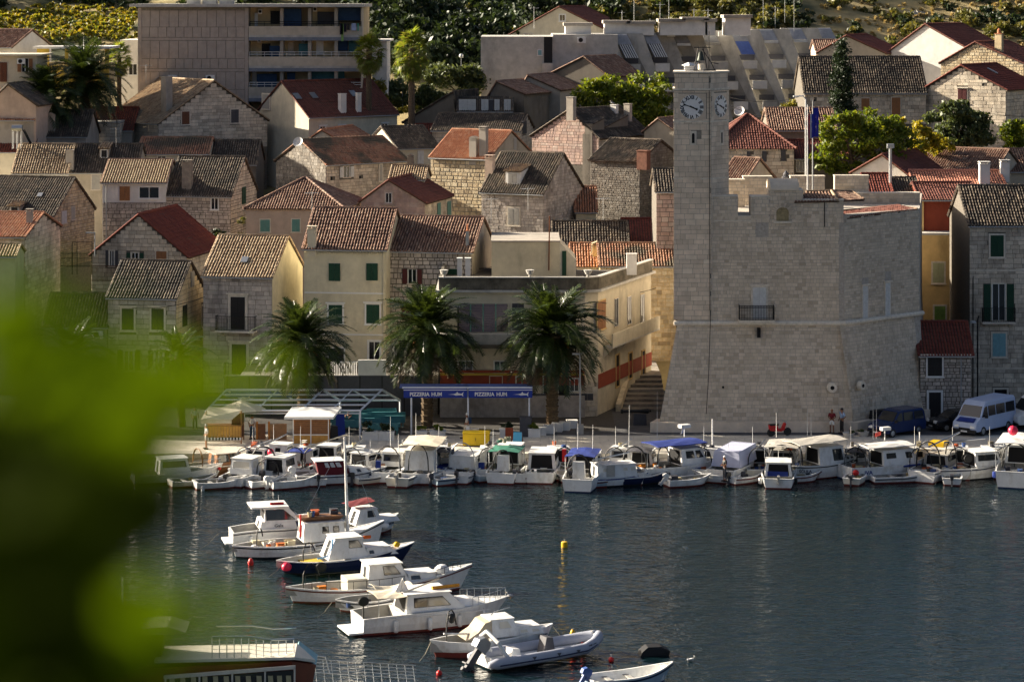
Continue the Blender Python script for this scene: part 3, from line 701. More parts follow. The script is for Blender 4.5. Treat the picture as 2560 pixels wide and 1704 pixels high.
# windows of the castle
FcF = Face(CI@Vector((A.x,185,0)), (1,0,0), (0,-1,0), w, 0, 20)
def cw_(px0, px1, py0, py1, Y=185): return xof(px0,Y)-A.x, xof(px1,Y)-A.x, zof(py1,Y), zof(py0,Y)
add_window(castle, FcF, *cw_(1882, 1915, 718, 805), style='shut', col='white', trim=ST_TRIM, tw=.13, head=True, sill=False, kind='balcony_door')
FcR = Face(CI@Vector((B.x,B.y,0)), (C-B), fr3[3], w3, 0, 20)
for (ua, ub, yt, yb) in ((1.95+.12, 2.6, 716, 796), (4.55+.12, 5.2, 708, 790)):
    Ym = B.y+ua*.68; add_window(castle, FcR, ua, ub, zof(yb,Ym), zof(yt,Ym), style='shut', col='white', trim=ST_TRIM, tw=.09, head=True, sill=False)
# balcony with iron rail
bx0, bx1 = xof(1848,184.2), xof(1936,184.2); bz = zof(800,184.2)
bal = MB(); bal.box(bx0, bx1, 184.0, 184.99, bz-.18, bz); bal.box(bx0+.15, bx1-.15, 184.3, 184.99, bz-.36, bz-.182)
bo = cpart(bal, 'balcony', ST_TRIM)
rl = MB(); zr_ = bz+1.05
for z in (bz+.06, zr_-.12, zr_): rl.tube([(bx0+.03,184.97,z),(bx0+.03,184.04,z),(bx1-.03,184.04,z),(bx1-.03,184.97,z)], .025, 4)
k = 22
for i in range(k+1):
    x = lerp(bx0+.03, bx1-.03, i/k); rl.tube([(x,184.04,bz),(x,184.04,zr_)], .017, 4)
    if i < k: 
        xm = x+(bx1-bx0)/k/2; rl.lathe([(.05,0),(.05,.02)], 6, (xm,184.04,bz+.9)); rl.lathe([(.05,0),(.05,.02)], 6, (xm,184.04,bz+.16))
for i in range(5):
    y = 184.04+.93*i/5
    for x in (bx0+.03, bx1-.03): rl.tube([(x,y,bz),(x,y,zr_)], .017, 4)
put(rl, CI); rl.build('railing', IRON, bo)
cpart(MB().box(xof(1893,184.7), xof(1901,184.7), 184.55, 184.62+.25, zof(843,184.7), zof(819,184.7)), 'loophole', VOID)
# carved stone spouts near the foot
for (px, py, Y, r_, nr) in ((2080, 968, 183.9, .38, (0,-1,0)), (2149, 963, 184.7, .34, (.68,-.73,0))):
    p = Vector((xof(px,Y), Y+.1, zof(py,Y))); q = p+Vector(nr)*.35
    o = cpart(MB().tube([p, q], [r_, r_*.92], 10), 'stone_spout', ST_TRIM); put(MB().tube([q, q+Vector(nr)*.012], r_*.4, 8), CI).build('spout_hole', VOID, o)
cpart(MB().lathe([(.09,0),(.09,.02)], 8, (xof(1808,183.9),183.98,zof(968,183.9)), 'y'), 'drain_hole', VOID)
MB_ = MB(); MB_.box(xof(1747,185), xof(1748.5,185), 184.96, 184.98, zof(580,185), zof(505,185)); cpart(MB_, 'wall_slot', IRON)
MB_ = MB(); MB_.box(xof(2060,185), xof(2062,185), 184.93, 184.96, zof(567,185), zof(505,185)); cpart(MB_, 'drain_pipe', IRON)
# ---------------------------------------------------------------- clock tower
tower = thing('clock_tower', 'tall pale stone clock tower with two white dials and a bell on its top', 'tower', (13.7,186,8.7))
TI = Matrix.Translation((-13.7,-186,-8.7))
def tpart(mb, name, mat, parent=None, **k): put(mb, TI); return mb.build(name, mat, parent or tower, **k)
ta = Vector((xof(1684,184.9),184.9,0)); tb = Vector((xof(1778,184.9),184.9,0)); tc = Vector((xof(1822,186.7),186.7,0)); td = Vector((tc.x,188.4,0)); te = Vector((ta.x+.25,188.4,0))
def tsec(pts, z0, z1, name, mat, g=0.0):
    c = sum(pts, Vector())/len(pts); q = [p+(p-c).normalized()*g for p in pts]
    return tpart(MB().prism([p+Vector((0,0,z0)) for p in q], (0,0,z1-z0)), name, mat)
tp = [ta,tb,tc,td,te]; zc = zof(226,184.9); zt = zof(183,184.9); zl = 8.7
tw_ = tsec(tp, zl+.2, zc, 'shaft', MO_MID); tsec(tp, zc, zc+.14, 'cornice', ST_TRIM, .1); tw2 = tsec(tp, zc+.14, zt, 'top_stage', MO_MID, -.09)
tsec(tp, zt, zt+.12, 'cornice', ST_TRIM, .05); tsec(tp, zof(306,184.9), zof(302,184.9), 'string_course', ST_TRIM, .035); tsec(tp, zof(445,184.9)-.1, zof(445,184.9), 'string_course', ST_TRIM, .02)
def tl_(p, q, z0, z1, host, seed, g=0, ops=(), lim=100):
    fr = (TI@(p+Vector((0,0,z0))), (q-p).normalized(), Vector((0,0,1)), (q-p).normalized().cross(Vector((0,0,1))))
    W_ = (q-p).length; lay_stones(host, fr, 0, z1-z0, lambda v: .0, lambda v: W_, ST_TOWER, ch=.37, sw=.62, joint=.016, openings=ops, limit=lim, seed=seed, proud=.014)
cz = zof(268,184.9)
oz = zl+.2
tl_(ta, tb, oz, zc-.02, tw_, 61, ops=[(.35,2.4,cz-.95-oz,cz+.95-oz),(xof(1727,184.9)-ta.x,xof(1741,184.9)-ta.x,zof(362,184.9)-oz,zof(328,184.9)-oz)], lim=150)
tl_(tb, tc, oz, zc-.02, tw_, 62, ops=[(.35,2.0,cz-.95-oz,cz+.95-oz)], lim=100)
cc = sum(tp, Vector())/5; sh = lambda p: p+(p-cc).normalized()*-.09
tl_(sh(ta), sh(tb), zc+.14, zt-.01, tw2, 63, lim=20); tl_(sh(tb), sh(tc), zc+.14, zt-.01, tw2, 64, lim=20)
NUM = ['XII','I','II','III','IIII','V','VI','VII','VIII','IX','X','XI']
DIALM = varied('white enamel dial', [(.76,.75,.73)], 3, .05, .5)
numm = {s: text_mesh(s, .36, IRON, .004, bold=.014, sx=.82, name='numeral') for s in NUM}
def dial(c, n, r, hx=1.0):
    n = Vector(n).normalized(); u = Vector((0,0,1)).cross(n).normalized(); M = Matrix.Translation(TI@c)@Matrix((u, Vector((0,0,1)), n)).transposed().to_4x4()@Matrix.Diagonal((hx,1,1,1))
    put(MB().box(-1.03,1.03,-.97,.97,-.03,.004), M).build('dial_panel', ST_TOWER, tower)
    d_ = MB(); d_.lathe([(r,0),(r,.03),(r*.985,.045)], 40); o = put(d_, M).build('clock_dial', DIALM, tower)
    for i, s in enumerate(NUM):
        a = R(-30*i); inst('numeral', numm[s], o, M@Matrix.Rotation(a, 4, 'Z')@Matrix.Translation((0, r*.80, .05))@Matrix.Diagonal((r/.86, r/.86, 1, 1)))
    for nm, ang, L, wd_ in (('minute_hand', 288, .78, .035), ('hour_hand', 114, .55, .055)):
        hb = MB(); hb.prism([(-wd_,-.18*r,0),(wd_,-.18*r,0),(wd_*.8,L*r*.7,0),(wd_*2.2,L*r*.75,0),(0,L*r,0),(-wd_*2.2,L*r*.75,0),(-wd_*.8,L*r*.7,0)], (0,0,.012))
        put(hb, M@Matrix.Rotation(R(-ang), 4, 'Z')@Matrix.Translation((0,0,.06))).build(nm, IRON, o)
    put(MB().lathe([(.06,.05),(.05,.09)], 8), M).build('hub', IRON, o)
dial(Vector((xof(1729.5,184.9),184.895,cz)), (0,-1,0), .87)
nR = (tc-tb).normalized().cross(Vector((0,0,1))); mid = tb.lerp(tc, .52); dial(mid+nR*.005+Vector((0,0,zof(266,185.7))), nR, .80)
TF = Face(TI@Vector((ta.x,184.9,0)), (1,0,0), (0,-1,0), 3, 0, 30)
def twin(fc, u, z0, z1, w_):
    o = MB(); o.box(-w_/2-.14, w_/2+.14, -.03, 0, -.16, z1-z0+.16)
    M = fc.M(u, z0); wv = put(o, M).build('slit_window', ST_TRIM, tower)
    a = [(-w_/2,-.035,0),(w_/2,-.035,0)]+[(w_/2*math.cos(t), -.035, z1-z0-w_/2+w_/2*math.sin(t)) for t in np.linspace(0, math.pi, 7)]
    put(MB().prism(a, (0,.01,0)), M).build('opening', VOID, wv)
twin(TF, xof(1733,184.9)-ta.x, zof(358,184.9)-(TI@Vector((0,0,0))).z*0-8.7+8.7, zof(333,184.9), .2)
TF2 = Face(TI@tb, (tc-tb), nR, 3, 0, 30); twin(TF2, 1.35, zof(358,185.7), zof(331,185.7), .16)
# bell, frame and cowl on the top
zt2 = zt+.12
bf = MB(); bx, by = xof(1752,186.5), 186.6
for dx in (-.45,.45): bf.tube([(bx+dx*1.1,by,zt2),(bx+dx*.35,by,zt2+1.75)], .035, 5)
bf.tube([(bx-.5,by,zt2+1.7),(bx+.75,by,zt2+1.7)], .03, 5); bf.tube([(bx+.6,by,zt2),(bx+.6,by,zt2+2.9)], .035, 5); bf.tube([(bx+.3,by,zt2+1.6),(bx+.3,by,zt2+2.6)], .02, 5)
bf.tube([(bx+.1,by,zt2+1.6),(bx+.75,by,zt2+.6),(bx+1.3,by,zt2+.5)], .03, 5); bf.tube([(bx+.6,by,zt2+.9),(bx+1.05,by,zt2)], .03, 5); bf.box(bx-.8, bx+1.1, by-.1, by+.1, zt2, zt2+.08)
tpart(bf, 'bell_frame', IRON)
tpart(MB().lathe([(.32,0),(.27,.10),(.20,.35),(.17,.55),(.10,.66),(.03,.7)], 14, (bx,by,zt2+.75)), 'bell', plain('bronze patina', (.045,.055,.045), .55, .5))
tpart(MB().lathe([(.28,0),(.28,.06),(.24,.08),(.24,.5),(.28,.5)], 10, (bx+.05,by+.1,zt2)), 'bell_base', ST_TRIM)
cp = MB(); cx_, cy_ = xof(1722,186.2), 186.2
for z in (0,.14,.28): cp.box(cx_-.32, cx_+.32, cy_-.32, cy_+.32, zt2+z, zt2+z+.07)
cp.lathe([(.52,.40),(.5,.44),(.05,.62)], 4, (cx_,cy_,zt2)); tpart(cp, 'ventilator', WHITE)
# ================================================================ HOUSES
def aerial(parent, p, h=1.6, yaw=0):
    mb = MB(); mb.tube([p, p+Vector((0,0,h))], .02, 4); a = Vector((math.cos(yaw), math.sin(yaw), 0)); b = Vector((-a.y, a.x, 0)); t = p+Vector((0,0,h*.93))
    mb.tube([t-a*.6, t+a*.6], .014, 4)
    for i in range(6): q = t+a*(-.55+i*.22); mb.tube([q-b*(.32-.02*i), q+b*(.32-.02*i)], .010, 4)
    return mb
def tvaerial(label, px, py, Y, h=1.6, yaw=.4):
    p = PW(px, py, Y); t = thing('tv_aerial', label, 'aerial', p); aerial(t, Vector((0,0,-.3)), h+.3, yaw).build('aerial_rods', STEEL, t); return t
def dish(label, px, py, Y, r=.45, yaw=-20, el=30):
    t = thing('satellite_dish', label, 'satellite dish', PW(px, py, Y), R(yaw))
    M = Matrix.Rotation(R(90-el), 4, 'X')
    d = MB(); d.lathe([(.02,-.0),(r*.5,.03),(r*.85,.09),(r,.14),(r*.98,.16),(r*.5,.05),(.02,.02)], 18); put(d, M).build('reflector', varied('dish paint', [(.62,.62,.60)], 5, .08, .5), t)
    MB().tube([(0,0,-.02),(0,.25,-.1),(0,.25,-.8)], .025, 5).build('arm', STEEL, t); MB().tube([(0,-.12,-r*.8),(0,-.55,-.05)], .015, 4).build('receiver_arm', STEEL, t)
def acunit(t, fc, u, v, w=.8, h=.55):
    M = fc.M(u, v); o = put(MB().box(0, w, -.32, 0, 0, h), M).build('air_conditioner', WHITE, t)
    put(MB().lathe([(h*.38,0),(h*.38,.012),(h*.1,.02)], 12, (w*.4,-.335,h*.5), 'y'), M).build('fan_grille', IRON, o)
def pipe(h, f, px, y0, y1, r=.045, mat=PVC):
    fc = h.face(f); u, v1 = fc.uv(px, y0, h.Mi); _, v0 = fc.uv(px, y1, h.Mi)
    put(MB().tube([(0,-.1,v0),(0,-.1,v1-.15),(0,-.2,v1)], r, 6), fc.M(u, 0)).build('downpipe', mat, h.T)
def balcony(h, f, xl, xr, ytop, ybot, dep=.8, mat=ST_TRIM, rail=IRON):
    fc = h.face(f); xm = (xl+xr)/2; u0 = fc.uv(xl, ybot, h.Mi)[0]; u1 = fc.uv(xr, ybot, h.Mi)[0]; v0 = fc.uv(xm, ybot, h.Mi)[1]; v1 = fc.uv(xm, ytop, h.Mi)[1]
    w = u1-u0; hh = v1-v0; M = fc.M(u0, v0)
    b = MB(); b.box(0, w, -dep, -.001, -.14, 0); b.prism([(.3,-.001,-.142),(.3,-dep*.8,-.142),(.3,-.001,-.5)], (.18,0,0)); b.prism([(w-.48,-.001,-.142),(w-.48,-dep*.8,-.142),(w-.48,-.001,-.5)], (.18,0,0))
    bo = put(b, M).build('balcony', mat, h.T); r = MB()
    for z in (.08, hh): r.tube([(.03,-.06,z),(.03,-dep+.04,z),(w-.03,-dep+.04,z),(w-.03,-.06,z)], .022, 4)
    k = max(6, int(w/.13))
    for i in range(k+1): x = lerp(.03, w-.03, i/k); r.tube([(x,-dep+.04,0),(x,-dep+.04,hh)], .014, 4)
    for i in range(5):
        y = -dep+.04+(dep-.1)*i/5
        for x in (.03, w-.03): r.tube([(x,y,0),(x,y,hh)], .014, 4)
    put(r, M).build('railing', rail, bo)
# ---------- waterfront row
h = House('small grey stone house with two dark shuttered windows beside the golden gable wall', 270, 440, 508, 198, 744, 655, Dp=7.5, stone=ST_GREY, ch=.40, sw=.75, joint=.028, stoneR=ST_BOUNCE, yb=960, roof=T_DARK, limit=200, limR=100)
for a, b in ((305,335),(379,410)): h.win('F', a, b, 771, 824, 'shut', 'dark', tw=.15, head=True)
h.win('F', 311, 334, 878, 925, 'open', 'dark', head=True); h.win('F', 387, 408, 878, 925, 'open', 'dark', head=True)
h.win('R', 476, 484, 679, 716, 'shut', 'grey', tw=.0); h.win('R', 456, 466, 762, 815, 'shut', 'dark', tw=0); h.win('R', 504, 509, 764, 815, 'shut', 'dark')
h.finish()
h = House('tall stone house with a balcony door and light striped tile roof, yellow side wall', 508, 680, 756, 199.5, 691, 593, Dp=8.5, stone=ST_GREY, ch=.36, sw=.62, joint=.02, wallR=PL_YEL, stoneR=None, yb=970, roof=T_TAN, limit=260, amp=.09)
h.win('F', 577, 613, 742, 823, 'shut', 'dark', head=True, tw=.22, sill=False, kind='balcony_door'); balcony(h, 'F', 545, 643, 788, 824, .85)
h.win('F', 580, 616, 860, 935, 'shut', 'dark', head=True, tw=.2, sill=False, kind='balcony_door'); balcony(h, 'F', 565, 646, 906, 944, .7)
h.skylight(612, 652, .55, .7); h.finish()
h = House('pale yellow plastered house with four dark green shutters between palms', 760, 965, 1012, 200, 622, 523, Dp=8.5, wall=PL_YEL, roof=T_BRN, amp=.085)
for r_ in ((822,851,658,702),(916,945,658,701)): h.win('F', *r_, 'shut', 'green', tw=.0)
for r_ in ((822,856,762,808),(916,949,761,808)): h.win('F', *r_, 'shut', 'green', trim=WHITE, tw=.13, head=True)
h.win('F', 822, 860, 870, 935, 'shut', 'dark', trim=WHITE, tw=.1); h.win('F', 922, 950, 853, 900, 'pane', trim=WHITE, tw=.12)
for y_ in (731, 834):
    u0, v0 = h.F.uv(765, y_, h.Mi); put(MB().box(.05, h.W-.1, -.05, -.002, -.05, .06), h.F.M(0, v0)).build('band_course', WHITE, h.T)
dn = MB(); 
for i in range(30): dn.box(i*.22, i*.22+.11, -.12, -.001, h.ze-.42, h.ze-.32)
put(dn, h.F.M(.05, 0)).build('dentil_frieze', PL_YEL, h.T)
pipe(h, 'F', 960, 630, 860, mat=PL_YEL); h.chim(768, 789, 570, 622, PL_CREAM, label='cream chimney with an open cap at the eaves corner'); h.finish()
h = House('rough grey rubble house with dark red shutters next to the pale yellow house', 968, 1180, 1232, 200.5, 629, 545, Dp=8, stone=ST_GREY, ch=.32, sw=.42, rough=True, joint=.05, wallR=PL_GREY, stoneR=None, yb=880, roof=T_BRN, amp=.085, limit=300)
h.win('F', 1020, 1042, 673, 709, 'open', 'maroon', tw=.03); h.win('F', 1119, 1143, 672, 690, 'shut', 'green', tw=.0); h.win('F', 1003, 1025, 760, 800, 'shut', 'maroon', tw=.03)
h.chim(1164, 1172, 575, 616, STEEL, cap='pot', label='round steel flue pipe'); h.chim(1144, 1156, 648, 690, WHITE) if False else None
h.finish()
# ---------- corner restaurant building (flat terrace roof), custom footprint
rest = thing('restaurant_building', 'flat roofed corner building with a blackened parapet, lit cream side wall and red painted band', 'building', (-5, 190.5, .98))
RI = Matrix.Translation((5,-190.5,-.98))
def rpart(mb, name, mat, parent=None, **k): put(mb, RI); return mb.build(name, mat, parent or rest, **k)
rA = Vector((xof(1100,190.5),190.5,0)); rB = Vector((xof(1462,190.5),190.5,0)); rB2 = Vector((xof(1495,191.1),191.1,0)); rC = Vector((xof(1628,203.5),203.5,0)); rD = Vector((2,205.5,0)); rE = Vector((rA.x,205.5,0))
foot = [rA,rB,rB2,rC,rD,rE]; zp = zof(730,190.5)
rw = rpart(MB().prism([p+Vector((0,0,.5)) for p in foot], (0,0,zp-.5)), 'wall', plaster('cream stained facade', (.62,.55,.41), .6))
def off(pts, g): c = sum(pts, Vector())/len(pts); return [p+(p-c).normalized()*g for p in pts]
rpart(MB().prism([p+Vector((0,0,zp)) for p in off(foot, .45)], (0,0,.16)), 'cornice', PL_CONC)
pp = MB(); fo = off(foot, .12)
for i in (0,1,2,5):
    a, b = fo[i], fo[(i+1)%len(fo)]; d = (b-a).normalized(); n = d.cross(Vector((0,0,1)))
    pp.prism([a+Vector((0,0,zp+.16)), b+Vector((0,0,zp+.16)), b-n*.22+Vector((0,0,zp+.16)), a-n*.22+Vector((0,0,zp+.16))], (0,0,.9))
rpart(pp, 'parapet', PL_STAIN); rpart(MB().prism([p+Vector((0,0,zp+.165)) for p in off(foot, .1)], (0,0,.03)), 'terrace_floor', MO_DARK)
cpg = MB()
for i in range(4):
    a, b = fo[i], fo[i+1]; d = (b-a).normalized(); n = d.cross(Vector((0,0,1)))
    if i == 3: continue
    cpg.prism([a+n*.08-d*.02+Vector((0,0,zp+1.06)), b+n*.08+d*.02+Vector((0,0,zp+1.06)), b-n*.3+Vector((0,0,zp+1.06)), a-n*.3+Vector((0,0,zp+1.06))], (0,0,.08))
rpart(cpg, 'parapet_coping', PL_CONC)
for px in (1110, 1325, 1470):
    rpart(MB().lathe([(.10,0),(.10,.15),(.2,.2),(.3,.45),(.34,.5),(.3,.52),(.05,.5)], 10, (xof(px,190.5),190.5,zp+1.14)), 'stone_urn', PL_CONC)
rF = Face(RI@rA, (1,0,0), (0,-1,0), (rB-rA).length, 0, 12); rR = Face(RI@rB2, (rC-rB2), (rC-rB2).normalized().cross(Vector((0,0,1))), (rC-rB2).length, 0, 12)
RMi = RI
def rwin(fc, xl, xr, yt, yb, *a, **k):
    ym = (yt+yb)/2; xm = (xl+xr)/2
    u0, u1 = sorted((fc.uv(xl, ym, RMi)[0], fc.uv(xr, ym, RMi)[0])); v1 = fc.uv(xm, yt, RMi)[1]; v0 = fc.uv(xm, yb, RMi)[1]
    return add_window(rest, fc, u0, u1, v0, v1, *a, **k)
# wide window of lilac louvred panels
M = rF.M(0,0)
u0, v1 = rF.uv(1144, 759, RMi); u1, v0 = rF.uv(1270, 829, RMi)
wo = put(MB().box(u0-.12,u1+.12,-.06,0,v0-.12,v1+.12), M).build('window', PL_CREAM, rest); LIL = varied('lilac louvre', [(.20,.16,.20)], 5, .1, .6)
put(MB().box(u0,u1,-.065,-.058,v0,v1), M).build('pane', GLASS, wo)
for i in range(4):
    a = lerp(u0, u1, i/4); b = lerp(u0, u1, (i+1)/4); yb_ = v0 if i < 3 else lerp(v0, v1, .5)
    q = MB(); 
    k = 0; z = yb_
    while z < v1-.05: q.box(a+.1, b-.06, -.10, -.07, z, z+.10); z += .13
    put(q, M).build('louvre', LIL, wo)
    put(MB().box(a-.02,a+.08,-.12,-.066,v0,v1), M).build('mullion', SH['teal'] if i else SH['dark'], wo)
# balcony slabs and floor bands of the front
u9 = (rB-rA).length
for (y0, y1, dp, mt) in ((832, 860, .9, PL_CONC), (857, 866, 1.2, PL_STAIN)):
    v1 = rF.uv(1200, y0, RMi)[1]; v0 = rF.uv(1200, y1, RMi)[1]; put(MB().box(0, u9-.1, -dp, -.002, v0, v1), M).build('balcony', mt, rest)
for (xl, xr, yt, yb) in ((1280,1310,758,825),(1415,1440,765,830)): rwin(rF, xl, xr, yt, yb, 'shut', 'slate', trim=PL_CREAM, tw=.08)
for (xl, xr, yt, yb) in ((1145,1182,902,930),(1235,1265,902,930)): rwin(rF, xl, xr, yt, yb, 'pane', trim=WHITE, tw=.05)
# red and yellow shop band
v1 = rF.uv(1300, 925, RMi)[1]
put(MB().box(0, u9, -.16, -.002, v1-.18, v1), M).build('red_band', PL_RED, rest); put(MB().box(0, u9-.05, -.22, -.161, v1-.36, v1-.2), M).build('yellow_band', plain('yellow sign band', (.52,.36,.04), .6), rest)
put(MB().box(0, u9, -.05, -.002, v1-1.1, v1-.37), M).build('red_band', PL_RED, rest)
for (xl, xr, yt, yb, st_) in ((1358,1388,925,985,'pane'),(1397,1424,940,1040,'void'),(1425,1447,945,978,'pane'),(1225,1255,940,1005,'void'),(1290,1320,940,1005,'pane')): rwin(rF, xl, xr, yt, yb, st_, trim=PL_CREAM, tw=.06, sill=False)
for (xl, xr, yt, yb) in ((1424,1452,983,1000),(1453,1483,983,1000),(1330,1372,983,1000)):
    rwin(rF, xl, xr, yt, yb, 'shut', 'slate', tw=0, kind='wall_board')
rpart(MB().box(rA.x, rB.x, 190.12, 190.49, .9, 2.6), 'stone_plinth', ST_GREY)
# side wall: tall windows, balcony, red band, doors
for (xl, xr) in ((1536,1545),(1568,1577),(1601,1610)):
    rwin(rR, xl, xr, lerp(745,735,(xl-1536)/65), lerp(816,806,(xl-1536)/65), 'pane', trim=PL_OCHRE, tw=.0)
rwin(rR, 1492, 1512, 752, 822, 'shut', 'wood', trim=PL_OCHRE, tw=.08)
for (xl, xr, yt, yb) in ((1539,1547,887,965),(1571,1579,882,945),(1604,1611,877,935)): rwin(rR, xl, xr, yt, yb, 'void', trim=PL_OCHRE, tw=.1, sill=False, kind='door')
Mr = rR.M(0,0); Lr = (rC-rB2).length
vr = rR.uv(1560, 918, RMi)[1]
put(MB().box(.0, Lr, -.045, -.002, vr-.75, vr+.3), Mr).build('red_band', PL_RED, rest)
vb = rR.uv(1560, 845, RMi)[1]
put(MB().box(1.2, Lr-.2, -.8, -.002, vb-.12, vb), Mr).build('balcony', PL_CONC, rest); put(MB().box(1.2, Lr-.2, -.8, -.68, vb+.001, vb+.95), Mr).build('balcony_parapet', PL_CREAM, rest)
put(MB().prism([(1.3,-.002,vb-.13),(1.3,-.75,vb-.13),(1.3,-.002,vb-.9)], (.2,0,0)), Mr).build('bracket', PL_CREAM, rest); put(MB().prism([(4.5,-.002,vb-.13),(4.5,-.75,vb-.13),(4.5,-.002,vb-.9)], (.2,0,0)), Mr).build('bracket', PL_CREAM, rest)
lay_stones(rw, (RI@(rB+Vector((-.1,0,.98))), Vector((1,.3,0)).normalized(), Vector((0,0,1)), Vector((.3,-1,0)).normalized()), 0, 2.6, lambda v: 0, lambda v: 1.1, ST_CREAM, ch=.42, sw=.8, limit=12, proud=.08)
# terrace chimneys and lean-to house above the restaurant
th_ = thing('terrace_house', 'plain yellow plastered house wall above the black parapet terrace', 'house', (xof(1231,198),198,zp))
TM = Matrix.Translation((-xof(1231,198),-198,-zp))
a0, a1, a2 = xof(1229,198), xof(1399,198), xof(1440,198.3); zz0, zz1 = zp, zof(605,198)
put(MB().prism([(a0,198,zz0),(a1,198,zz0),(a1,198,zz1),(a0,198,zz1)], (0,7,0)), TM).build('wall', PL_YEL2, th_)
put(MB().prism([(a1+.003,198,zz0),(a2,198,zz0),(a2,198,zof(650,198)),(a1+.003,198,zz1)], (0,5,0)), TM).build('side_wing', PL_CREAM, th_)
put(MB().box(a0-.05, a1+.05, 197.9, 205, zz1+.002, zz1+.12), TM).build('coping', PL_GREY, th_)
tf = Face(TM@Vector((a1,198,0)), (1,0,0), (0,-1,0), 2, 0, 9); add_window(th_, tf, xof(1405,198)-a1, xof(1416,198)-a1, zof(688,198), zof(627,198), 'shut', 'green', tw=0)
put(MB().tube([(xof(1372,197.8),197.85,zof(676,197.8)),(xof(1374,197.8),197.85,zof(540,197.8))], .06, 6), TM).build('rusty_pole', varied('rust', [(.16,.06,.03)], 6, .3), th_)
for (xl, xr, yt, yb, lb) in ((1143,1155,647,690,'narrow white chimney, left of a pair on the terrace beside the rubble house'),(1163,1176,647,690,'narrow white chimney, right of a pair on the terrace beside the rubble house'),(1567,1592,636,674,'white chimney with rust streaks on the corner terrace')):
    Y = 196; c0, c1 = xof(xl,Y), xof(xr,Y); t = thing('chimney', lb, 'chimney', (c0, Y, zof(yb,Y)-.4)); w_ = c1-c0; hh = zof(yt,Y)-zof(yb,Y)+.4
    MB().box(0, w_, 0, .5, 0, hh).build('stack', PL_WHITE, t); MB().box(-.04, w_+.04, -.04, .54, hh, hh+.06).build('cap', PL_WHITE, t)
# ---------- right edge of the waterfront
h = House('low rubble stone house with dark red roof squeezed beside the castle, white framed door', 2300, 2428, None, 189.6, 884, 806, Dp=5.0, stone=ST_GREY, ch=.26, sw=.42, rough=True, joint=.045, roof=T_MAR, amp=.05, tl=.36, limit=240, yb=1070, verge=.15, back=True)
h.win('F', 2319, 2355, 893, 939, 'shut', 'dark', trim=WHITE, tw=.12); h.win('F', 2322, 2352, 980, 1062, 'shut', 'dark', trim=WHITE, tw=.16, sill=False, kind='door')
u0, v1 = h.F.uv(2365, 1022, h.Mi); u1, v0 = h.F.uv(2397, 1068, h.Mi); put(MB().box(0,u1-u0,-.25,0,0,v1-v0), h.F.M(u0,v0)).build('meter_cabinet', varied('grey cabinet', [(.33,.35,.36)], 4, .1, .5), h.T)
pipe(h, 'F', 2402, 890, 1040); h.finish()
h = House('tall pale ashlar town house at the right edge with a shuttered balcony window', 2424, 2700, None, 197, 562, 466, Dp=9, stone=ST_CREAM, ch=.37, sw=.62, joint=.02, roof=T_DARK, amp=.085, limit=300, yb=1090, yaw=0)
h.win('F', 2476, 2509, 588, 641, 'shut', 'green', tw=.14); h.win('F', 2480, 2513, 710, 800, 'open', 'green', tw=.1, sill=False); balcony(h, 'F', 2453, 2536, 768, 803, .6)
h.win('F', 2481, 2514, 833, 890, 'shut', 'sky', tw=.14); h.win('F', 2486, 2517, 973, 1022, 'void', tw=.14, sill=False, kind='cash_machine')
u0, v0 = h.F.uv(2490, 1008, h.Mi); put(MB().box(0,.75,-.12,-.02,0,.5), h.F.M(u0,v0)).build('cash_machine_panel', varied('grey cabinet', [(.33,.35,.36)]), h.T)
put(MB().box(.05,.7,-.14,-.121,.1,.2), h.F.M(u0,v0)).build('yellow_screen', plain('yellow panel', (.5,.4,.05), .4), h.T)
for y_ in (678, 922): v0 = h.F.uv(2500, y_, h.Mi)[1]; put(MB().box(0, h.W, -.06, -.002, v0, v0+.12), h.F.M(0,0)).build('band_course', ST_TRIM, h.T)
pipe(h, 'F', 2432, 690, 1000, .04, IRON); h.finish()
h = House('narrow ochre house with an open dark red loggia and green shutters right of the castle', 2270, 2450, None, 208, 588, 588, ridge='flat', Dp=3, wall=PL_OCHRE, yaw=0, trimc=PL_CONC)
h.win('F', 2332, 2360, 657, 706, 'shut', 'pale', tw=.13); h.win('F', 2336, 2363, 765, 812, 'shut', 'lime', tw=.13)
balcony(h, 'F', 2398, 2426, 649, 682, .5, rail=WHITE); h.win('F', 2404, 2424, 640, 680, 'shut', 'dark', tw=0)
pipe(h, 'F', 2391, 630, 800, .05); h.finish()
h2 = House('ochre upper storey with dark red loggia under a red tiled roof', 2300, 2445, None, 210, 496, 458, Dp=7, wall=PL_RED, roof=T_RED, amp=.05, yaw=0, oh=.5)
put(MB().box(-.9, .25, -.35, -.003, h2.F.uv(2310,590,h2.Mi)[1], h2.ze-.15), h2.F.M(0,0)).build('pier', PL_OCHRE, h2.T); put(MB().box(h2.W-.8, h2.W-.1, -.35, -.003, h2.F.uv(2310,590,h2.Mi)[1], h2.ze-.15), h2.F.M(0,0)).build('pier', plaster('orange plaster', (.62,.27,.05), .2), h2.T)
h2.win('F', 2376, 2398, 545, 588, 'shut', 'dark', tw=0, kind='door')
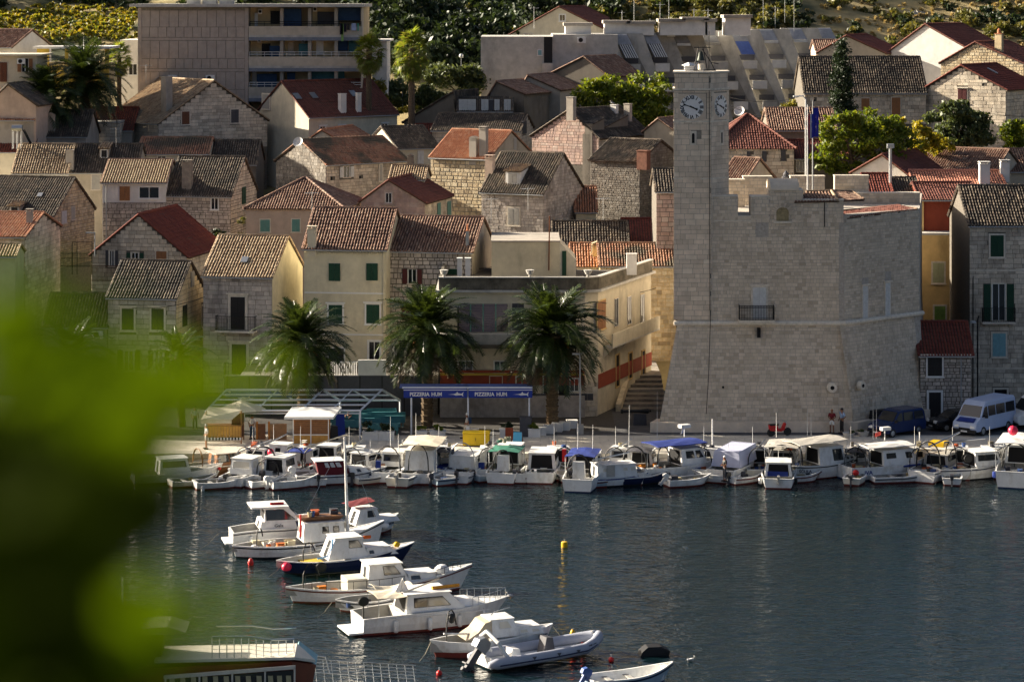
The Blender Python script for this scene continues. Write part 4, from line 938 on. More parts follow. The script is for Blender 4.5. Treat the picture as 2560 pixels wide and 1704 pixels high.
# ---------- second row
h = House('low house with weathered roof partly behind the leaves, left of the small grey house', 110, 268, 273, 199, 815, 735, Dp=7, wall=PL_GREY, roof=T_DARK, yaw=0)
acunit(h.T, h.F, h.F.uv(231,835,h.Mi)[0], h.F.uv(231,845,h.Mi)[1], .85, .6)
h = House('stone house with bright orange tile roof at the left edge', -60, 62, 150, 206, 592, 533, Dp=10, stone=ST_CREAM, wall=PL_CREAM, ch=.36, sw=.75, joint=.02, roof=T_OR, yb=860, limit=40, limR=240, amp=.07)
h.chim(65, 80, 528, 560, PL_GREY); h.finish()
h = House('low yellow-green plastered house at the left edge under the orange roof', -80, 38, 60, 202, 640, 612, Dp=4, wall=plaster('pale green plaster', (.45,.47,.30), .3), roof=T_TAN)
h = House('maroon roofed stone gable house with open shutters above a rusty rail', 229, 466, 556, 214, 640, 537, ridge='y', Dp=9.5, stone=ST_CREAM, ch=.34, sw=.6, joint=.025, roof=T_MAR, amp=.045, yb=730, limit=280, limR=20)
h.win('F', 274, 286, 627, 664, 'open', 'slate', trim=ST_TRIM, tw=.08); h.win('F', 329, 347, 632, 668, 'open', 'green', tw=.08); h.win('F', 391, 417, 628, 660, 'shut', 'wood', tw=.1)
h.finish()
fe = thing('terrace_railing', 'rusty iron bar railing in front of the maroon roofed gable house', 'railing', PW(228, 704, 211)); rb = MB()
for i in range(26): rb.tube([(i*.105,0,0),(i*.105,0,1.35)], .018, 4)
rb.build('bars', varied('rusted iron', [(.13,.06,.04)], 5, .3), fe); MB().tube([(0,0,1.3),(2.7,0,1.3)], .03, 5).tube([(0,0,.1),(2.7,0,.1)], .03, 5).build('rails', varied('rusted iron', [(.13,.06,.04)]), fe)
fe = thing('iron_fence', 'black spiked iron fence on the terrace below the golden gable', 'fence', PW(152, 668, 213)); rb = MB(); rl = MB()
for i in range(24): rb.tube([(i*.11,0,0),(i*.11,0,1.3)], .016, 4)
for z in (.1,.75,1.15): rl.tube([(0,0,z),(2.6,0,z)], .022, 4)
for x in (.95,1.35,2.6): rl.tube([(x,0,-.6),(x,0,2.1)], .03, 4)
rl.tube([(.95,0,2.1),(2.6,0,2.1)], .02, 4); rb.build('bars', IRON, fe); rl.build('rails', IRON, fe)
h = House('golden rubble gable house with a long dark roof near the left edge', -60, 133, 236, 222, 540, 446, Dp=8.5, wall=MO_MID, stone=ST_TAN, ch=.24, sw=.36, rough=True, joint=.03, roof=T_DARK, yb=650, limit=0, limR=300, oh=.15)
h.win('R', 153, 165, 528, 558, 'shut', 'white', tw=.04); h.win('R', 177, 186, 517, 549, 'shut', 'grey', tw=.04); h.skylight(101, 490, .45, .5)
h.dormer(22, 52, 515, 533, 'dark', T_TAN); h.finish()
lp = thing('street_lamp', 'white street lamp in front of the golden rubble gable', 'street lamp', PW(237, 640, 215)); MB().tube([(0,0,0),(0,0,1.9)], .06, 6).build('post', PVC, lp); MB().box(-.75, .08, -.1, .1, 1.9, 2.0).build('lamp_head', PVC, lp)
h = House('white rendered dormer house with bright striped roof and brown shutter', 256, 414, 418, 232, 456, 401, Dp=9, wall=PL_WHITE, roof=T_TAN, amp=.1, yaw=0, jit=.004, cap=T_BRN)
h.win('F', 299, 325, 466, 501, 'shut', 'wood', tw=0); h.win('F', 348, 398, 467, 496, 'pane', trim=WHITE, tw=.08)
mbs = MB(); u0, v0 = h.F.uv(258, 640, h.Mi); u1, v1 = h.F.uv(418, 506, h.Mi); o_ = put(MB().box(0,u1-u0,-.08,-.002,0,v1-v0), h.F.M(u0,v0)).build('lower_wall', MO_DARK, h.T)
lay_stones(o_, (h.F.o+Vector((u0,-.08,v0)), h.F.u, h.F.v, h.F.n), 0, v1-v0, lambda v: 0, lambda v: u1-u0, ST_GREY, ch=.32, sw=.5, joint=.03, limit=120, seed=77, rough=True)
pipe(h, 'F', 266, 462, 600, .06)
h = House('dark roofed stone house with a tall leaning chimney joined to the white dormer house', 416, 577, 641, 231.5, 489, 394, Dp=8.5, stone=ST_GREY, ch=.33, sw=.5, rough=True, joint=.03, stoneR=ST_CREAM, roof=T_DARK, yb=605, limit=200, limR=100)
h.win('F', 528, 546, 495, 524, 'pane', trim=WHITE, tw=.06); h.win('R', 604, 613, 467, 510, 'shut', 'green', tw=0); h.chim(454, 478, 402, 475, ST_DARK, label='tall dark leaning chimney'); h.finish()
h = House('hip roofed pinkish house with teal shutters', 615, 860, 905, 222, 524, 447, ridge='hip', Dp=10, wall=PL_PINK, roof=T_BRN, amp=.085)
h.win('F', 651, 675, 549, 579, 'shut', 'teal', tw=.08); h.win('F', 730, 750, 548, 579, 'shut', 'teal', tw=.08)
h = House('pink limewashed gable house with one dark window', 902, 1062, 1129, 227, 506, 451, ridge='y', Dp=9, wall=PL_PINK, stone=ST_PINK, ch=.36, sw=.7, joint=.018, roof=T_RED, amp=.04, yb=560, stoneR=ST_CREAM, limit=140, limR=60, pk=.44)
h.win('F', 964, 980, 482, 507, 'pane', trim=ST_PINK, tw=.14); h.win('R', 1092, 1100, 507, 545, 'shut', 'teal', tw=0); h.win('R', 1117, 1126, 503, 545, 'shut', 'teal', tw=0); h.finish()
h = House('small house under a tan striped roof between the pink gable and the tall rubble house', 975, 1060, 1075, 234, 448, 415, Dp=5, wall=PL_BEIGE, roof=T_TAN); h.chim(1018, 1034, 393, 415, ST_DARK, cap='tile')
h = House('grey stone house with a big dormer and dark wavy roof left of the ruin', 1204, 1358, 1455, 221, 483, 386, Dp=8.5, stone=ST_GREY, ch=.27, sw=.42, joint=.025, wall=MO_MID, roof=T_DARK, amp=.095, yb=600, limit=150, limR=150)
h.dormer(1262, 1303, 428, 462, 'grey', T_TAN, PL_WHITE); h.win('F', 1271, 1299, 520, 562, 'shut', 'grey', tw=.12); h.chim(1211, 1232, 392, 438, PL_PINK, cap='slab'); h.finish()
h = House('tall golden rubble house under a bright orange striped roof with two chimneys', 1077, 1222, 1330, 240, 397, 329, Dp=8.5, wall=MO_MID, stone=ST_TAN, ch=.36, sw=.5, rough=True, joint=.05, roof=T_OR, amp=.095, wallR=PL_BEIGE, stoneR=None, yb=545, limit=280, jit=.006)
h.chim(1171, 1191, 346, 396, PL_GREY, cap='tile', label='short chimney with a tiled cap'); h.chim(1196, 1215, 318, 394, PL_GREY, label='tall pale chimney'); h.finish()
h.win('R', 1283, 1290, 345, 375, 'shut', 'grey', tw=0)
h = House('long dark roofed terrace house with a pale shutter in the upper left', 75, 340, None, 244, 430, 362, Dp=8, wall=PL_BEIGE, roof=T_DARK, yaw=0)
h.win('F', 229, 250, 437, 474, 'shut', 'grey', tw=.06); h.chim(164, 183, 373, 428, PL_GREY, cap='flat'); h.dormer(249, 272, 371, 396, 'dark', T_TAN)
h = House('white gabled house with lit tan tiles and a solar water heater at the upper left', 32, 78, 170, 243, 432, 362, ridge='x', Dp=8, wall=PL_WHITE, roof=T_TAN, yaw=0) if False else h
wt = thing('solar_water_heater', 'silver solar water tank on a frame on the roof at the left edge', 'water heater', PW(30, 362, 246))
MB().tube([(0,0,1.6),(1.0,.0,1.6)], .3, 12).build('tank', STEEL, wt)
fr_ = MB()
for x in (.1,.5,.9):
    for y in (-.3,.3): fr_.tube([(x,y,-.4),(x,y,1.4)], .025, 4)
fr_.build('frame', STEEL, wt); MB().prism([(1.1,-.4,1.4),(1.1,.5,1.4),(1.8,.5,0),(1.8,-.4,0)], (.05,0,.05)).build('collector', GLASS, wt)
h = House('house with lit tan tile patch and two small dark windows in the upper left', 345, 520, None, 250, 384, 345, Dp=7, wall=PL_CREAM, roof=T_MIX, yaw=0)
h.win('F', 394, 415, 390, 402, 'pane', tw=.08); h.win('F', 468, 490, 386, 400, 'pane', tw=.08)
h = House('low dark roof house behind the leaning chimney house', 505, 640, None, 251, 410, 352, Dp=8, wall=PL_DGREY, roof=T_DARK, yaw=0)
h = House('big stone gable house with brown shutters below the apartment block', 265, 396, 668, 262, 308, 203, Dp=13, stone=ST_CREAM, ch=.36, sw=.85, joint=.02, roof=T_TAN, yb=362, limit=60, limR=240)
h.win('R', 454, 473, 279, 311, 'shut', 'brown', tw=.1); h.win('R', 577, 596, 274, 307, 'shut', 'slate', tw=.1); h.chim(396, 421, 186, 283, PL_GREY, cap='flat', label='tall grey chimney stack')
h.finish()
h = House('low stone wall house with a flat top under the big gable house', 218, 300, 396, 262.5, 308, 308, ridge='flat', Dp=5, stone=ST_CREAM, ch=.34, sw=.8, joint=.02, yb=350, limit=60, yaw=0); h.finish()
h = House('large red roofed house with two white chimneys and three skylights', 772, 993, 640, 266, 292, 205, Dp=9.5, wall=PL_CREAM, roof=T_RED, amp=.04, tl=.5, name='red_roof_house')
for p_ in ((742,243),(783,241),(882,236)): h.skylight(*p_)
h.chim(851, 868, 232, 284, PL_WHITE, cap='flat', label='left of two white chimneys'); h.chim(893, 905, 230, 282, PL_WHITE, cap='flat', label='right of two white chimneys')
for r_ in ((799,813,316,330),(846,860,314,327),(954,968,309,317)): h.win('F', *r_, 'pane', trim=WHITE, tw=.07, head=True)
h.win('L', 657, 675, 236, 272, 'shut', 'grey', tw=.12)
h = House('small cream gable under a short red roof behind the satellite dish', 768, 850, 925, 256, 353, 326, ridge='y', Dp=9, wall=PL_CREAM, roof=T_OR, amp=.045, pk=.45)
h = House('stone house whose roof is half grey and half orange tiles', 815, 1018, 690, 244, 411, 351, Dp=8, stone=ST_CREAM, ch=.32, sw=.52, joint=.022, wall=PL_CREAM, roof=T_MIX, amp=.08, yb=500, stoneR=ST_DARK, limit=200, limR=100)
h.win('F', 858, 874, 416, 443, 'open', 'white', tw=.04); h.win('F', 826, 831, 441, 451, 'void', tw=0); h.win('F', 898, 902, 439, 448, 'void', tw=0); h.win('F', 948, 955, 412, 452, 'shut', 'grey', tw=.1); h.finish()
dish('large pale satellite dish on the dark gable beside the half orange roof', 746, 356, 242, .5)
h = House('grey tiled house with one white shutter beside the maroon roof', 995, 1097, 915, 256, 371, 318, Dp=8, wall=PL_CREAM, roof=T_DARK, amp=.07)
h.win('F', 1043, 1059, 376, 413, 'shut', 'white', tw=0)
h = House('maroon roofed house with one skylight in the middle of the town', 1035, 1160, None, 262, 375, 312, Dp=8, wall=PL_BEIGE, roof=T_MAR, amp=.045, yaw=0); h.skylight(1108, 337)
h = House('small stone gable house with a dark attic shutter behind the orange roof', 1080, 1300, 1333, 259, 328, 287, Dp=8, stone=ST_CREAM, ch=.34, sw=.6, joint=.022, wall=PL_CREAM, roof=T_DARK, yb=370, limit=40, limR=60)
h.win('R', 1305, 1315, 303, 335, 'shut', 'slate', tw=0); h.finish()
h = House('pink washed stone gable house with two dormers and a gull on its chimney', 1330, 1497, 1622, 249, 344, 275, ridge='y', Dp=9.5, stone=ST_PINK, ch=.30, sw=.46, joint=.03, roof=T_DARK, yb=400, stoneR=ST_CREAM, limit=200, limR=80, amp=.06, pk=.57)
h.win('R', 1511, 1524, 378, 392, 'pane', tw=.08); h.win('R', 1537, 1550, 374, 386, 'pane', tw=.08); h.finish()
for xl, xr, yt, yb in ((1490,1512,295,318),(1550,1572,288,308)): h.dormer(xl, xr, yt, yb, 'dark', T_DARK, PL_DGREY)
h.chim(1414, 1434, 241, 286, PL_GREY, cap='flat'); h.chim(1525, 1541, 262, 281, PL_WHITE, cap='flat'); h.chim(1558, 1575, 258, 300, PL_GREY, cap='flat')
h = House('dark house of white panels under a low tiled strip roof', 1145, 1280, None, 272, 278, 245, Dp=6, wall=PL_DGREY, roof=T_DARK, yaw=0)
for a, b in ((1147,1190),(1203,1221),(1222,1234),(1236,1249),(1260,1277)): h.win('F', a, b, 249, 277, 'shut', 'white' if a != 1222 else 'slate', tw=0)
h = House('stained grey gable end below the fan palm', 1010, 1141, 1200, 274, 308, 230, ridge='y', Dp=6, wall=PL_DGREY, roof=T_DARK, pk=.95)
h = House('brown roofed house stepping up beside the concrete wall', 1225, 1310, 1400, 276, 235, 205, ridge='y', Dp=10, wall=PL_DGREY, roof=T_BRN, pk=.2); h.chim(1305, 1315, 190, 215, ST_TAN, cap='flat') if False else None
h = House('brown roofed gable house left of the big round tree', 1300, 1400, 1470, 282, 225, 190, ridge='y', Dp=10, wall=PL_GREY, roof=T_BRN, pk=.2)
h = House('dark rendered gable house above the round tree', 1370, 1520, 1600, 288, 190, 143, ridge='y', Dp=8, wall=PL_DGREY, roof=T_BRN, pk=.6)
h = House('pale little gable house just left of the clock tower', 1610, 1690, 1760, 252, 330, 298, ridge='y', Dp=7, wall=PL_BEIGE, roof=T_BRN, pk=.45)
h = House('dark ruined rubble house with a ragged roof left of the clock tower', 1476, 1600, 1700, 232, 404, 352, Dp=8, wall=MO_DARK, stone=ST_DARK, ch=.20, sw=.34, rough=True, joint=.025, roof=T_DARK, amp=.08, jit=.03, yb=560, limit=220, limR=60, gutter=False)
h.chim(1590, 1618, 376, 408, varied('old brick', [(.28,.12,.07),(.2,.09,.06)], 5, .3), cap='flat', label='crumbling brick chimney'); h.finish()
h = House('narrow pink block stone house squeezed against the clock tower', 1641, 1740, None, 212, 478, 424, Dp=7, stone=ST_PINK, ch=.38, sw=.6, joint=.04, wall=MO_DARK, roof=T_DARK, yb=620, limit=80, yaw=0); h.finish()
h = House('orange tile roof with yellow wall glimpsed behind the grey dormer house', 1440, 1490, None, 226, 528, 468, Dp=6, wall=PL_YEL, roof=T_OR, amp=.09, yaw=0)
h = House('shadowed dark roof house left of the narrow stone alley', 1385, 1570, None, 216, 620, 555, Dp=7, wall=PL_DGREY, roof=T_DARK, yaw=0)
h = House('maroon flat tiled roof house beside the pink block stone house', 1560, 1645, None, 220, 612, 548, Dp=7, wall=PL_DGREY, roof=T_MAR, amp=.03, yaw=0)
h = House('orange striped lean-to roof above the terrace', 1430, 1560, None, 212, 665, 610, Dp=6, wall=PL_CREAM, roof=T_OR, yaw=0); h.chim(1480, 1506, 612, 645, ST_TAN, cap='tile')
h = House('long mixed tile roof house with tan stone side in the alley by the castle', 1500, 1690, None, 209.5, 664, 610, Dp=7, wall=PL_OCHRE, stone=ST_TAN, ch=.33, sw=.55, joint=.025, roof=T_MIX, yb=990, limit=200, yaw=0); h.finish()
# ---------- right side of the town, behind the castle
h = House('white stone house with dark shutters under a big red roof right of the clock tower', 1780, 1985, None, 228, 372, 287, ridge='hip', Dp=10, stone=ST_CREAM, ch=.36, sw=.7, joint=.02, roof=T_RED, amp=.045, yb=440, limit=120, yaw=0)
for r_ in ((1868,1876,378,395),(1906,1916,378,405),(1953,1964,374,403)): h.win('F', *r_, 'shut', 'slate', tw=0)
h.finish()
h = House('small tan gable house with a thick stubby chimney right behind the castle', 1800, 1860, 1935, 213, 455, 398, Dp=6, wall=PL_BEIGE, roof=T_BRN, amp=.09)
h.chim(1887-0, 1903, 372, 440, PL_GREY, cap='flat') if False else None
h = House('striped hip roof house behind the flagpoles', 1925, 2090, None, 240, 325, 272, Dp=8, wall=PL_DGREY, roof=T_BRN, amp=.1, yaw=0)
h = House('maroon roofed house behind the flagpoles with dark glazed front', 1960, 2120, None, 232, 395, 352, Dp=6, wall=PL_DGREY, roof=T_MAR, amp=.045, yaw=0); h.win('F', 1990, 2015, 400, 430, 'pane', tw=0, bars=2)
h = House('long stone house with brown plank shutters under a grey ribbed roof', 2012, 2315, None, 254, 231, 144, Dp=9, stone=ST_CREAM, ch=.34, sw=.55, joint=.022, roof=T_DARK, amp=.09, yb=300, limit=260, yaw=0)
h.win('F', 2153, 2174, 246, 276, 'shut', 'wood', tw=.08); h.win('F', 2229, 2251, 244, 287, 'shut', 'wood', tw=.08); h.win('F', 2035, 2038, 248, 257, 'void', tw=0); h.chim(2328, 2350, 138, 160, ST_DARK, cap='flat') if False else None; h.finish()
h = House('large stone gable house with maroon roof at the upper right', 2313, 2515, 2600, 250, 224, 165, ridge='y', Dp=9, stone=ST_CREAM, ch=.36, sw=.66, joint=.022, roof=T_MAR, amp=.04, yb=360, limit=280, pk=.45)
h.win('F', 2395, 2418, 222, 257, 'shut', 'maroon', tw=.08, head=True); h.win('F', 2456, 2459, 208, 217, 'void', tw=0); h.skylight(2480, 180, .3, 1.2); h.finish()
h = House('rubble gable with red roof and tall chimney at the top right', 2352, 2560, 2640, 268, 160, 107, ridge='y', Dp=9, wall=MO_MID, stone=ST_TAN, ch=.26, sw=.4, rough=True, roof=T_RED, amp=.04, yb=200, limit=160, pk=.42); h.chim(2486, 2504, 82, 128, ST_TAN, cap='pot', label='tall chimney with a red pot'); h.finish()
h = House('white gabled house with long red roof at the top right', 2228, 2430, 2520, 280, 128, 62, ridge='y', Dp=9, wall=PL_WHITE, roof=T_RED, amp=.04, pk=.43); h.chim(2290, 2300, 58, 75, PL_WHITE, cap='slab') if False else None
h = House('beige gabled house with maroon roof behind the cypress', 2045, 2212, 2260, 284, 133, 90, ridge='y', Dp=9, wall=PL_BEIGE, roof=T_RED, amp=.04, pk=.43)
h.win('F', 2065, 2088, 150, 160, 'shut', 'white', tw=0); h.win('F', 2130, 2141, 150, 161, 'pane', tw=.05)
h = House('low striped roof house between the terraced flats and the beige gable', 2040, 2100, None, 290, 125, 102, Dp=5, wall=PL_PINK, roof=T_BRN, amp=.09, yaw=0)
h = House('cream gable house with pale red roof behind the castle', 2130, 2268, 2350, 222, 436, 388, ridge='y', Dp=9, wall=PL_WHITE, roof=T_RED, amp=.045, pk=.55); 
t = thing('steel_flue', 'tall grey steel flue pipe with a square cowl in front of the cream gable', 'flue', PW(2226, 490, 214)); MB().tube([(0,0,-.5),(0,0,4.2)], .13, 8).build('pipe', STEEL, t); MB().box(-.28,.28,-.28,.28,4.0,4.35).build('cowl', STEEL, t)
h = House('wide dark red ribbed roof house at the right with lit tile specks', 2290, 2480, 2560, 228, 440, 376, Dp=8, wall=PL_BEIGE, roof=T_BRN, amp=.075)
h.chim(2310, 2323, 405, 440, ST_TAN, cap='tile')
h = House('dark red roof house at the far right edge above the pinkish roof', 2470, 2640, None, 232, 428, 374, Dp=8, wall=PL_BEIGE, roof=T_BRN, amp=.075, yaw=0)
h = House('pale red roof house with two white chimneys at the right', 2290, 2515, None, 219, 468, 428, Dp=7, wall=PL_OCHRE, roof=varied('pale red tiles', [(.46,.19,.13),(.52,.24,.16)], 4, .15), amp=.04, yaw=0)
h.chim(2450, 2475, 408, 462, PL_WHITE, cap='slab', label='white chimney nearer the pinkish roof centre'); h.chim(2502, 2524, 405, 438, PL_WHITE, cap='slab') 
h = House('dark maroon roof fragment right behind the castle parapet', 2170, 2232, None, 212, 492, 436, Dp=7, wall=PL_BEIGE, roof=T_MAR, amp=.06, yaw=0)
h = House('dark ribbed roof fragment beside the steel flue', 2226, 2300, None, 213, 490, 446, Dp=6, wall=PL_YEL, roof=T_DARK, amp=.07, yaw=0)
# ---------- upper left
h = House('white gable house with brown tile roof at the top left corner', -60, 30, 128, 268, 118, 76, ridge='x', Dp=8, wall=PL_WHITE, roof=T_BRN)
h = House('cream house with a flat canopy and an outdoor unit at the left edge', -40, 92, None, 258, 140, 140, ridge='flat', Dp=6, wall=PL_CREAM, trimc=PL_CREAM, par=.5, yaw=0)
h.win('F', 54, 72, 147, 180, 'open', 'wood', tw=0); acunit(h.T, h.F, h.F.uv(44,160,h.Mi)[0], h.F.uv(44,160,h.Mi)[1]); h.win('F', 0, 18, 156, 205, 'shut', 'brown', tw=0, kind='door')
yl = thing('yellow_pavilion', 'bright yellow open flat roofed terrace building behind the palms', 'building', PW(92, 178, 266)); s_ = 266/F
q = MB(); q.box(0, 180*s_, 0, .3, -2, 14*s_); q.box(0, 30*s_, 0, .3, 14*s_, 56*s_); q.box(70*s_, 78*s_, 0, .3, 14*s_, 56*s_); q.box(170*s_, 180*s_, 0, .3, 14*s_, 56*s_); q.build('wall', varied('bright yellow plaster', [(.62,.46,.10)], 2, .1), yl)
MB().box(-.3, 190*s_, -.6, 5, 56*s_, 62*s_).build('roof_slab', PL_WHITE, yl); MB().box(0, 180*s_, 4, 4.3, -2, 20*s_).build('rear_wall', PL_YEL2, yl)
h = House('small grey gable roof at the left edge below the balcony', -30, 90, 130, 250, 262, 212, ridge='y', Dp=6, wall=PL_PINK, roof=T_DARK, pk=.42)
h = House('pale orange roof at the left edge under the palms', -70, 84, None, 250, 300, 272, Dp=6, wall=PL_GREY, roof=T_OR, amp=.05, yaw=0)
h = House('green-grey ribbed roof house below the palms', 96, 215, None, 254, 340, 277, Dp=8, wall=PL_GREY, roof=T_DARK, yaw=0); h.chim(116, 137, 288, 330, PL_GREY, cap='tile')
h = House('maroon roofed house behind the palms beside the stone gable house', 190, 330, None, 264, 325, 270, Dp=8, wall=PL_GREY, roof=T_MAR, amp=.045, yaw=0)
h = House('maroon roofed house with a skylight at the left edge', -50, 82, None, 249, 378, 308, Dp=8, wall=PL_CREAM, roof=T_MAR, amp=.045, yaw=0); h.skylight(15, 332)
h = House('white walled house with lit tan tiles under the solar heater', 33, 168, 172, 243, 431, 362, Dp=7.5, wall=PL_WHITE, roof=T_TAN, amp=.085, yaw=0)
# ---------- white annex right of the block, behind palms
h = House('white flat roofed house between the apartment block and the fan palm', 930, 967, None, 285, 104, 104, ridge='flat', Dp=8, wall=PL_WHITE, trimc=PL_WHITE, par=.4, yaw=0); h.win('F', 942, 956, 128, 168, 'pane', tw=0)
h = House('white flat roofed house at the left of the apartment block', 300, 350, None, 285, 104, 104, ridge='flat', Dp=8, wall=PL_WHITE, trimc=PL_WHITE, yaw=0); h.win('F', 322, 343, 160, 188, 'pane', trim=WHITE, tw=.05)
# ================================================================ left apartment block
YA = 275.0; sA = YA/F
apt = thing('apartment_block', 'five storey flat roofed apartment block with panelled side and long balconies', 'apartment block', (xof(345,YA),YA,ground(YA)-1)); zA = ground(YA)-1; X0 = xof(345,YA)
def ax(px): return xof(px,YA)-X0
def az(py): return zof(py,YA)-zA
aw = MB().box(0, ax(622), 0, 14, 0, az(18)).build('wall', MO_MID, apt)
MB().box(-.8, ax(912), -.9, 14.5, az(18)+.002, az(10)).build('roof_slab', PL_CONC, apt)
rows = [(26,68,11),(68,94,12),(94,102,1),(102,147,11),(147,172,12),(172,180,1),(180,224,11),(224,262,12)]
for (y0, y1, n) in rows:
    for i in range(n):
        xa = lerp(352, 612, i/n); xb = lerp(352, 612, (i+1)/n)
        MB().box(ax(xa)+.03, ax(xb)-.03, -.05, -.001, az(y1)+.03, az(y0)-.03).build('facade_panel', PL_APT, aw)
for px in (345, 612):
    MB().box(ax(px), ax(px+9), -.12, -.001, 0, az(20)).build('pilaster', PL_APT, apt)
fA = Face((0,0,0), (1,0,0), (0,-1,0), 12, 0, 12)
for px in (421, 515): acunit(apt, fA, ax(px), az(202), .95, .6)
MB().box(ax(622)+.002, ax(905), 2.0, 14, 0, az(18)).build('rear_wall', plaster('sand balcony wall', (.55,.44,.26), .3), apt)
MB().box(ax(902), ax(906), .05, 2.0, 0, az(18)).build('end_post', PL_APT2, apt)
NAVY = varied('navy fabric blind', [(.02,.05,.11)], 3, .2, .8); TEALF = varied('teal fabric', [(.04,.13,.15)], 3, .2, .8)
for fl, (yp, yb_) in enumerate(((66,88),(142,165),(218,240))):
    MB().box(ax(622)+.003, ax(905), -.1, .1, az(yb_), az(yp)).build('balcony_parapet', PL_APT2, apt); MB().box(ax(622)+.003, ax(905), -.1, 1.99, az(yb_+3)-.1, az(yb_)-.002).build('balcony_slab', PL_CONC, apt)
    MB().box(ax(622)+.003, ax(905), -.15, -.05, az(yb_+14), az(yb_+3)-.102).build('awning_box', varied('blue grey awning box', [(.20,.22,.26)], 3, .15), apt)
    rr_ = MB()
    for z in (.25,.5): rr_.tube([(ax(624),0,az(yp)+z),(ax(903),0,az(yp)+z)], .03, 4)
    for i in range(16): x = lerp(ax(624), ax(903), i/15); rr_.tube([(x,0,az(yp)),(x,0,az(yp)+.5)], .02, 4)
    rr_.build('railing', WHITE if fl else IRON, apt)
    for px in (702, 772, 838): MB().box(ax(px)-.1, ax(px)+.25, .12, 1.9, az(yp)-.0, az(yp-45)).build('divider', PL_GREY, apt)
for (xl, xr, yt, yb_, m_, nm) in ((700,752,22,66,NAVY,'blind'),(842,902,20,52,NAVY,'blind'),(632,640,33,66,WHITE,'door'),(672,700,28,60,SH['dark'],'window'),(790,835,30,62,SH['slate'],'window'),
      (745,773,110,140,TEALF,'blind'),(787,805,104,138,WHITE,'door'),(838,868,95,128,NAVY,'blind'),(870,898,98,130,TEALF,'blind'),(650,672,110,144,SH['dark'],'window'),(716,730,107,142,PL_APT2,'door'),(672,700,115,145,NAVY,'blind'),
      (640,690,185,222,NAVY,'blind'),(716,736,182,214,NAVY,'blind'),(775,860,172,200,TEALF,'blind'),(626,637,180,222,WHITE,'door')):
    MB().box(ax(xl), ax(xr), .9 if nm == 'blind' else 1.94, (.95 if nm == 'blind' else 1.998), az(yb_), az(yt)).build(nm, m_, apt)
for px, py in ((642,36),(780,30),(640,108),(750,108)): 
    o = MB().box(ax(px), ax(px+9), 1.6, 1.99, az(py), az(py-13)).build('air_conditioner', WHITE, apt); MB().lathe([(.16,0),(.16,.01)], 10, (ax(px+4.5),1.58,az(py-6.5)), 'y').build('fan_grille', IRON, o)
cl = thing('laundry', 'dark clothes and a pale blue striped towel drying over the top balcony rail', 'laundry', (X0+ax(850), YA-.3, zA+az(66)))
for i, (dx, w_, l_, c_) in enumerate(((0,.35,1.2,(.02,.02,.03)),(.4,.3,.9,(.01,.01,.02)),(.75,.3,.7,(.02,.02,.02)),(1.25,.5,.75,(.35,.42,.62)),(.15,.25,1.9,(.20,.35,.10)),(1.9,.12,.8,(.05,.35,.25)))): MB().box(dx, dx+w_, -.03, 0, .3-l_, .3+.001*i).build('cloth', varied('cloth %d' % i, [c_], 4, .2), cl)
for px, py in ((458,6),(498,3),(540,5)): MB().box(ax(px), ax(px+34), 3, 5, az(10)+.002, az(py-6)).build('roof_box', PL_CONC, apt)
# ================================================================ terraced concrete flats (right)
YF = 296.0
flats = thing('terraced_flats', 'weathered concrete apartment building with sloping fin walls and striped awnings', 'apartment block', (xof(1202,YF),YF,ground(YF)-1.2)); zF = ground(YF)-1.2; XF = xof(1202,YF)
def fx(px, Y=YF): return xof(px,Y)-XF
def fz(py, Y=YF): return zof(py,Y)-zF
fw = MB(); fw.box(0, fx(1382), 0, 14, 0, fz(92)); fw.build('end_wall', PL_CONC, flats)
MB().box(fx(1382)+.003, fx(1545), .4, 14, 0, fz(87)).build('wall', PL_CONC, flats)
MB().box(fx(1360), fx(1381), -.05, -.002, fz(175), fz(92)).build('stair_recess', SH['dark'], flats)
MB().box(fx(1355), fx(1383), -.8, -.052, fz(182), fz(158)).build('balcony', PL_CONC, flats)
add_window(flats, Face((0,0,0),(1,0,0),(0,-1,0),9,0,9), fx(1345), fx(1354), fz(138), fz(126), 'shut', 'sky', trim=WHITE, tw=.08)
fF = Face((0,0,0), (1,0,0), (0,-1,0), 30, 0, 30); acunit(flats, fF, fx(1443), fz(108)+0, 1.0, .7)
AWN = varied('striped awning white', [(.6,.6,.58)], 3, .15); AWB = varied('striped awning blue', [(.10,.16,.45)], 3, .15)
NFIN = 8
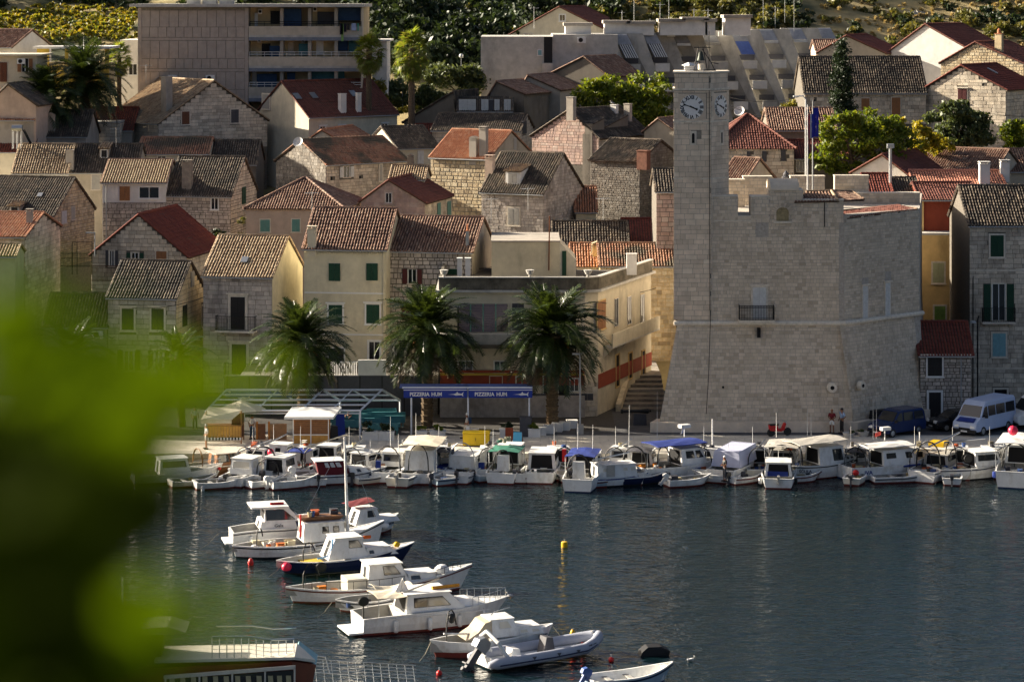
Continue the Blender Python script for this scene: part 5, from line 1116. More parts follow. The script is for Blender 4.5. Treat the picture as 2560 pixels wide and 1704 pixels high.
for i in range(NFIN):
    Yi = YF+1.0+i*2.3; xt = 1500+i*73; yt = 86-i*2.2
    dz = lambda py: fz(py, Yi); dx = lambda px: fx(px, Yi)
    yb_ = 330; k = .5
    pts = [(dx(xt-60),Yi-YF,dz(yb_)), (dx(xt+(yb_-yt)*k),Yi-YF,dz(yb_)), (dx(xt+34),Yi-YF,dz(yt)), (dx(xt-60),Yi-YF,dz(yt))]
    MB().prism(pts, (0,.35,0)).build('fin_wall', PL_CONC, flats)
    # bay between this fin and the next: sloping lead roof, awning, stacked balcony fronts
    MB().prism([(dx(xt+34),Yi-YF+2.15,dz(yt)),(dx(xt+70),Yi-YF+2.15,dz(yt)),(dx(xt+70+(yb_-yt)*k),Yi-YF+2.15,dz(yb_)),(dx(xt+34+(yb_-yt)*k),Yi-YF+2.15,dz(yb_))], (0,.1,0)).build('recess_shade', plaster('recess shade concrete', (.27,.26,.24), .4), flats)  # dark panel before the next fin; recess shade put into its colour
    for fl in range(4):
        ya = yt+12+fl*52; xa = xt+34+(ya-yt)*k-6; w_ = 44
        y_ = Yi-YF+1.2
        if fl == 0:
            MB().prism([(dx(xt+34),y_,dz(yt+1)),(dx(xt+34+34),y_,dz(yt+1)),(dx(xt+34+46),y_-.9,dz(yt+26)),(dx(xt+34+12),y_-.9,dz(yt+26))], (0,.1,.05)).build('sloping_roof', varied('lead sheet', [(.30,.31,.33)], 2, .2, .5), flats)
        if (i, fl) in ((0,0),(1,0),(2,0),(3,0),(4,0),(5,0),(6,0)):
            big = i in (0, 1, 4); n_s = 12; yy0 = yt+27; ln = 32 if big else 10
            for s_ in range(n_s):
                u_a = s_/n_s; a0_ = dx(xt+46+u_a*34); w1 = dx(xt+46+(u_a+1/n_s)*34)-a0_
                MB().prism([(a0_,y_-.9,dz(yy0)),(a0_+w1*.96,y_-.9,dz(yy0)),(a0_+w1*.96+ln*k*YF/F,y_-1.6,dz(yy0+ln)),(a0_+ln*k*YF/F,y_-1.6,dz(yy0+ln))], (0,0,.02)).build('awning_stripe', (AWB if i == 4 else (AWN if s_%2 else SH['slate'])), flats) if big else None
            if not big: MB().box(dx(xt+46), dx(xt+80), y_-1.6, y_-.9, dz(yy0+6), dz(yy0)).build('awning', AWN, flats)
        yb2 = yt+75+fl*50; xb_ = xt+34+(yb2-yt)*k-4
        if yb2 < 300:
            MB().box(dx(xb_-2), dx(xb_+34), y_-1.1, y_-.95, dz(yb2+20), dz(yb2)).build('balcony_front', PL_WHITE if (i+fl)%3 else PL_CONC, flats)
            MB().box(dx(xb_-2), dx(xb_+34), y_-.949, y_+1.0, dz(yb2+22), dz(yb2+20)-.003).build('balcony_slab', PL_CONC, flats)
            MB().box(dx(xb_-8), dx(xb_+30), y_+.4, y_+.5, dz(yb2-1), dz(yb2-14)).build('balcony_window', SH['slate'], flats)
for px in (1675, 1812, 1872): o = MB().box(fx(px), fx(px+20), -.3+(px-1500)*.03, .1+(px-1500)*.03, fz(94), fz(82)).build('air_conditioner', WHITE, flats)
for (xl, xr, yt) in ((1415,1480,58),(1515,1575,52),(1575,1640,54),(1655,1715,48),(1715,1775,44),(1770,1795,48),(1820,1885,38)):
    o = MB().box(fx(xl), fx(xr), 4, 8, fz(90), fz(yt+8)).build('roof_stair_hut', PL_WHITE, flats); MB().box(fx(xl)-.2, fx(xr)+.2, 3.6, 8.3, fz(yt+8)+.002, fz(yt)).build('hut_roof', PL_GREY, flats)
for i, (px, py) in enumerate(((1335,55),(1555,80),(1585,60),(1625,85),(1650,60),(1672,45),(1735,60),(1770,75),(1908,60),(1938,55),(1962,40),(1985,62))):
    aerial(None, PW(px, py, 302)-Vector((XF,YF,zF))-Vector((0,0,.8)), 2.6+(i%3)*.7, .3+i*.9).build('tv_aerial', STEEL, flats)
h = House('cream gabled house with red roof above the terraced flats', 1275, 1540, 1600, 322, 88, 18, ridge='y', Dp=12, wall=PL_CREAM, roof=T_RED, amp=.045, pk=.47)
h.win('F', 1399, 1413, 37, 53, 'pane', trim=WHITE, tw=.1); h.win('F', 1310, 1333, 84, 92, 'pane', tw=.04)
tvaerial('white-rimmed dish mast beside the red roof', 1840, 262, 236) if False else None
dish('terracotta pink satellite dish behind the red roof right of the tower', 1849, 279, 236, .5)
for i, (px, py, Y, lb) in enumerate(((365,180,262,'tv aerial on the ridge of the big stone gable house'),(780,505,221,'tv aerial on the hip roof'),(1228,520,221.5,'yellowish tv aerial at the corner of the grey dormer house'),(1320,495,216,'tv aerial near the pole head over the yellow wall'),(1508,520,215,'tv aerial on the shadowed dark roof'),(290,340,247,'bent tv aerial on the long dark roof'))): tvaerial(lb, px, py+20, Y)
# alley staircase
stp = thing('stone_steps', 'broad stone steps climbing between the restaurant corner and the castle', 'steps', (xof(1535,196),192,.98)); X_ = xof(1535,196)
for i in range(8): MB().box(.2+i*.1, 3.9, i*1.1+1.0, 17, i*.2-.3, (i+1)*.2-.004*(i%2)).build('step', ST_DARK, stp)
MB().prism([(0,.8,0),(.4,.8,0),(1.4,7,1.4),(1.0,7,1.4)], (0,0,.6)).build('side_wall', ST_TAN, stp)
rb = MB()
for i in range(8): rb.tube([(-.9+i*.17,2.5+i*.5,.2+.1*i),(-.9+i*.17,2.5+i*.5,1.5+.1*i)], .02, 4)
rb.tube([(-.9,2.5,1.5),(.3,6,2.2)], .03, 4); rb.build('handrail', IRON, stp)
# ================================================================ VEGETATION
def leafmat(name, cols, trans=.35, tcol=None, rough=.5):  # backlit leaves let light through
    m = bpy.data.materials.new(name); m.use_nodes = True; n, l = m.node_tree.nodes, m.node_tree.links; b = n['Principled BSDF']; out = n['Material Output']
    at = n.new('ShaderNodeAttribute'); at.attribute_name = 'rnd'; oi = n.new('ShaderNodeObjectInfo')
    ad = n.new('ShaderNodeMath'); ad.operation = 'ADD'; l.new(at.outputs['Fac'], ad.inputs[0]); l.new(oi.outputs['Random'], ad.inputs[1])
    fr = n.new('ShaderNodeMath'); fr.operation = 'FRACT'; l.new(ad.outputs[0], fr.inputs[0])
    rp = n.new('ShaderNodeValToRGB'); e = rp.color_ramp.elements
    while len(e) < len(cols): e.new(.5)
    for i, c in enumerate(cols): e[i].position = i/(len(cols)-1); e[i].color = (*c, 1)
    l.new(fr.outputs[0], rp.inputs[0]); l.new(rp.outputs[0], b.inputs['Base Color']); b.inputs['Roughness'].default_value = rough; b.inputs['Specular IOR Level'].default_value = .3 if rough < .9 else .03
    tr = n.new('ShaderNodeBsdfTranslucent'); mt = n.new('ShaderNodeVectorMath'); mt.operation = 'MULTIPLY'; l.new(rp.outputs[0], mt.inputs[0]); mt.inputs[1].default_value = tcol or (2.2, 2.0, .9)
    l.new(mt.outputs[0], tr.inputs[0]); mx = n.new('ShaderNodeMixShader'); mx.inputs[0].default_value = trans; l.new(b.outputs[0], mx.inputs[1]); l.new(tr.outputs[0], mx.inputs[2]); l.new(mx.outputs[0], out.inputs[0])
    return m
LF_GREEN = leafmat('fresh green leaves', [(.07,.11,.012),(.12,.155,.016),(.05,.08,.01),(.18,.19,.02)])
LF_YEL = leafmat('yellowing leaves', [(.22,.20,.02),(.30,.24,.02),(.12,.15,.02)])
LF_OLIVE = leafmat('olive leaves', [(.12,.13,.03),(.18,.16,.04),(.07,.08,.02)])
LF_DARK = leafmat('dark evergreen leaves', [(.022,.035,.014),(.03,.05,.018),(.015,.025,.01)], .15)
LF_MID = leafmat('grey green leaves', [(.06,.085,.035),(.09,.115,.045),(.04,.055,.022)], .2)
LF_CYP = leafmat('cypress foliage', [(.015,.03,.012),(.022,.04,.015),(.01,.02,.008)], .1)
LF_SCRUB = leafmat('hill scrub', [(.07,.085,.025),(.12,.12,.035),(.17,.15,.045),(.05,.06,.02)], .2)
LF_DRY = leafmat('dry grass', [(.42,.33,.14),(.34,.27,.11),(.48,.40,.19)], .3, (1.3,1.1,.8))
LF_VINE = leafmat('autumn vine leaves', [(.16,.16,.02),(.22,.19,.02),(.08,.12,.02),(.22,.14,.02)])
LF_PALM = leafmat('palm leaflets', [(.022,.038,.010),(.038,.058,.014),(.014,.025,.007)], .22, None, .3)
BARK = varied('bark', [(.10,.075,.05)], 6, .4, .95, .5)
def leafmass(name, clumps, n, size, mat, parent=None, seed=0, kind=None, aspect=.6, spread=None, label=None):
    """clumps: list of (centre, radius xyz); n leaves spread through sub-clumps near their surfaces"""
    rs = np.random.RandomState(seed+3); P = []; K = len(clumps)
    vol = np.array([c[1][0]*c[1][2] for c in clumps]); cnt = (n*vol/vol.sum()).astype(int)+3
    for (c, r), k in zip(clumps, cnt):
        m = max(3, int(k/55)); d = rs.normal(size=(m, 3)); d /= np.linalg.norm(d, axis=1)[:, None]
        rad = rs.uniform(.55, 1.0, (m, 1)); cc = np.array(c)+d*rad*np.array(r)
        idx = rs.randint(0, m, k); sp = spread or min(r)*.30
        P.append(cc[idx]+rs.normal(size=(k, 3))*sp*np.array([1,1,.6]))
    P = np.concatenate(P); N = len(P)
    a = rs.normal(size=(N, 3)); a /= np.linalg.norm(a, axis=1)[:, None]; b = rs.normal(size=(N, 3)); b[:, 2] += .4; b = np.cross(a, b); b /= np.linalg.norm(b, axis=1)[:, None]
    s = size*rs.uniform(.6, 1.35, (N, 1)); A_ = a*s; B_ = b*s*aspect
    V = np.stack([P-A_, P-B_*.9+A_*.1, P+A_, P+B_*.9+A_*.1], 1)
    me = bpy.data.meshes.new(name); me.from_pydata(V.reshape(-1, 3).tolist(), [], [tuple(q) for q in (np.arange(N)[:, None]*4+np.arange(4)[None]).tolist()])
    at = me.attributes.new('rnd', 'FLOAT', 'FACE'); at.data.foreach_set('value', rs.uniform(.001, 1, N).astype(np.float32)); me.materials.append(mat)
    o = bpy.data.objects.new(name, me); COL.objects.link(o); o.parent = parent
    if kind: o['kind'] = kind
    if label: o['label'] = label
    return o
def px_tree(name, label, lobes, Y, base, n, size, mat, trunk=.18, cat='tree', depth=.8, seed=1, group=None):
    """lobes (px, py, rx, ry) in picture units at distance Y; base: picture point of the foot"""
    b = PW(base[0], base[1], Y); t = thing(name, label, cat, b, 0, group); s = Y/F; cl = []
    for i, (px, py, rx, ry) in enumerate(lobes):
        c = PW(px, py, Y+((i*37)%5-2)*.5)-b; cl.append((tuple(c), (rx*s, min(rx, ry*1.4)*s*depth, ry*s)))
    leafmass('crown', cl, n, size, mat, t, seed)
    if trunk:
        tb = MB(); top = Vector(cl[0][0]); tb.tube([(0,0,-.5),(0,.1,top.z*.35),top*.7], [trunk, trunk*.8, trunk*.5], 7)
        for c, r in cl[:9]:
            c = Vector(c); m_ = Vector((0,.1,top.z*.35)); tb.tube([m_, m_.lerp(c, .5)+Vector((0,0,-.15)), m_.lerp(c, .95)], [trunk*.55, trunk*.35, trunk*.12], 5)
        tb.build('trunk', BARK, t)
    return t
px_tree('broadleaf_tree', 'big round bright green tree between the flats and the clock tower', [(1480,235,50,30),(1540,215,60,32),(1610,215,55,32),(1450,262,45,22),(1530,265,60,40),(1600,270,60,45),(1650,240,40,30),(1650,300,40,40),(1560,320,60,30),(1500,205,30,12)], 270, (1560, 350), 9500, .24, LF_GREEN, seed=2)
px_tree('broadleaf_tree', 'wide green tree directly right of the castle flagpoles', [(2110,300,45,25),(2160,300,50,28),(2215,320,50,30),(2070,320,35,25),(2130,350,70,35),(2200,370,60,35),(2060,385,35,30),(2110,410,50,25),(2160,420,40,20),(2260,350,40,28),(2050,425,25,12)], 227, (2130, 460), 8500, .20, LF_GREEN, seed=3)
px_tree('broadleaf_tree', 'yellow leaved tree between the two green trees behind the castle', [(2290,325,35,18),(2320,345,40,20),(2345,365,40,18),(2300,370,30,15),(2250,300,25,12)], 232, (2310, 400), 3000, .19, LF_YEL, .1, seed=4)
px_tree('broadleaf_tree', 'mid green spreading tree in front of the upper right gable house', [(2385,275,40,25),(2430,300,45,25),(2350,295,35,18),(2400,325,60,28),(2450,340,40,28),(2400,355,60,20),(2415,262,20,12)], 238, (2400, 390), 6500, .2, LF_MID, seed=5)
px_tree('broadleaf_tree', 'olive green bush-like tree cut by the right edge', [(2540,325,40,28),(2530,360,35,20),(2560,345,30,40)], 240, (2545, 395), 2600, .19, LF_GREEN, .1, seed=6)
px_tree('broadleaf_tree', 'yellowish olive tree behind the large red roof', [(850,185,45,18),(890,190,50,22),(800,200,40,14),(925,215,40,20),(950,245,25,20),(765,203,22,8)], 284, (880, 260), 4200, .22, LF_OLIVE, .12, seed=7)
px_tree('broadleaf_tree', 'low dark fig tree right of the fan palm', [(1000,235,40,30),(1060,245,45,30),(985,265,25,20),(1090,250,30,25)], 291, (1040, 290), 4200, .26, LF_MID, .12, seed=8)
px_tree('broadleaf_tree', 'grey green tree beside the street lamp near the concrete wall', [(1110,190,45,25),(1160,185,45,25),(1085,175,30,20),(1180,205,35,30),(1010,180,45,16)], 296, (1140, 250), 4800, .26, LF_MID, .12, seed=9)
px_tree('broadleaf_tree', 'small yellow green shrub tree at the foot of the fin walls', [(1975,275,30,18),(2000,262,25,18),(1955,300,25,15)], 262, (1980, 320), 1800, .2, LF_OLIVE, .08, seed=10)
t = thing('cypress_tree', 'tall dark pointed cypress in front of the long stone house', 'tree', PW(2106, 300, 246)); sY = 246/F
leafmass('crown', [((0,0,z*sY), (max(3, w_)*sY, max(3, w_)*sY, 13*sY)) for z, w_ in ((8,26),(28,29),(48,29),(68,28),(88,26),(108,22),(128,19),(148,15),(168,11),(186,7),(198,3))], 7500, .16, LF_CYP, t, 12, aspect=.4, spread=.28)
MB().tube([(0,0,-2),(0,0,5)], [.2,.1], 6).build('trunk', BARK, t)
px_tree('ivy_bush', 'dark bush against the foot of the leaning chimney house', [(540,585,22,14),(525,600,18,12)], 229, (540, 615), 900, .16, LF_DARK, 0, 'bush', seed=13)
px_tree('climbing_plant', 'leafless brown climber on the gable right of the leaning chimney house', [(603,560,12,20),(608,590,14,20)], 222, (605, 620), 400, .12, LF_SCRUB, .05, 'climbing plant', seed=14)
px_tree('green_bush', 'small bush at the foot of the fan palm by the red roof', [(1010,275,22,8),(1030,270,15,6)], 268, (1015, 290), 500, .15, LF_YEL, 0, 'bush', seed=15)
# hillside wood, scrub, vineyard: masses nobody could count
def scatter(n, x0, x1, y0, y1, r0, r1, seed, Yf):
    rs = random.Random(seed); out = []
    for _ in range(n):
        px = rs.uniform(x0, x1); py = rs.uniform(y0, y1); Y = Yf(px, py); r = rs.uniform(r0, r1)*Y/F; X = xof(px, Y); z = gz(X, Y)+r*.3
        out.append(((X, Y, z), (r, r, r*.75)))
    return out
def Yslope(px, py):    # depth at which the hill shows at this height in the picture
    for Y in range(302, 460, 2):
        if (HC-gz(xof(px, Y), Y))*F/Y < py: return Y
    return 460
wood = leafmass('hillside_wood', scatter(300, 880, 1520, -90, 185, 35, 62, 1, Yslope), 52000, .42, LF_DARK, None, 21, 'stuff'); tag(wood, 'dark dense wood covering the hillside above the middle of the town', 'wood')
w2 = leafmass('hillside_wood', scatter(130, -60, 900, -90, 26, 25, 50, 4, Yslope), 22000, .40, LF_DARK, None, 22, 'stuff'); tag(w2, 'dark wood above the vineyard at the top left', 'wood')
s1 = leafmass('hill_scrub', scatter(150, 1180, 2640, -60, 150, 12, 36, 2, Yslope), 34000, .32, LF_SCRUB, None, 23, 'stuff'); tag(s1, 'olive and ochre scrub bushes on the sunny hillside at the top right', 'scrub')
s3 = leafmass('hill_scrub', scatter(120, 1430, 1960, -40, 75, 14, 36, 9, Yslope), 20000, .32, LF_SCRUB, None, 29, 'stuff'); tag(s3, 'scrub and low dark bushes just behind the terraced flats', 'scrub')
s2 = leafmass('dark_scrub', scatter(60, 1650, 2640, -60, 125, 12, 34, 5, Yslope), 14000, .32, LF_DARK, None, 24, 'stuff'); tag(s2, 'dark evergreen bushes among the dry grass on the hillside', 'scrub')
gr = leafmass('dry_grass', [((c[0], c[1], c[2]-r[2]*.4), (r[0]*1.6, r[1]*1.6, .25)) for c, r in scatter(420, 1500, 2640, -30, 150, 16, 34, 6, Yslope)], 70000, .30, LF_DRY, None, 25, 'stuff', aspect=.25); tag(gr, 'dry golden grass between the bushes of the right hillside', 'grass')
vr_ = []
for k in range(8):
    for px in range(-20, 345, 16): py = 14+k*10.5+4*math.sin(px*.02+k); vr_.append((px, py))
rsv = random.Random(4)
vin = []
for px, py in vr_:
    if px < 90 and py < 22: continue
    Y = 318+ (110-py)*.42; vin.append((tuple(PW(px+rsv.uniform(-5,5), py, Y)), (.75, .7, .5)))
v_ = leafmass('vineyard', vin, 15000, .23, LF_VINE, None, 26, 'stuff'); tag(v_, 'rows of yellowing vines on the slope at the top left', 'vineyard')
vb_ = leafmass('undergrowth', [((c[0]+rsv.uniform(-1,1), c[1]-1, c[2]-.9), (1.2, 1, .6)) for c, r in vin[::2]], 8000, .24, LF_MID, None, 27, 'stuff'); tag(vb_, 'green undergrowth below the vine rows at the top left', 'undergrowth')
g_ = leafmass('garden_greenery', scatter(40, 95, 345, 92, 200, 14, 26, 8, lambda px, py: 296+(200-py)*.1), 7000, .24, LF_MID, None, 28, 'stuff'); tag(g_, 'green garden bushes between the palms and the apartment block', 'greenery')
for c_, (x0, x1, y0, y1, Y, lab) in enumerate(((960,1210,255,300,286,'dark greenery below the fan palm and fig tree'),(130,280,600,720,218,'dark ivy on the terrace walls below the golden gable'))):
    gg = leafmass('greenery', scatter(14, x0, x1, y0, y1, 14, 24, 30+c_, lambda px, py, Y=Y: Y), 1800, .2, LF_DARK, None, 40+c_, 'stuff')
    for i_ in range(1): pass
    tag(gg, lab, 'greenery')
RK = varied('grey hillside rock', [(.34,.32,.28),(.26,.24,.21)], .8, .3, .95, .5)
for i, (px, py, w_, h_, lb) in enumerate(((2290,38,30,12,'long pale rock outcrop on the hillside right of centre'),(2330,45,18,12,'dark grey boulder on the hillside above the white gable'),(2250,44,22,9,'low rock left of the hillside boulder'),(2210,32,16,7,'small pale rock highest on the right hillside'),(1240,10,20,10,'rock in the wood at the top left of the cream gable'))):
    Y = Yslope(px, py); rs = random.Random(i); m_ = MB().ball((0,0,0), w_*Y/F, w_*Y/F*.7, h_*Y/F, 9); m_.v = [(x*rs.uniform(.75,1.15), y*rs.uniform(.75,1.15), z*rs.uniform(.7,1.15)) for x, y, z in m_.v]
    o = m_.build('rock', RK); o.location = PW(px, py, Y); tag(o, lb, 'rock')
# ---------------------------------------------------------------- palms
def frond_mesh(th0, bend, L=3.0, n=30, ll=.50, seed=0):
    rs = random.Random(seed); mb = MB(); pts = []; p = Vector((0,0,0)); N = 12
    for i in range(N+1):
        pts.append(p.copy()); a = R(th0-bend*(i/N)**1.15); p = p+Vector((math.cos(a), 0, math.sin(a)))*L/N
    mb.tube(pts, [lerp(.035, .008, i/N) for i in range(N+1)], 4, r=.3)
    for i in range(n):
        t = .10+.88*i/n; k = min(N-1, int(t*N)); q = pts[k].lerp(pts[k+1], t*N-k); d = (pts[k+1]-pts[k]).normalized(); upv = Vector((-d.z,0,d.x))
        w = ll*min(1, .45+2.4*t)*(1 if t < .6 else 1-(t-.6)*1.5)*rs.uniform(.8,1.1)
        for s in (-1, 1):
            lat = (Vector((0,s,0))*.85+d*.55+upv*rs.uniform(.15,.45)).normalized(); tip = q+lat*w+Vector((0,0,-.22*w-.12*w*w))
            mid_ = q+lat*w*.5+Vector((0,0,-.03)); wd = d*.026
            mb.add([q-wd, mid_-wd*1.3, tip, mid_+wd*1.3, q+wd], [(0,1,3,4),(1,2,3)], rs.uniform(.01,1))
    return mb.mesh('frond', LF_PALM)
DEADF = leafmat('dead brown fronds', [(.07,.05,.022),(.05,.035,.015)], .05, (1,1,1))
FR = [frond_mesh(82, 55, 2.6, 28, .5, 1), frond_mesh(66, 85, 3.0, 32, .55, 2), frond_mesh(48, 98, 3.1, 32, .58, 3), frond_mesh(25, 95, 3.0, 30, .58, 4), frond_mesh(2, 85, 2.9, 30, .58, 5), frond_mesh(-28, 55, 2.8, 28, .55, 6)]
FRD = FR[5].copy(); FRD.materials.clear(); FRD.materials.append(DEADF)
def date_palm(label, px, pyc, Y, size=1.0, zb=1.0, nf=72, seed=0, trunk_r=.27):
    p = PW(px, pyc, Y); t = thing('palm_tree', label, 'palm tree', (p.x, p.y, zb)); H_ = p.z-zb; rs = random.Random(seed)
    tm = MB(); k = int(H_/.22)+1
    for i in range(k):
        z0, z1 = H_*i/k, H_*(i+1)/k; rr = trunk_r*size*(1+.12*(i%2)); tm.lathe([(rr*.86,z0),(rr*1.05,z1)], 10, r=rs.uniform(.01,1))
    tm.lathe([(trunk_r*size,H_-.5),(trunk_r*1.5*size,H_-.15),(trunk_r*1.4*size,H_+.15),(.1,H_+.45)], 12)
    tm.build('trunk', varied('palm bark', [(.16,.11,.06),(.10,.07,.04)], 7, .4, .95), t)
    for i in range(nf):
        q = i/nf; lvl = min(5, int(q*6)); az = i*137.5+rs.uniform(-12, 12)
        M = Matrix.Translation((0,0,H_+.2-.35*q))@Matrix.Rotation(R(az), 4, 'Z')@Matrix.Rotation(R(rs.uniform(-7,7)), 4, 'Y')@Matrix.Rotation(R(rs.uniform(-14,14)), 4, 'X')@Matrix.Diagonal((size*rs.uniform(.88,1.1),)*3+(1,))
        inst('frond', FRD if q > .9 and i%3 else FR[lvl], t, M)
    t.rotation_euler = (R(rs.uniform(-3,3)), R(rs.uniform(-4,4)), R(rs.uniform(0,360)))
    dates = MB()
    for i in range(6):
        a = i*1.1; dates.tube([(0,0,H_+.1),(math.cos(a)*.5*size,math.sin(a)*.5*size,H_-.1),(math.cos(a)*.75*size,math.sin(a)*.75*size,H_-.7)], [.03,.06,.10], 5)
    dates.build('date_stalks', varied('orange date stalks', [(.38,.15,.04)], 6, .3), t)
    return t
date_palm('large date palm before the pale yellow house, left of the three big ones', 757, 866, 185.5, 1.4, 1.0, 120, 1)
date_palm('large date palm over the pizzeria awning, middle of the three big ones', 1068, 838, 186.2, 1.55, 1.0, 120, 2)
date_palm('large date palm before the restaurant corner, right of the three big ones', 1380, 842, 185, 1.6, 1.0, 120, 3)
date_palm('small date palm half hidden by blurred leaves before the small grey house', 455, 900, 186, .95, 1.0, 60, 4, .3)
date_palm('date palm behind the blurred leaves at the left', 180, 905, 186, 1.3, 1.0, 66, 5)
date_palm('tall date palm at the upper left, right of the pair', 222, 205, 262, 1.85, ground(262), 84, 6)
date_palm('lower date palm at the upper left, left of the pair', 135, 250, 258, 1.6, ground(258), 78, 7)
LF_FAN = leafmat('fan palm leaves', [(.10,.15,.025),(.15,.19,.03),(.07,.10,.02),(.18,.15,.05)], .4)
def fan_leaf(seed):
    rs = random.Random(seed); mb = MB(); mb.tube([(0,0,0),(.75,0,.05)], [.02,.012], 4, r=.3); n = 17
    for i in range(n):
        a = R(lerp(-95, 95, i/(n-1))); d = Vector((math.cos(a), math.sin(a), 0)); c = Vector((.75,0,.05)); L = rs.uniform(.6,.75); s = Vector((-d.y,d.x,0))*.045
        mb.add([c, c+d*L*.55-s+Vector((0,0,.02)), c+d*L+Vector((0,0,-.2)), c+d*L*.55+s+Vector((0,0,.02))], [(0,1,2,3)], rs.uniform(.01,1))
    return mb.mesh('fan_leaf', LF_FAN)
FL = [fan_leaf(i) for i in range(3)]
def fan_palm(label, px, pyc, Y, size, n=54, seed=0, drop=1.0):
    p = PW(px, pyc, Y); zb = ground(Y); t = thing('fan_palm', label, 'palm tree', (p.x, p.y, zb)); H_ = p.z-zb; rs = random.Random(seed)
    MB().tube([(0,0,-.5),(0,0,H_)], [.28*size,.2*size], 8).build('trunk', BARK, t)
    for i in range(n):
        q = i/n; el = lerp(80, -75, q**.8)
        M = Matrix.Translation((0,0,H_+.1-drop*q*size*.8))@Matrix.Rotation(R(i*137.5), 4, 'Z')@Matrix.Rotation(R(-el), 4, 'Y')@Matrix.Rotation(R(rs.uniform(-30,30)), 4, 'X')@Matrix.Diagonal((size*rs.uniform(.85,1.15),)*3+(1,))
        inst('fan_leaf', FL[i%3], t, M)
    return t
fan_palm('shaggy fan palm standing free between the block and the concrete flats', 1029, 120, 266, 1.5, 80, 1, 1.4)
fan_palm('fan palm touching the right end of the apartment block', 922, 125, 272, 1.35, 60, 2, 1.2)
fan_palm('brown-skirted fan palm behind the date palms at the upper left', 298, 138, 272, 1.1, 56, 3, 1.2)
# ---------------------------------------------------------------- blurred branch close to the viewpoint
LF_NEAR_SUN = leafmat('sunlit near leaves', [(.078,.13,.003),(.11,.17,.004),(.055,.10,.003)], .55, (1.7,1.7,.5), .95)  # leaves with sunlight put into a brighter colour
LF_NEAR_SHADE = leafmat('shaded near leaves', [(.016,.026,.001),(.028,.042,.002),(.009,.016,.001)], .15, (1.5,1.6,.3), .95)  # same leaves, shade put into a darker colour
def near_leaf(mat, nm):
    mb = MB(); n = 8; W_ = [0,.55,.85,1,.95,.8,.55,.25,0]
    pts = []
    for i in range(n+1): pts += [(i/n-.5, -W_[i]*.28, .06*W_[i]-.12*(i/n-.5)**2), (i/n-.5, 0, -.12*(i/n-.5)**2), (i/n-.5, W_[i]*.28, .06*W_[i]-.12*(i/n-.5)**2)]
    fs = []
    for i in range(n):
        for k in (0, 1): a = i*3+k; fs.append((a, a+1, a+4, a+3))
    mb.add(pts, fs, .2); return mb.mesh(nm, mat, True)
NL = (near_leaf(LF_NEAR_SUN, 'leaf'), near_leaf(LF_NEAR_SHADE, 'leaf'))
br = thing('leafy_branch', 'out of focus green leafy branch hanging in front of the left side of the view', 'branch', (-.42, 1.15, HC-.25)); BI = Vector((-.42, 1.15, HC-.25)); rs = random.Random(5)
tb = MB(); tb.tube([(-.4,-.0,-.3),(-.1,.0,-.02),(.1,0,.05),(.22,0,.03)], [.012,.007,.004,.002], 6); tb.tube([(-.1,0,-.02),(.05,0,-.06),(.16,0,-.08)], [.006,.004,.002], 5); tb.build('twig', BARK, br)
NEAR = []
def nearc(n, cx, cy, sx, sy, d0, d1, s0, s1, b_):
    for _ in range(n): NEAR.append((rs.gauss(cx, sx), rs.gauss(cy, sy), rs.uniform(d0, d1), rs.uniform(s0, s1), b_))
nearc(16, 60, 880, 70, 55, 1.0, 1.4, .03, .05, 1); nearc(16, 210, 950, 80, 50, 1.0, 1.4, .03, .045, 1); nearc(14, 350, 960, 70, 42, 1.0, 1.4, .025, .04, 1); nearc(22, 500, 960, 70, 34, 1.1, 1.5, .018, .03, 1)
nearc(40, 430, 1530, 110, 42, 1.0, 1.25, .014, .026, 1); nearc(12, 290, 1500, 60, 45, 1.1, 1.5, .022, .035, 1); nearc(6, 150, 1060, 90, 40, 1.1, 1.4, .03, .05, 1); nearc(4, 380, 1080, 60, 40, .9, 1.1, .018, .028, 1)
nearc(9, 290, 1150, 90, 70, .9, 1.2, .03, .045, 0); nearc(9, 250, 1400, 60, 120, 1.0, 1.3, .035, .05, 0); nearc(30, 90, 1180, 105, 90, 1.1, 1.4, .05, .085, 0); nearc(34, 100, 1450, 100, 120, 1.1, 1.4, .05, .09, 0); nearc(24, 130, 1650, 110, 60, 1.1, 1.4, .05, .08, 0); nearc(8, 230, 1200, 60, 90, 1.2, 1.5, .03, .05, 0); nearc(6, 200, 1600, 60, 60, 1.2, 1.5, .03, .05, 0)
for (px, py, d, sz, br_) in NEAR:
    p = PW(px, py, d)-BI
    M = Matrix.Translation(p)@Matrix.Rotation(R(rs.uniform(-40,40)), 4, 'Y')@Matrix.Rotation(R(rs.uniform(45,80)), 4, 'X')@Matrix.Rotation(R(rs.uniform(-30,30)), 4, 'Z')@Matrix.Diagonal((sz,sz,sz,1))
    inst('leaf', NL[0 if br_ else 1], br, M)
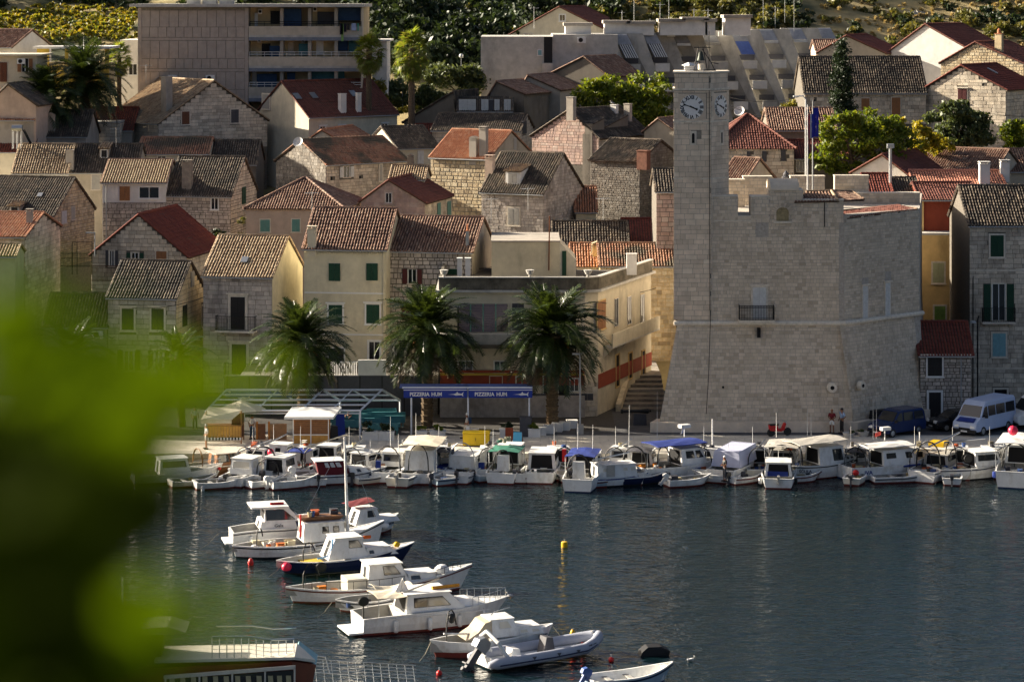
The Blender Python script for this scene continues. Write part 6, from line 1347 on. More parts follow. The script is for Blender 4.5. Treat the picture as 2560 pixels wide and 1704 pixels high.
# ================================================================ BOATS
GEL = varied('white boat paint', [(.74,.74,.72),(.70,.70,.68)], 1.5, .1, .4, 0, .55, 1.6, stain_col=(.36,.31,.23), vstretch=.5)
GEL2 = varied('cream boat paint', [(.66,.62,.52)], 1.5, .1, .45, 0, .3, 1.2, stain_col=(.35,.3,.2))
BLUEB = varied('pale blue boat paint', [(.36,.46,.52)], 1.5, .08, .4, 0, .25, 1.2, stain_col=(.2,.2,.2))
NAVYB = varied('navy boat paint', [(.008,.016,.055)], 2, .1, .35)
REDB = varied('dark red antifouling', [(.14,.022,.015)], 2, .2, .7)
BLKB = varied('black antifouling', [(.012,.012,.014)], 2, .2, .7)
BLUA = varied('blue antifouling', [(.015,.03,.09)], 2, .2, .7)
DECKP = varied('boat deck paint', [(.36,.35,.32)], 3, .15, .7)
WOODB = varied('varnished wood', [(.20,.09,.035),(.26,.12,.05)], 5, .25, .4)
CANV = varied('beige canvas', [(.60,.54,.42)], 3, .12, .9)
CANW = varied('lavender white tarpaulin', [(.50,.52,.66)], 2, .08, .7)
BLUC = varied('blue canvas', [(.015,.035,.20)], 3, .12, .8)
MARC = varied('maroon canvas', [(.13,.015,.02)], 3, .15, .9)
GREY_R = varied('grey rubber tube', [(.34,.36,.42)], 2, .08, .5)
ENG = plain('outboard cowl black', (.012,.012,.015), .3); ROPE = varied('rope', [(.40,.35,.25)], 8, .2, .95); RUB = plain('black rubber', (.012,.012,.012), .6)
BUOYR = varied('red buoy plastic', [(.55,.02,.02)], 3, .1, .4); BUOYP = varied('pink red buoy plastic', [(.75,.03,.08)], 3, .1, .4); BUOYY = varied('yellow buoy plastic', [(.70,.42,.01)], 3, .1, .4); ORNG = varied('orange plastic', [(.70,.13,.01)], 3, .1, .5)
TINT = plain('tinted boat window', (.02,.018,.018), .07, 0, .9)
QUAY = [0]; BOATS = []
INN = varied('grey boat interior', [(.26,.25,.22)], 3, .3, .8)
class Boat:
    def __init__(s, label, px, py, hd, L, B, name='boat', cat='boat', fb=(.95,.55,.65), dbl=False, hull=GEL, bottom=REDB, inner=DECKP, rim=GEL, open_=True, floor=.18, fore=.62, rake=.5, stripe=None, boot=.10, y=None, group='small boats moored in the harbour', rimw=.09):
        p = PZ(px, py) if not isinstance(px, Vector) else px; BOATS.append((s, QUAY[0], name))
        s.t = T = thing(name, label, cat, (p.x, p.y, 0), R(hd), group); s.L = L; s.B = B; s.fb = fb
        N = 16; s.N = N
        def hb(t):
            if t > .42: f = 1-((t-.42)/.58)**2.3
            elif dbl: f = 1-((.42-t)/.42)**2.6
            else: f = 1-.16*((.42-t)/.42)**1.6
            return max(.035, B/2*f)
        def sh(t):
            if t > .4: return fb[1]+(fb[0]-fb[1])*((t-.4)/.6)**1.9
            return fb[1]+(fb[2]-fb[1])*((.4-t)/.4)**2
        s.hb, s.sh = hb, sh
        def pt(i, r, side, out=0.0):
            t = i/N; b = hb(t); z = sh(t)
            zz, bf = [(-.35,.25),(-.02,.84),(boot,.88),(.45*z+.05,.96),(z,1.0)][r]
            if t > .9: bf = lerp(bf, bf*.75, (t-.9)/.1) if r < 4 else bf
            x = -L/2+L*t-rake*(1-max(0,zz)/z if z else 0)*max(0,(t-.7)/.3)
            if dbl: x += rake*.6*(1-max(0,zz)/z)*max(0,(.3-t)/.3)
            return Vector((x, side*(b*bf+out), zz))
        def strip(rows, mat, nm, out=0.0, parent=T):
            mb = MB()
            for side in (-1, 1):
                for i in range(N):
                    for a, b_ in zip(rows, rows[1:]):
                        q = [pt(i,a,side,out), pt(i+1,a,side,out), pt(i+1,b_,side,out), pt(i,b_,side,out)]
                        mb.add(q if side < 0 else q[::-1], [(0,1,2,3)])
            for e in (0, N):
                for a, b_ in zip(rows, rows[1:]): 
                    q = [pt(e,a,-1,out), pt(e,a,1,out), pt(e,b_,1,out), pt(e,b_,-1,out)]; mb.add(q if e else q[::-1], [(0,1,2,3)])
            return mb.build(nm, mat, parent, smooth=False)
        s.hullo = strip([2,3,4], hull, 'hull'); strip([0,1,2], bottom, 'hull_bottom')
        for p_ in s.hullo.data.polygons: p_.use_smooth = len(p_.vertices) == 4
        # rim
        mb = MB()
        for side in (-1, 1):
            for i in range(N):
                a, b_ = pt(i,4,side,.02), pt(i+1,4,side,.02); iw = lambda v: Vector((v.x, v.y-side*min(rimw, abs(v.y)), v.z))
                q = [a+Vector((0,0,.025)), b_+Vector((0,0,.025)), iw(b_)+Vector((0,0,.025)), iw(a)+Vector((0,0,.025))]
                mb.add(q+[v-Vector((0,0,.07)) for v in q], [(0,1,2,3),(0,4,5,1),(3,2,6,7)])
        if not dbl:
            a = pt(0,4,-1,.02); c = pt(0,4,1,.02); mb.box(a.x-.02, a.x+rimw, a.y, c.y, a.z-.045, a.z+.025)
        mb.build('gunwale', rim, T)
        if stripe: 
            st = MB()
            for side in (-1, 1):
                for i in range(N):
                    q = [pt(i,4,side,.012)-Vector((0,0,.16)), pt(i+1,4,side,.012)-Vector((0,0,.16)), pt(i+1,4,side,.024)-Vector((0,0,.08)), pt(i,4,side,.024)-Vector((0,0,.08))]
                    st.add(q if side < 0 else q[::-1], [(0,1,2,3)])
            st.build('stripe', stripe, T)
        # inside: floor, inner walls, fore deck
        mb = MB(); dk = MB(); fl = floor if open_ else None
        for i in range(N):
            t0, t1 = i/N, (i+1)/N
            ys = [max(.01, hb(t)-rimw*.9) for t in (t0, t1)]; x0, x1 = -L/2+L*t0, -L/2+L*t1; z0, z1 = sh(t0), sh(t1)
            if open_ and t0 < fore:
                f0, f1 = fl, fl
                mb.add([(x0,-ys[0]*.82,f0),(x1,-ys[1]*.82,f1),(x1,ys[1]*.82,f1),(x0,ys[0]*.82,f0)], [(0,1,2,3)])
                for sd_ in (-1, 1): mb.add([(x0,sd_*ys[0]*.82,f0),(x1,sd_*ys[1]*.82,f1),(x1,sd_*ys[1],z1),(x0,sd_*ys[0],z0)], [(0,1,2,3)])
            else:
                dk.add([(x0,-ys[0],z0-.03),(x1,-ys[1],z1-.03),(x1,0,z1+.03),(x0,0,z0+.03),(x1,ys[1],z1-.03),(x0,ys[0],z0-.03)], [(0,1,2,3),(3,2,4,5)])
        if mb.f:
            e = hb(0)-rimw; mb.add([(-L/2+.05,-e,fl),(-L/2+.05,e,fl),(-L/2+.05,e,sh(0)),(-L/2+.05,-e,sh(0))], [(0,1,2,3)])
            if fore < 1:
                xf = -L/2+L*math.ceil(fore*N)/N; tf = (xf+L/2)/L; e = hb(tf)-rimw; mb.add([(xf,-e,fl),(xf,e,fl),(xf,e,sh(tf)),(xf,-e,sh(tf))], [(3,2,1,0)])
            mb.build('inner_hull', inner, T)
        if dk.f: dk.build('deck', GEL if inner is DECKP else inner, T)
    def thwarts(s, ts=(.25,.5), mat=None, z=.35):
        for t in ts:
            y = s.hb(t)-.1; x = -s.L/2+s.L*t; MB().box(x-.12, x+.12, -y, y, z, z+.045).build('thwart', mat or DECKP, s.t)
        return s
    def cabin(s, x0, x1, w, h, rf=.35, rb=.0, z=None, mat=GEL, taper=.88, roof=None, over=.08, wins=((.1,.9,.45,.85),), wmat=GLASS, front=True, back='door', name='cabin', zb=None):
        """wins: (s0,s1,t0,t1) on both sides"""
        h = h*(.84 if QUAY[0] else 1); tc = ((x0+x1)/2+s.L/2)/s.L; z = s.sh(tc)-.05 if z is None else z; zb = z if zb is None else zb
        def P(u, v, side): # side wall: u 0..1 along, v 0..1 up
            xa = lerp(x0, x0+rb, v); xb = lerp(x1, x1-rf, v); return Vector((lerp(xa, xb, u), side*w/2*lerp(1, taper, v), z+h*v))
        c = [P(0,0,-1),P(1,0,-1),P(1,0,1),P(0,0,1),P(0,1,-1),P(1,1,-1),P(1,1,1),P(0,1,1)]
        if zb < z: 
            for i in range(4): c[i] = Vector((c[i].x, c[i].y, zb))
        cb = MB().add(c, [(0,3,2,1),(4,5,6,7),(0,1,5,4),(1,2,6,5),(2,3,7,6),(3,0,4,7)]).build(name, mat, s.t)
        if over is not None:
            t_ = h+z; MB().box(x0+rb-over, x1-rf+over, -w/2*taper-over, w/2*taper+over, t_+.003, t_+.06).build('cabin_roof', roof or mat, s.t)
        def pane(q, nm, m_, parent=cb):
            n = (q[1]-q[0]).cross(q[3]-q[0]).normalized(); cen = sum(q, Vector())/4
            ctr = Vector(((x0+x1)/2, 0, z+h/2))
            if (cen-ctr).dot(n) < 0: n = -n
            MB().prism([v-n*.004 for v in q], n*.016).build(nm, m_, parent)
            fr = MB()
            for a, b_ in zip(q, q[1:]+q[:1]): fr.tube([a+n*.012, b_+n*.012], .014, 4)
            fr.build('window_frame', RUB if m_ is GLASS or m_ is TINT else WHITE, parent)
        for wq in wins:
            s0, s1, t0, t1 = wq[:4]; sl = wq[4] if len(wq) > 4 else 0
            for side in (-1, 1): pane([P(s0,t0,side), P(s1,t0,side), P(s1-sl,t1,side), P(s0,t1,side)], 'cabin_window', wmat)
        def Fq(v0, v1, y0, y1, fr=True):
            def g(v, y): 
                a = P(1 if fr else 0, v, 1); return Vector((a.x, a.y*y, a.z))
            return [g(v0,y0), g(v0,y1), g(v1,y1), g(v1,y0)]
        if front: pane(Fq(.45,.9,-.86,-.05), 'windscreen', wmat); pane(Fq(.45,.9,.05,.86), 'windscreen', wmat)
        if back == 'door': pane(Fq(.05,.85,-.3,.3,False), 'cabin_door', VOID)
        elif back == 'open': pane(Fq(.05,.92,-.8,.8,False), 'cabin_opening', VOID)
        elif back == 'window': pane(Fq(.4,.85,-.8,.8,False), 'rear_window', wmat)
        s.ctop = z+h; return s
    def tube(s, pts, r, name, mat, n=5): MB().tube(pts, r, n).build(name, mat, s.t); return s
    def box(s, x0, x1, y0, y1, z0, z1, name, mat): MB().box(x0,x1,y0,y1,z0,z1).build(name, mat, s.t); return s
    def arch(s, x, w, h, z=.5, mat=RUB, r=.05, name='arch_hoop'):
        return s.tube([(x, w/2*math.cos(a), z+h*math.sin(a)**.7 if a not in (0,) else z) for a in [math.pi*i/10 for i in range(11)]], r, name, mat)
    def hoop(s, x, y, w, h, z=.5, mat=RUB): # hoop seen from the side (net hauler arm)
        return s.tube([(x-w/2, y, z), (x-w/2*.95, y, z+h*.6), (x-w*.25, y, z+h*.95), (x, y, z+h), (x+w*.3, y, z+h*.85), (x+w/2, y, z+h*.5)], .04, 'hauler_arm', mat)
    def antenna(s, x, y, z, h, tilt=.0): return s.tube([(x,y,z),(x+tilt*h,y,z+h)], [.018,.008], 'antenna', WHITE, 4)
    def outboard(s, mat=ENG, x=None, y=0, k=1.0, tilt=0.0, z=None):
        x = -s.L/2-.05 if x is None else x; z = s.sh(0) if z is None else z
        M = Matrix.Translation((x,y,z))@Matrix.Rotation(R(tilt), 4, 'Y')@Matrix.Diagonal((k,k,k,1))
        o = MB(); o.prism([(-.42,-.15,.12),(.02,-.15,.08),(.06,-.15,.3),(-.02,-.15,.46),(-.3,-.15,.48),(-.44,-.15,.34)], (0,.30,0)); e = put(o, M).build('outboard_motor', mat, s.t)
        q = MB(); q.box(-.26,-.06,-.06,.06,-.55,.1); q.box(-.36,0,-.10,.10,-.5,-.46); q.tube([(-.34,0,-.62),(-.05,0,-.62)], .055, 6); q.box(-.1,.08,-.12,.12,-.12,.1); put(q, M).build('motor_leg', SH['slate'] if mat is ENG else mat, e)
        return s
    def fender(s, t, side, mat=None, z=None, r=.10, h=.5, round_=False):
        b = s.hb(t)+r*.8; x = -s.L/2+s.L*t; zt = s.sh(t) if z is None else z
        m_ = MB()
        if round_: m_.ball((x, side*b, zt-.3), r*1.3)
        else: m_.lathe([(.02,0),(r*.8,.04),(r,.10),(r,h-.1),(r*.8,h-.04),(.02,h)], 8, (x, side*b, zt-.12-h))
        o = m_.build('fender', mat or GEL, s.t, smooth=True); MB().tube([(x,side*b,zt-.14),(x,side*(b-r*.8),zt+.03)], .012, 4).build('fender_line', ROPE, o); return s
    def canopy(s, x0, x1, w, z, mat, sag=.0, posts=True, slope=.0, th=.03):
        z = z*(.88 if QUAY[0] else 1); q = MB(); n = 4
        for i in range(n):
            for j in range(n):
                def g(i, j): u, v = i/n, j/n; return Vector((lerp(x0,x1,u), lerp(-w/2,w/2,v), z+slope*u+.10*(1-(2*v-1)**2)-sag*math.sin(math.pi*u)+.02*math.sin(i*2.1+j*3.3)))
                a = [g(i,j), g(i+1,j), g(i+1,j+1), g(i,j+1)]; q.prism(a, (0,0,th))
        q.build('canopy', mat, s.t)
        if posts:
            p_ = MB(); tm = lambda x: s.sh((x+s.L/2)/s.L)
            for x in (x0+.05, x1-.05):
                for y in (-w/2+.05, w/2-.05): p_.tube([(x,y,tm(x)-.05),(x,y,z+(slope if x > 0.5*(x0+x1) else 0))], .02, 4)
            p_.build('canopy_posts', STEEL, s.t)
        return s
    def rail(s, t0, t1, h=.45, mat=STEEL, n=5, mid=False):
        q = MB()
        for side in (-1, 1):
            top = []
            for i in range(n+1):
                t = lerp(t0, t1, i/n); x = -s.L/2+s.L*t; b = max(.03, s.hb(t)-.06); p0 = Vector((x,side*b,s.sh(t))); p1 = p0+Vector((0,0,h)); q.tube([p0,p1], .015, 4); top.append(p1)
            q.tube(top, .02, 4)
            if mid: q.tube([p-Vector((0,0,h/2)) for p in top], .012, 4)
        q.build('rail', mat, s.t); return s
    def text(s, txt, t, size, side=-1, mat=None, z=None, dx=0):
        x = -s.L/2+s.L*t; b = s.hb(t)*.975+.03; zz = s.sh(t)*.62 if z is None else z
        d = s.hb(t+.03)-s.hb(t-.03); a = math.atan2(d, .06*s.L)
        M = Matrix.Translation((x, side*b, zz))@Matrix.Rotation(-a*side*0-a if side < 0 else a, 4, 'Z')
        if side < 0: M = Matrix.Translation((x, -b, zz))@Matrix.Rotation(-a, 4, 'Z')@Matrix.Rotation(R(90), 4, 'X')
        else: M = Matrix.Translation((x, b, zz))@Matrix.Rotation(R(180)+a, 4, 'Z')@Matrix.Rotation(R(90), 4, 'X')
        inst('lettering', text_mesh(txt, size, mat or NAVYB, .006, bold=.006), s.t, M); return s
    def line(s, x, y, z, dx, dy, dz): return s.tube([(x,y,z),(x+dx*.5,y+dy*.5,z+dz*.5-.15),(x+dx,y+dy,z+dz)], .018, 'mooring_line', ROPE, 4)
    def clutter(s, x0, x1, w, z, n, seed=0, cols=None):
        rs = random.Random(seed); cols = cols or [(.5,.48,.42),(.05,.05,.06),(.45,.10,.03),(.04,.08,.22),(.42,.36,.22),(.10,.09,.07)]
        for i in range(n):
            x, y = rs.uniform(x0,x1), rs.uniform(-w/2,w/2); k = rs.randrange(3); c = rs.choice(cols); m_ = varied('gear %.2f %.2f %.2f' % c, [c], 5, .2, .6); q = MB()
            if k == 0: q.box(x-.22,x+.22,y-.16,y+.16,z,z+rs.uniform(.18,.3)).box(x-.24,x+.24,y-.18,y+.18,z+.3,z+.33); q.build('fish_crate', m_, s.t)
            elif k == 1: q.lathe([(.12,0),(.16,.3),(.15,.31),(.13,.06)], 8, (x,y,z)); q.build('bucket', m_, s.t)
            else: 
                for j in range(3): q.lathe([(.2-.03*j,.05*j),(.24-.03*j,.05*j+.03),(.2-.03*j,.05*j+.055)], 9, (x,y,z))
                q.build('rope_coil', m_, s.t)
        return s
def hgt(Y): return F/Y
# ---------- middle group, bows to the right
def two(pxs, pys, pxb, pyb):    # stern and bow waterline points -> centre, heading, length
    a, b = PZ(pxs, pys), PZ(pxb, pyb); d = b-a; return (a+b)/2, math.degrees(math.atan2(d.y, d.x)), d.length
c, hd, L = two(905, 1577, 1258, 1545)
b = Boat('largest white cabin cruiser with a long dark side window and red waterline', c, 0, hd, L+.5, 2.9, 'cabin_cruiser', 'motorboat', fb=(1.35,1.15,1.0), inner=DECKP, open_=True, floor=.55, fore=.24, rake=.9, boot=.14)
b.box(-L/2-1.0, -L/2-.22, -1.1, 1.1, .12, .22, 'swim_platform', GEL).cabin(-L/2+2.0, L/2-2.3, 2.3, 1.15, 1.0, .15, z=1.05, wins=((.14,.80,.34,.82,.03),), wmat=TINT, over=.12, back='open')
b.canopy(-L/2+.55, -L/2+2.3, 2.1, 2.13, CANV, .05, posts=True); b.cabin(L/2-3.0, L/2-1.0, 1.7, .28, .9, 0, z=1.2, wins=(), front=False, back=None, over=None, name='fore_cabin')
b.rail(.72, .985, .55, STEEL, 6); b.rail(.3,.6,.05,STEEL,4)
for t in (.2,.42,.62,.8): b.fender(t, -1, r=.13, h=.75, z=1.0)
b.tube([(-L/2-.2,-.95,.1),(-L/2-.2,-.95,1.9)], .05, 'pole', RUB); b.box(-L/2-.5,-L/2+.1,-1.0,-.9,1.75,2.2,'motor_bracket',RUB) if False else None
MB().lathe([(.02,-.08),(.27,-.06),(.30,0),(.27,.06),(.02,.08)], 14, (-L/2-.2,-.98,2.05), 'y').build('round_buoy', RUB, b.t)
b.tube([(-L/2+1.9,0,2.2),(-L/2+2.15,0,2.95),(-L/2+2.3,0,2.2)], [.22,.07,.2], 'radar_arch', GEL, 6); b.box(0,1.6,-.5,.3,2.27,2.45,'yellow_bag',BUOYY) if False else None
b.tube([(-.2,-.4,2.36),(1.3,-.3,2.38)], .11, 'orange_roll', varied('orange canvas',[(.65,.28,.03)],4,.2)).tube([(-1.9,-.5,2.2),(.2,-.4,2.9)], .05, 'boat_hook', CANV).line(L/2+.2,0,1.3,2.0,.3,-1.4)
b.tube([(-L/2+1.2,-1.5,.98),(L/2-1.2,-1.42,1.02)], .03, 'rub_strake', GEL); b.text('JOLLY', .27, .2, z=1.55, mat=SH['slate']) if False else None
c, hd, L = two(735, 1505, 1160, 1470)
b = Boat('white wooden fishing boat with dark red stripe and black side rails', c, 0, hd, L+.9, 2.7, 'fishing_boat', 'fishing boat', fb=(1.45,.75,.95), dbl=True, stripe=REDB, floor=.45, fore=.62, rake=.7)
b.cabin(-.9, 1.5, 1.7, 1.25, .55, .1, z=.75, wins=((.42,.86,.5,.92,.1),), wmat=TINT, over=.10, back='door').cabin(1.4, 3.2, 1.5, .4, .3, 0, z=.85, wins=((.1,.4,.3,.8),), front=False, back=None, over=.04, name='fore_cabin')
b.box(-2.0,-.95,-.7,.7,.45,1.25,'engine_box',GEL2).rail(.12,.6,.5,RUB,7).rail(.78,.93,.4,RUB,3).hoop(-3.9,-.3,.9,1.5,.8).clutter(-3.9,-2.4,1.4,.47,8,3,[(.55,.18,.02),(.30,.22,.10),(.4,.36,.25)])
b.tube([(-.2,.1,2.1),(.1,.3,2.6)], .09, 'orange_lifebuoy', ORNG).line(L/2+.3,0,1.4,1.6,-.3,-1.5).fender(.08,-1,BUOYP,.9,.12,round_=True) if False else b
MB().lathe([(.35,0),(.42,.1),(.4,.3),(.2,.48),(.02,.52)], 12, (3.45,-.2,1.1)).build('radar_dome', GEL, b.t)
c, hd, L = two(712, 1432, 1015, 1405)
b = Boat('navy hulled fishing boat with white wheelhouse and sky blue trim', c, 0, hd, L+1.0, 2.6, 'fishing_boat', 'fishing boat', fb=(1.35,.8,.9), dbl=True, hull=NAVYB, bottom=BLKB, floor=.45, fore=.5, rake=.8, boot=.08)
b.cabin(-1.3, 1.1, 1.7, 1.35, .45, .45, z=.8, wins=((.52,.93,.52,.88,.08),), over=.08, back='door').cabin(1.0, 2.9, 1.6, .5, .5, 0, z=.85, wins=((.1,.25,.3,.7),), front=False, back=None, over=.03, name='fore_cabin')
sb = plain('sky blue paint', (.16,.42,.72), .5); b.tube([(-1.9,-.7,.95),(-1.35,-.75,1.05),(-1.05,-.7,1.6),(-.98,-.62,2.15)], .06, 'blue_trim', sb); b.box(-2.6,-1.4,-.8,.8,.5,.62,'yellow_bench',varied('yellow paint',[(.5,.33,.03)]))
b.hoop(-2.3,-.4,.7,1.2,.8).tube([(-2.3,-1.32,1.2),(-2.3,-1.32,.6)], .1, 'black_tyre', RUB).fender(.52,-1,BUOYR,1.2,.1) if False else b.hoop(-2.3,-.4,.7,1.2,.8)
MB().lathe([(.14,-.08),(.30,-.07),(.34,0),(.30,.07),(.14,.08)], 14, (-1.9,-1.42,.55), 'y').build('tyre_fender', RUB, b.t); b.antenna(-1.9,.6,.9,1.9).tube([(-3.4,-.3,1.1),(-.1,-.2,1.75)], .025, 'boom', GEL)
MB().ball((-3.65,-.55,.55), .30).build('pink_buoy', BUOYP, b.t, smooth=True); MB().ball((2.95,-.3,1.35), .2).build('yellow_buoy', BUOYY, b.t, smooth=True); b.line(3.6,0,1.2,1.8,-.5,-1.3); b.line(-3.5,0,.9,-1.4,-.6,-1.0)
b.tube([(1.0,-.2,2.0),(1.4,-.2,2.0)], .12, 'orange_buoy', ORNG)
c, hd, L = two(595, 1393, 945, 1368)
b = Boat('wooden fishing boat with a brown dinghy on its cabin and a tall white mast', c, 0, hd, L+.7, 2.6, 'fishing_boat', 'fishing boat', fb=(1.75,.75,.8), dbl=True, stripe=BLKB, bottom=BLKB, floor=.4, fore=.75, rake=.4)
b.cabin(-.5, 2.0, 1.8, 1.15, .1, .1, z=.85, wins=((.45,.60,.45,.8),(.72,.86,.45,.8)), over=.06, back='door', wmat=TINT).clutter(-3.6,-.9,1.5,.55,14,8,[(.62,.62,.58),(.55,.5,.35),(.6,.6,.6),(.5,.14,.03),(.25,.2,.1)])
b.tube([(2.35,0,.9),(2.15,0,7.3)], [.11,.06], 'mast', GEL, 8).tube([(2.2,0,6.6),(4.6,.2,6.0)], .035, 'boom', GEL).tube([(2.15,0,7.2),(4.2,0,1.4)], .012, 'stay', STEEL, 4).tube([(2.15,0,7.2),(-.6,-.4,2.0)], .012, 'stay', STEEL, 4)
MB().prism([(-.7,-.5,2.35),(2.0,-.5,2.35),(1.8,-.4,2.08),(-.4,-.4,2.08)], (0,1.0,0)).build('dinghy', varied('brown dinghy', [(.16,.08,.04)], 3, .2, .5), b.t)
b.clutter(-.3,1.7,.6,2.36,5,4).hoop(-2.9,0,.35,1.1,.7).tube([(-.62,-.6,1.2),(-.62,-.6,2.6)], .07, 'red_lifebuoy', BUOYR).fender(.62,-1,r=.2,z=.9,round_=True).fender(.5,-1,r=.1,z=.9).line(-L/2,0,.8,-2.0,-.8,-.7)
c, hd, L = two(592, 1362, 830, 1350)
b = Boat('white sport cruiser with hard top and dark arrow shaped side panel', c, 0, hd, L+.7, 2.5, 'cabin_cruiser', 'motorboat', fb=(1.4,1.25,1.05), floor=.6, fore=.3, rake=1.0, bottom=NAVYB, stripe=SH['slate'], boot=.12)
b.cabin(-1.6, 2.2, 2.2, .55, .3, .1, z=1.2, wins=((.58,.98,.2,.95,.05),), wmat=NAVYB, front=False, back='door', over=None).cabin(-1.3, .9, 1.9, .85, .75, .0, z=1.75, wins=((.05,.85,.1,.92,.12),), over=.02, back='open')
b.box(-2.1,.1,-1.05,1.05,2.68,2.78,'hard_top',GEL).tube([(-.9,-.3,2.85),(-.1,-.3,2.85)], .09, 'red_raft', BUOYR).rail(.7,.98,.5,STEEL,5).box(-L/2-.8,-L/2-.34,-1,1,.3,.4,'swim_platform',GEL).text('Gala', .42, .3, z=1.5, mat=SH['slate']); b.antenna(-.3,.5,2.78,.5).fender(.16,-1,r=.1,z=1.0).line(-L/2-1.1,0,.9,-1.3,-1,-.9)
c, hd, L = two(862, 1335, 960, 1325)
b = Boat('small white cabin boat with a folded maroon sunshade and pointed bow', c, 0, hd, L+1.9, 2.1, 'cabin_boat', 'boat', fb=(1.15,.65,.7), floor=.3, fore=.42, bottom=REDB)
b.cabin(-.9, .9, 1.5, 1.05, .35, .35, z=.7, wins=((.45,.8,.5,.92,.06),), over=.05).cabin(.8, 2.1, 1.3, .35, .2, 0, z=.75, wins=(), front=False, back=None, over=None, name='fore_cabin').canopy(-1.2,.4,1.5,2.05,MARC,0,posts=False,slope=.25).fender(.62,-1,r=.13).fender(.72,-1,r=.2,round_=True).text('SZ 342', .85, .2).line(2.4,0,1.1,.9,-.4,-1.0)
b.tube([(-2.0,-.4,1.0),(.3,-.4,1.6)], .025, 'boom', STEEL)
c, hd, L = two(848, 1527, 1030, 1512)
b = Boat('small white boat with a grey tent cover left of the big cruiser', c, 0, hd, L+.4, 1.9, 'small_boat', 'boat', fb=(1.0,.65,.75), dbl=True, stripe=SH['slate'], floor=.25, fore=.8, bottom=REDB)
b.canopy(-.2, 1.9, 1.4, 1.35, CANV, .25, posts=False).canopy(.5,2.4,1.5,1.0,CANV,.1,posts=False).clutter(-1.8,-.4,1.0,.3,5,12); b.line(-2.4,0,.6,-1.0,-.9,-.6)
c, hd, L = two(1092, 1640, 1365, 1612)
b = Boat('white clinker cabin boat with a sand coloured cover and dark red bottom', c, 0, hd, L+.7, 2.1, 'cabin_boat', 'boat', fb=(1.25,.85,1.0), dbl=True, floor=.3, fore=.5, stripe=None, boot=.30, bottom=REDB)
b.cabin(-.4, 1.2, 1.5, 1.0, .3, .1, z=.95, wins=((.35,.82,.5,.9,.1),), wmat=GEL2, over=.05).cabin(1.1, 2.55, 1.4, .42, .25, 0, z=.95, wins=((.12,.42,.3,.75),(.6,.88,.3,.7)), wmat=GEL2, front=False, back=None, over=.04, name='fore_cabin')
MB().prism([(-1.6,-.75,.95),(-.25,-.8,1.0),(-.25,-.7,1.95),(-.6,-.7,1.85),(-.95,-.7,1.35)], (0,1.5,0)).build('cover', varied('sand canvas', [(.42,.36,.27)], 4, .2, .9, .6), b.t); b.tube([(-2.6,-.2,1.35),(-1.2,-.1,1.15)], .06, 'boom', GEL).hoop(-2.2,-.2,.5,1.8,.9).tube([(0,.3,1.95),(.3,.4,2.2),(1.1,.4,2.35)], .03, 'mast_hoop', STEEL); MB().ball((-2.2,-.25,2.2), .18, .15, .3).build('net_winch', RUB, b.t); b.text('SZ 187', .9, .22); b.line(-L/2-.3,0,.9,-.9,-.9,-.8); b.line(L/2+.3,0,1.2,.8,-.5,-1.1)
# inflatable boat
c, hd, L = two(1215, 1668, 1490, 1625); L += .3
rib = thing('inflatable_boat', 'grey inflatable boat with a silver outboard raised at its stern', 'inflatable boat', c, R(hd)); L2 = L/2
def ribp(sd): return [(-L2-.25,sd*.95,.38),(-L2+.2,sd*.98,.38),(0,sd*1.0,.40),(L2-1.4,sd*.95,.46),(L2-.7,sd*.65,.58),(L2-.2,sd*.28,.70),(L2-.02,0,.76)]
for sd in (-1, 1): MB().tube(ribp(sd), [.14,.27,.27,.27,.26,.25,.24], 12).build('inflated_tube', GREY_R, rib, smooth=True)
MB().tube([Vector(p)+Vector((0,-.27,-.03)) for p in ribp(-1)[1:]], .035, 5).build('rub_strake', NAVYB, rib); MB().tube([Vector(p)+Vector((0,.27,-.03)) for p in ribp(1)[1:]], .035, 5).build('rub_strake', NAVYB, rib)
MB().prism([(-L2,-.75,.1),(L2-1.0,-.7,.15),(L2-.3,0,.3),(L2-1.0,.7,.15),(-L2,.75,.1)], (0,0,.14)).build('floor', GEL, rib); MB().box(-L2-.02,-L2+.1,-.75,.75,.1,.62).build('transom', GEL, rib)
MB().prism([(-L2+1.4,-.3,.25),(-L2+2.0,-.3,.25),(-L2+1.85,-.3,.75),(-L2+1.45,-.3,.8)], (0,.6,0)).build('seat', GEL, rib); MB().prism([(-.1,-.3,.25),(.6,-.3,.25),(.45,-.3,1.05),(.1,-.3,1.1)], (0,.6,0)).build('console', SH['slate'], rib)
MB().tube([(-L2+.9,-.85,.5),(-L2+.35,-.8,1.35),(-L2+.2,0,1.75),(-L2+.35,.8,1.35),(-L2+.9,.85,.5)], [.12,.1,.1,.1,.12], 6).build('roll_bar', GEL, rib)
M = Matrix.Translation((-L2-.15,0,.62))@Matrix.Rotation(R(38), 4, 'Y')@Matrix.Diagonal((1.5,1.5,1.5,1)); o = MB(); o.prism([(-.42,-.16,.12),(.02,-.16,.08),(.06,-.16,.34),(-.02,-.16,.50),(-.3,-.16,.52),(-.44,-.16,.36)], (0,.32,0)); e = put(o, M).build('outboard_motor', plain('grey cowl', (.16,.17,.19), .3, .3), rib)
q = MB(); q.box(-.28,-.06,-.07,.07,-.6,.1); q.box(-.4,0,-.12,.12,-.5,-.46); q.tube([(-.36,0,-.66),(-.05,0,-.66)], .07, 6); put(q, M).build('motor_leg', SH['slate'], e)
for x_ in (-1.3,.1,1.2): MB().prism([(x_,-1.262,.55),(x_+.24,-1.262,.55),(x_+.12,-1.272,.38)], (0,-.012,0)).build('patch', SH['slate'], rib)
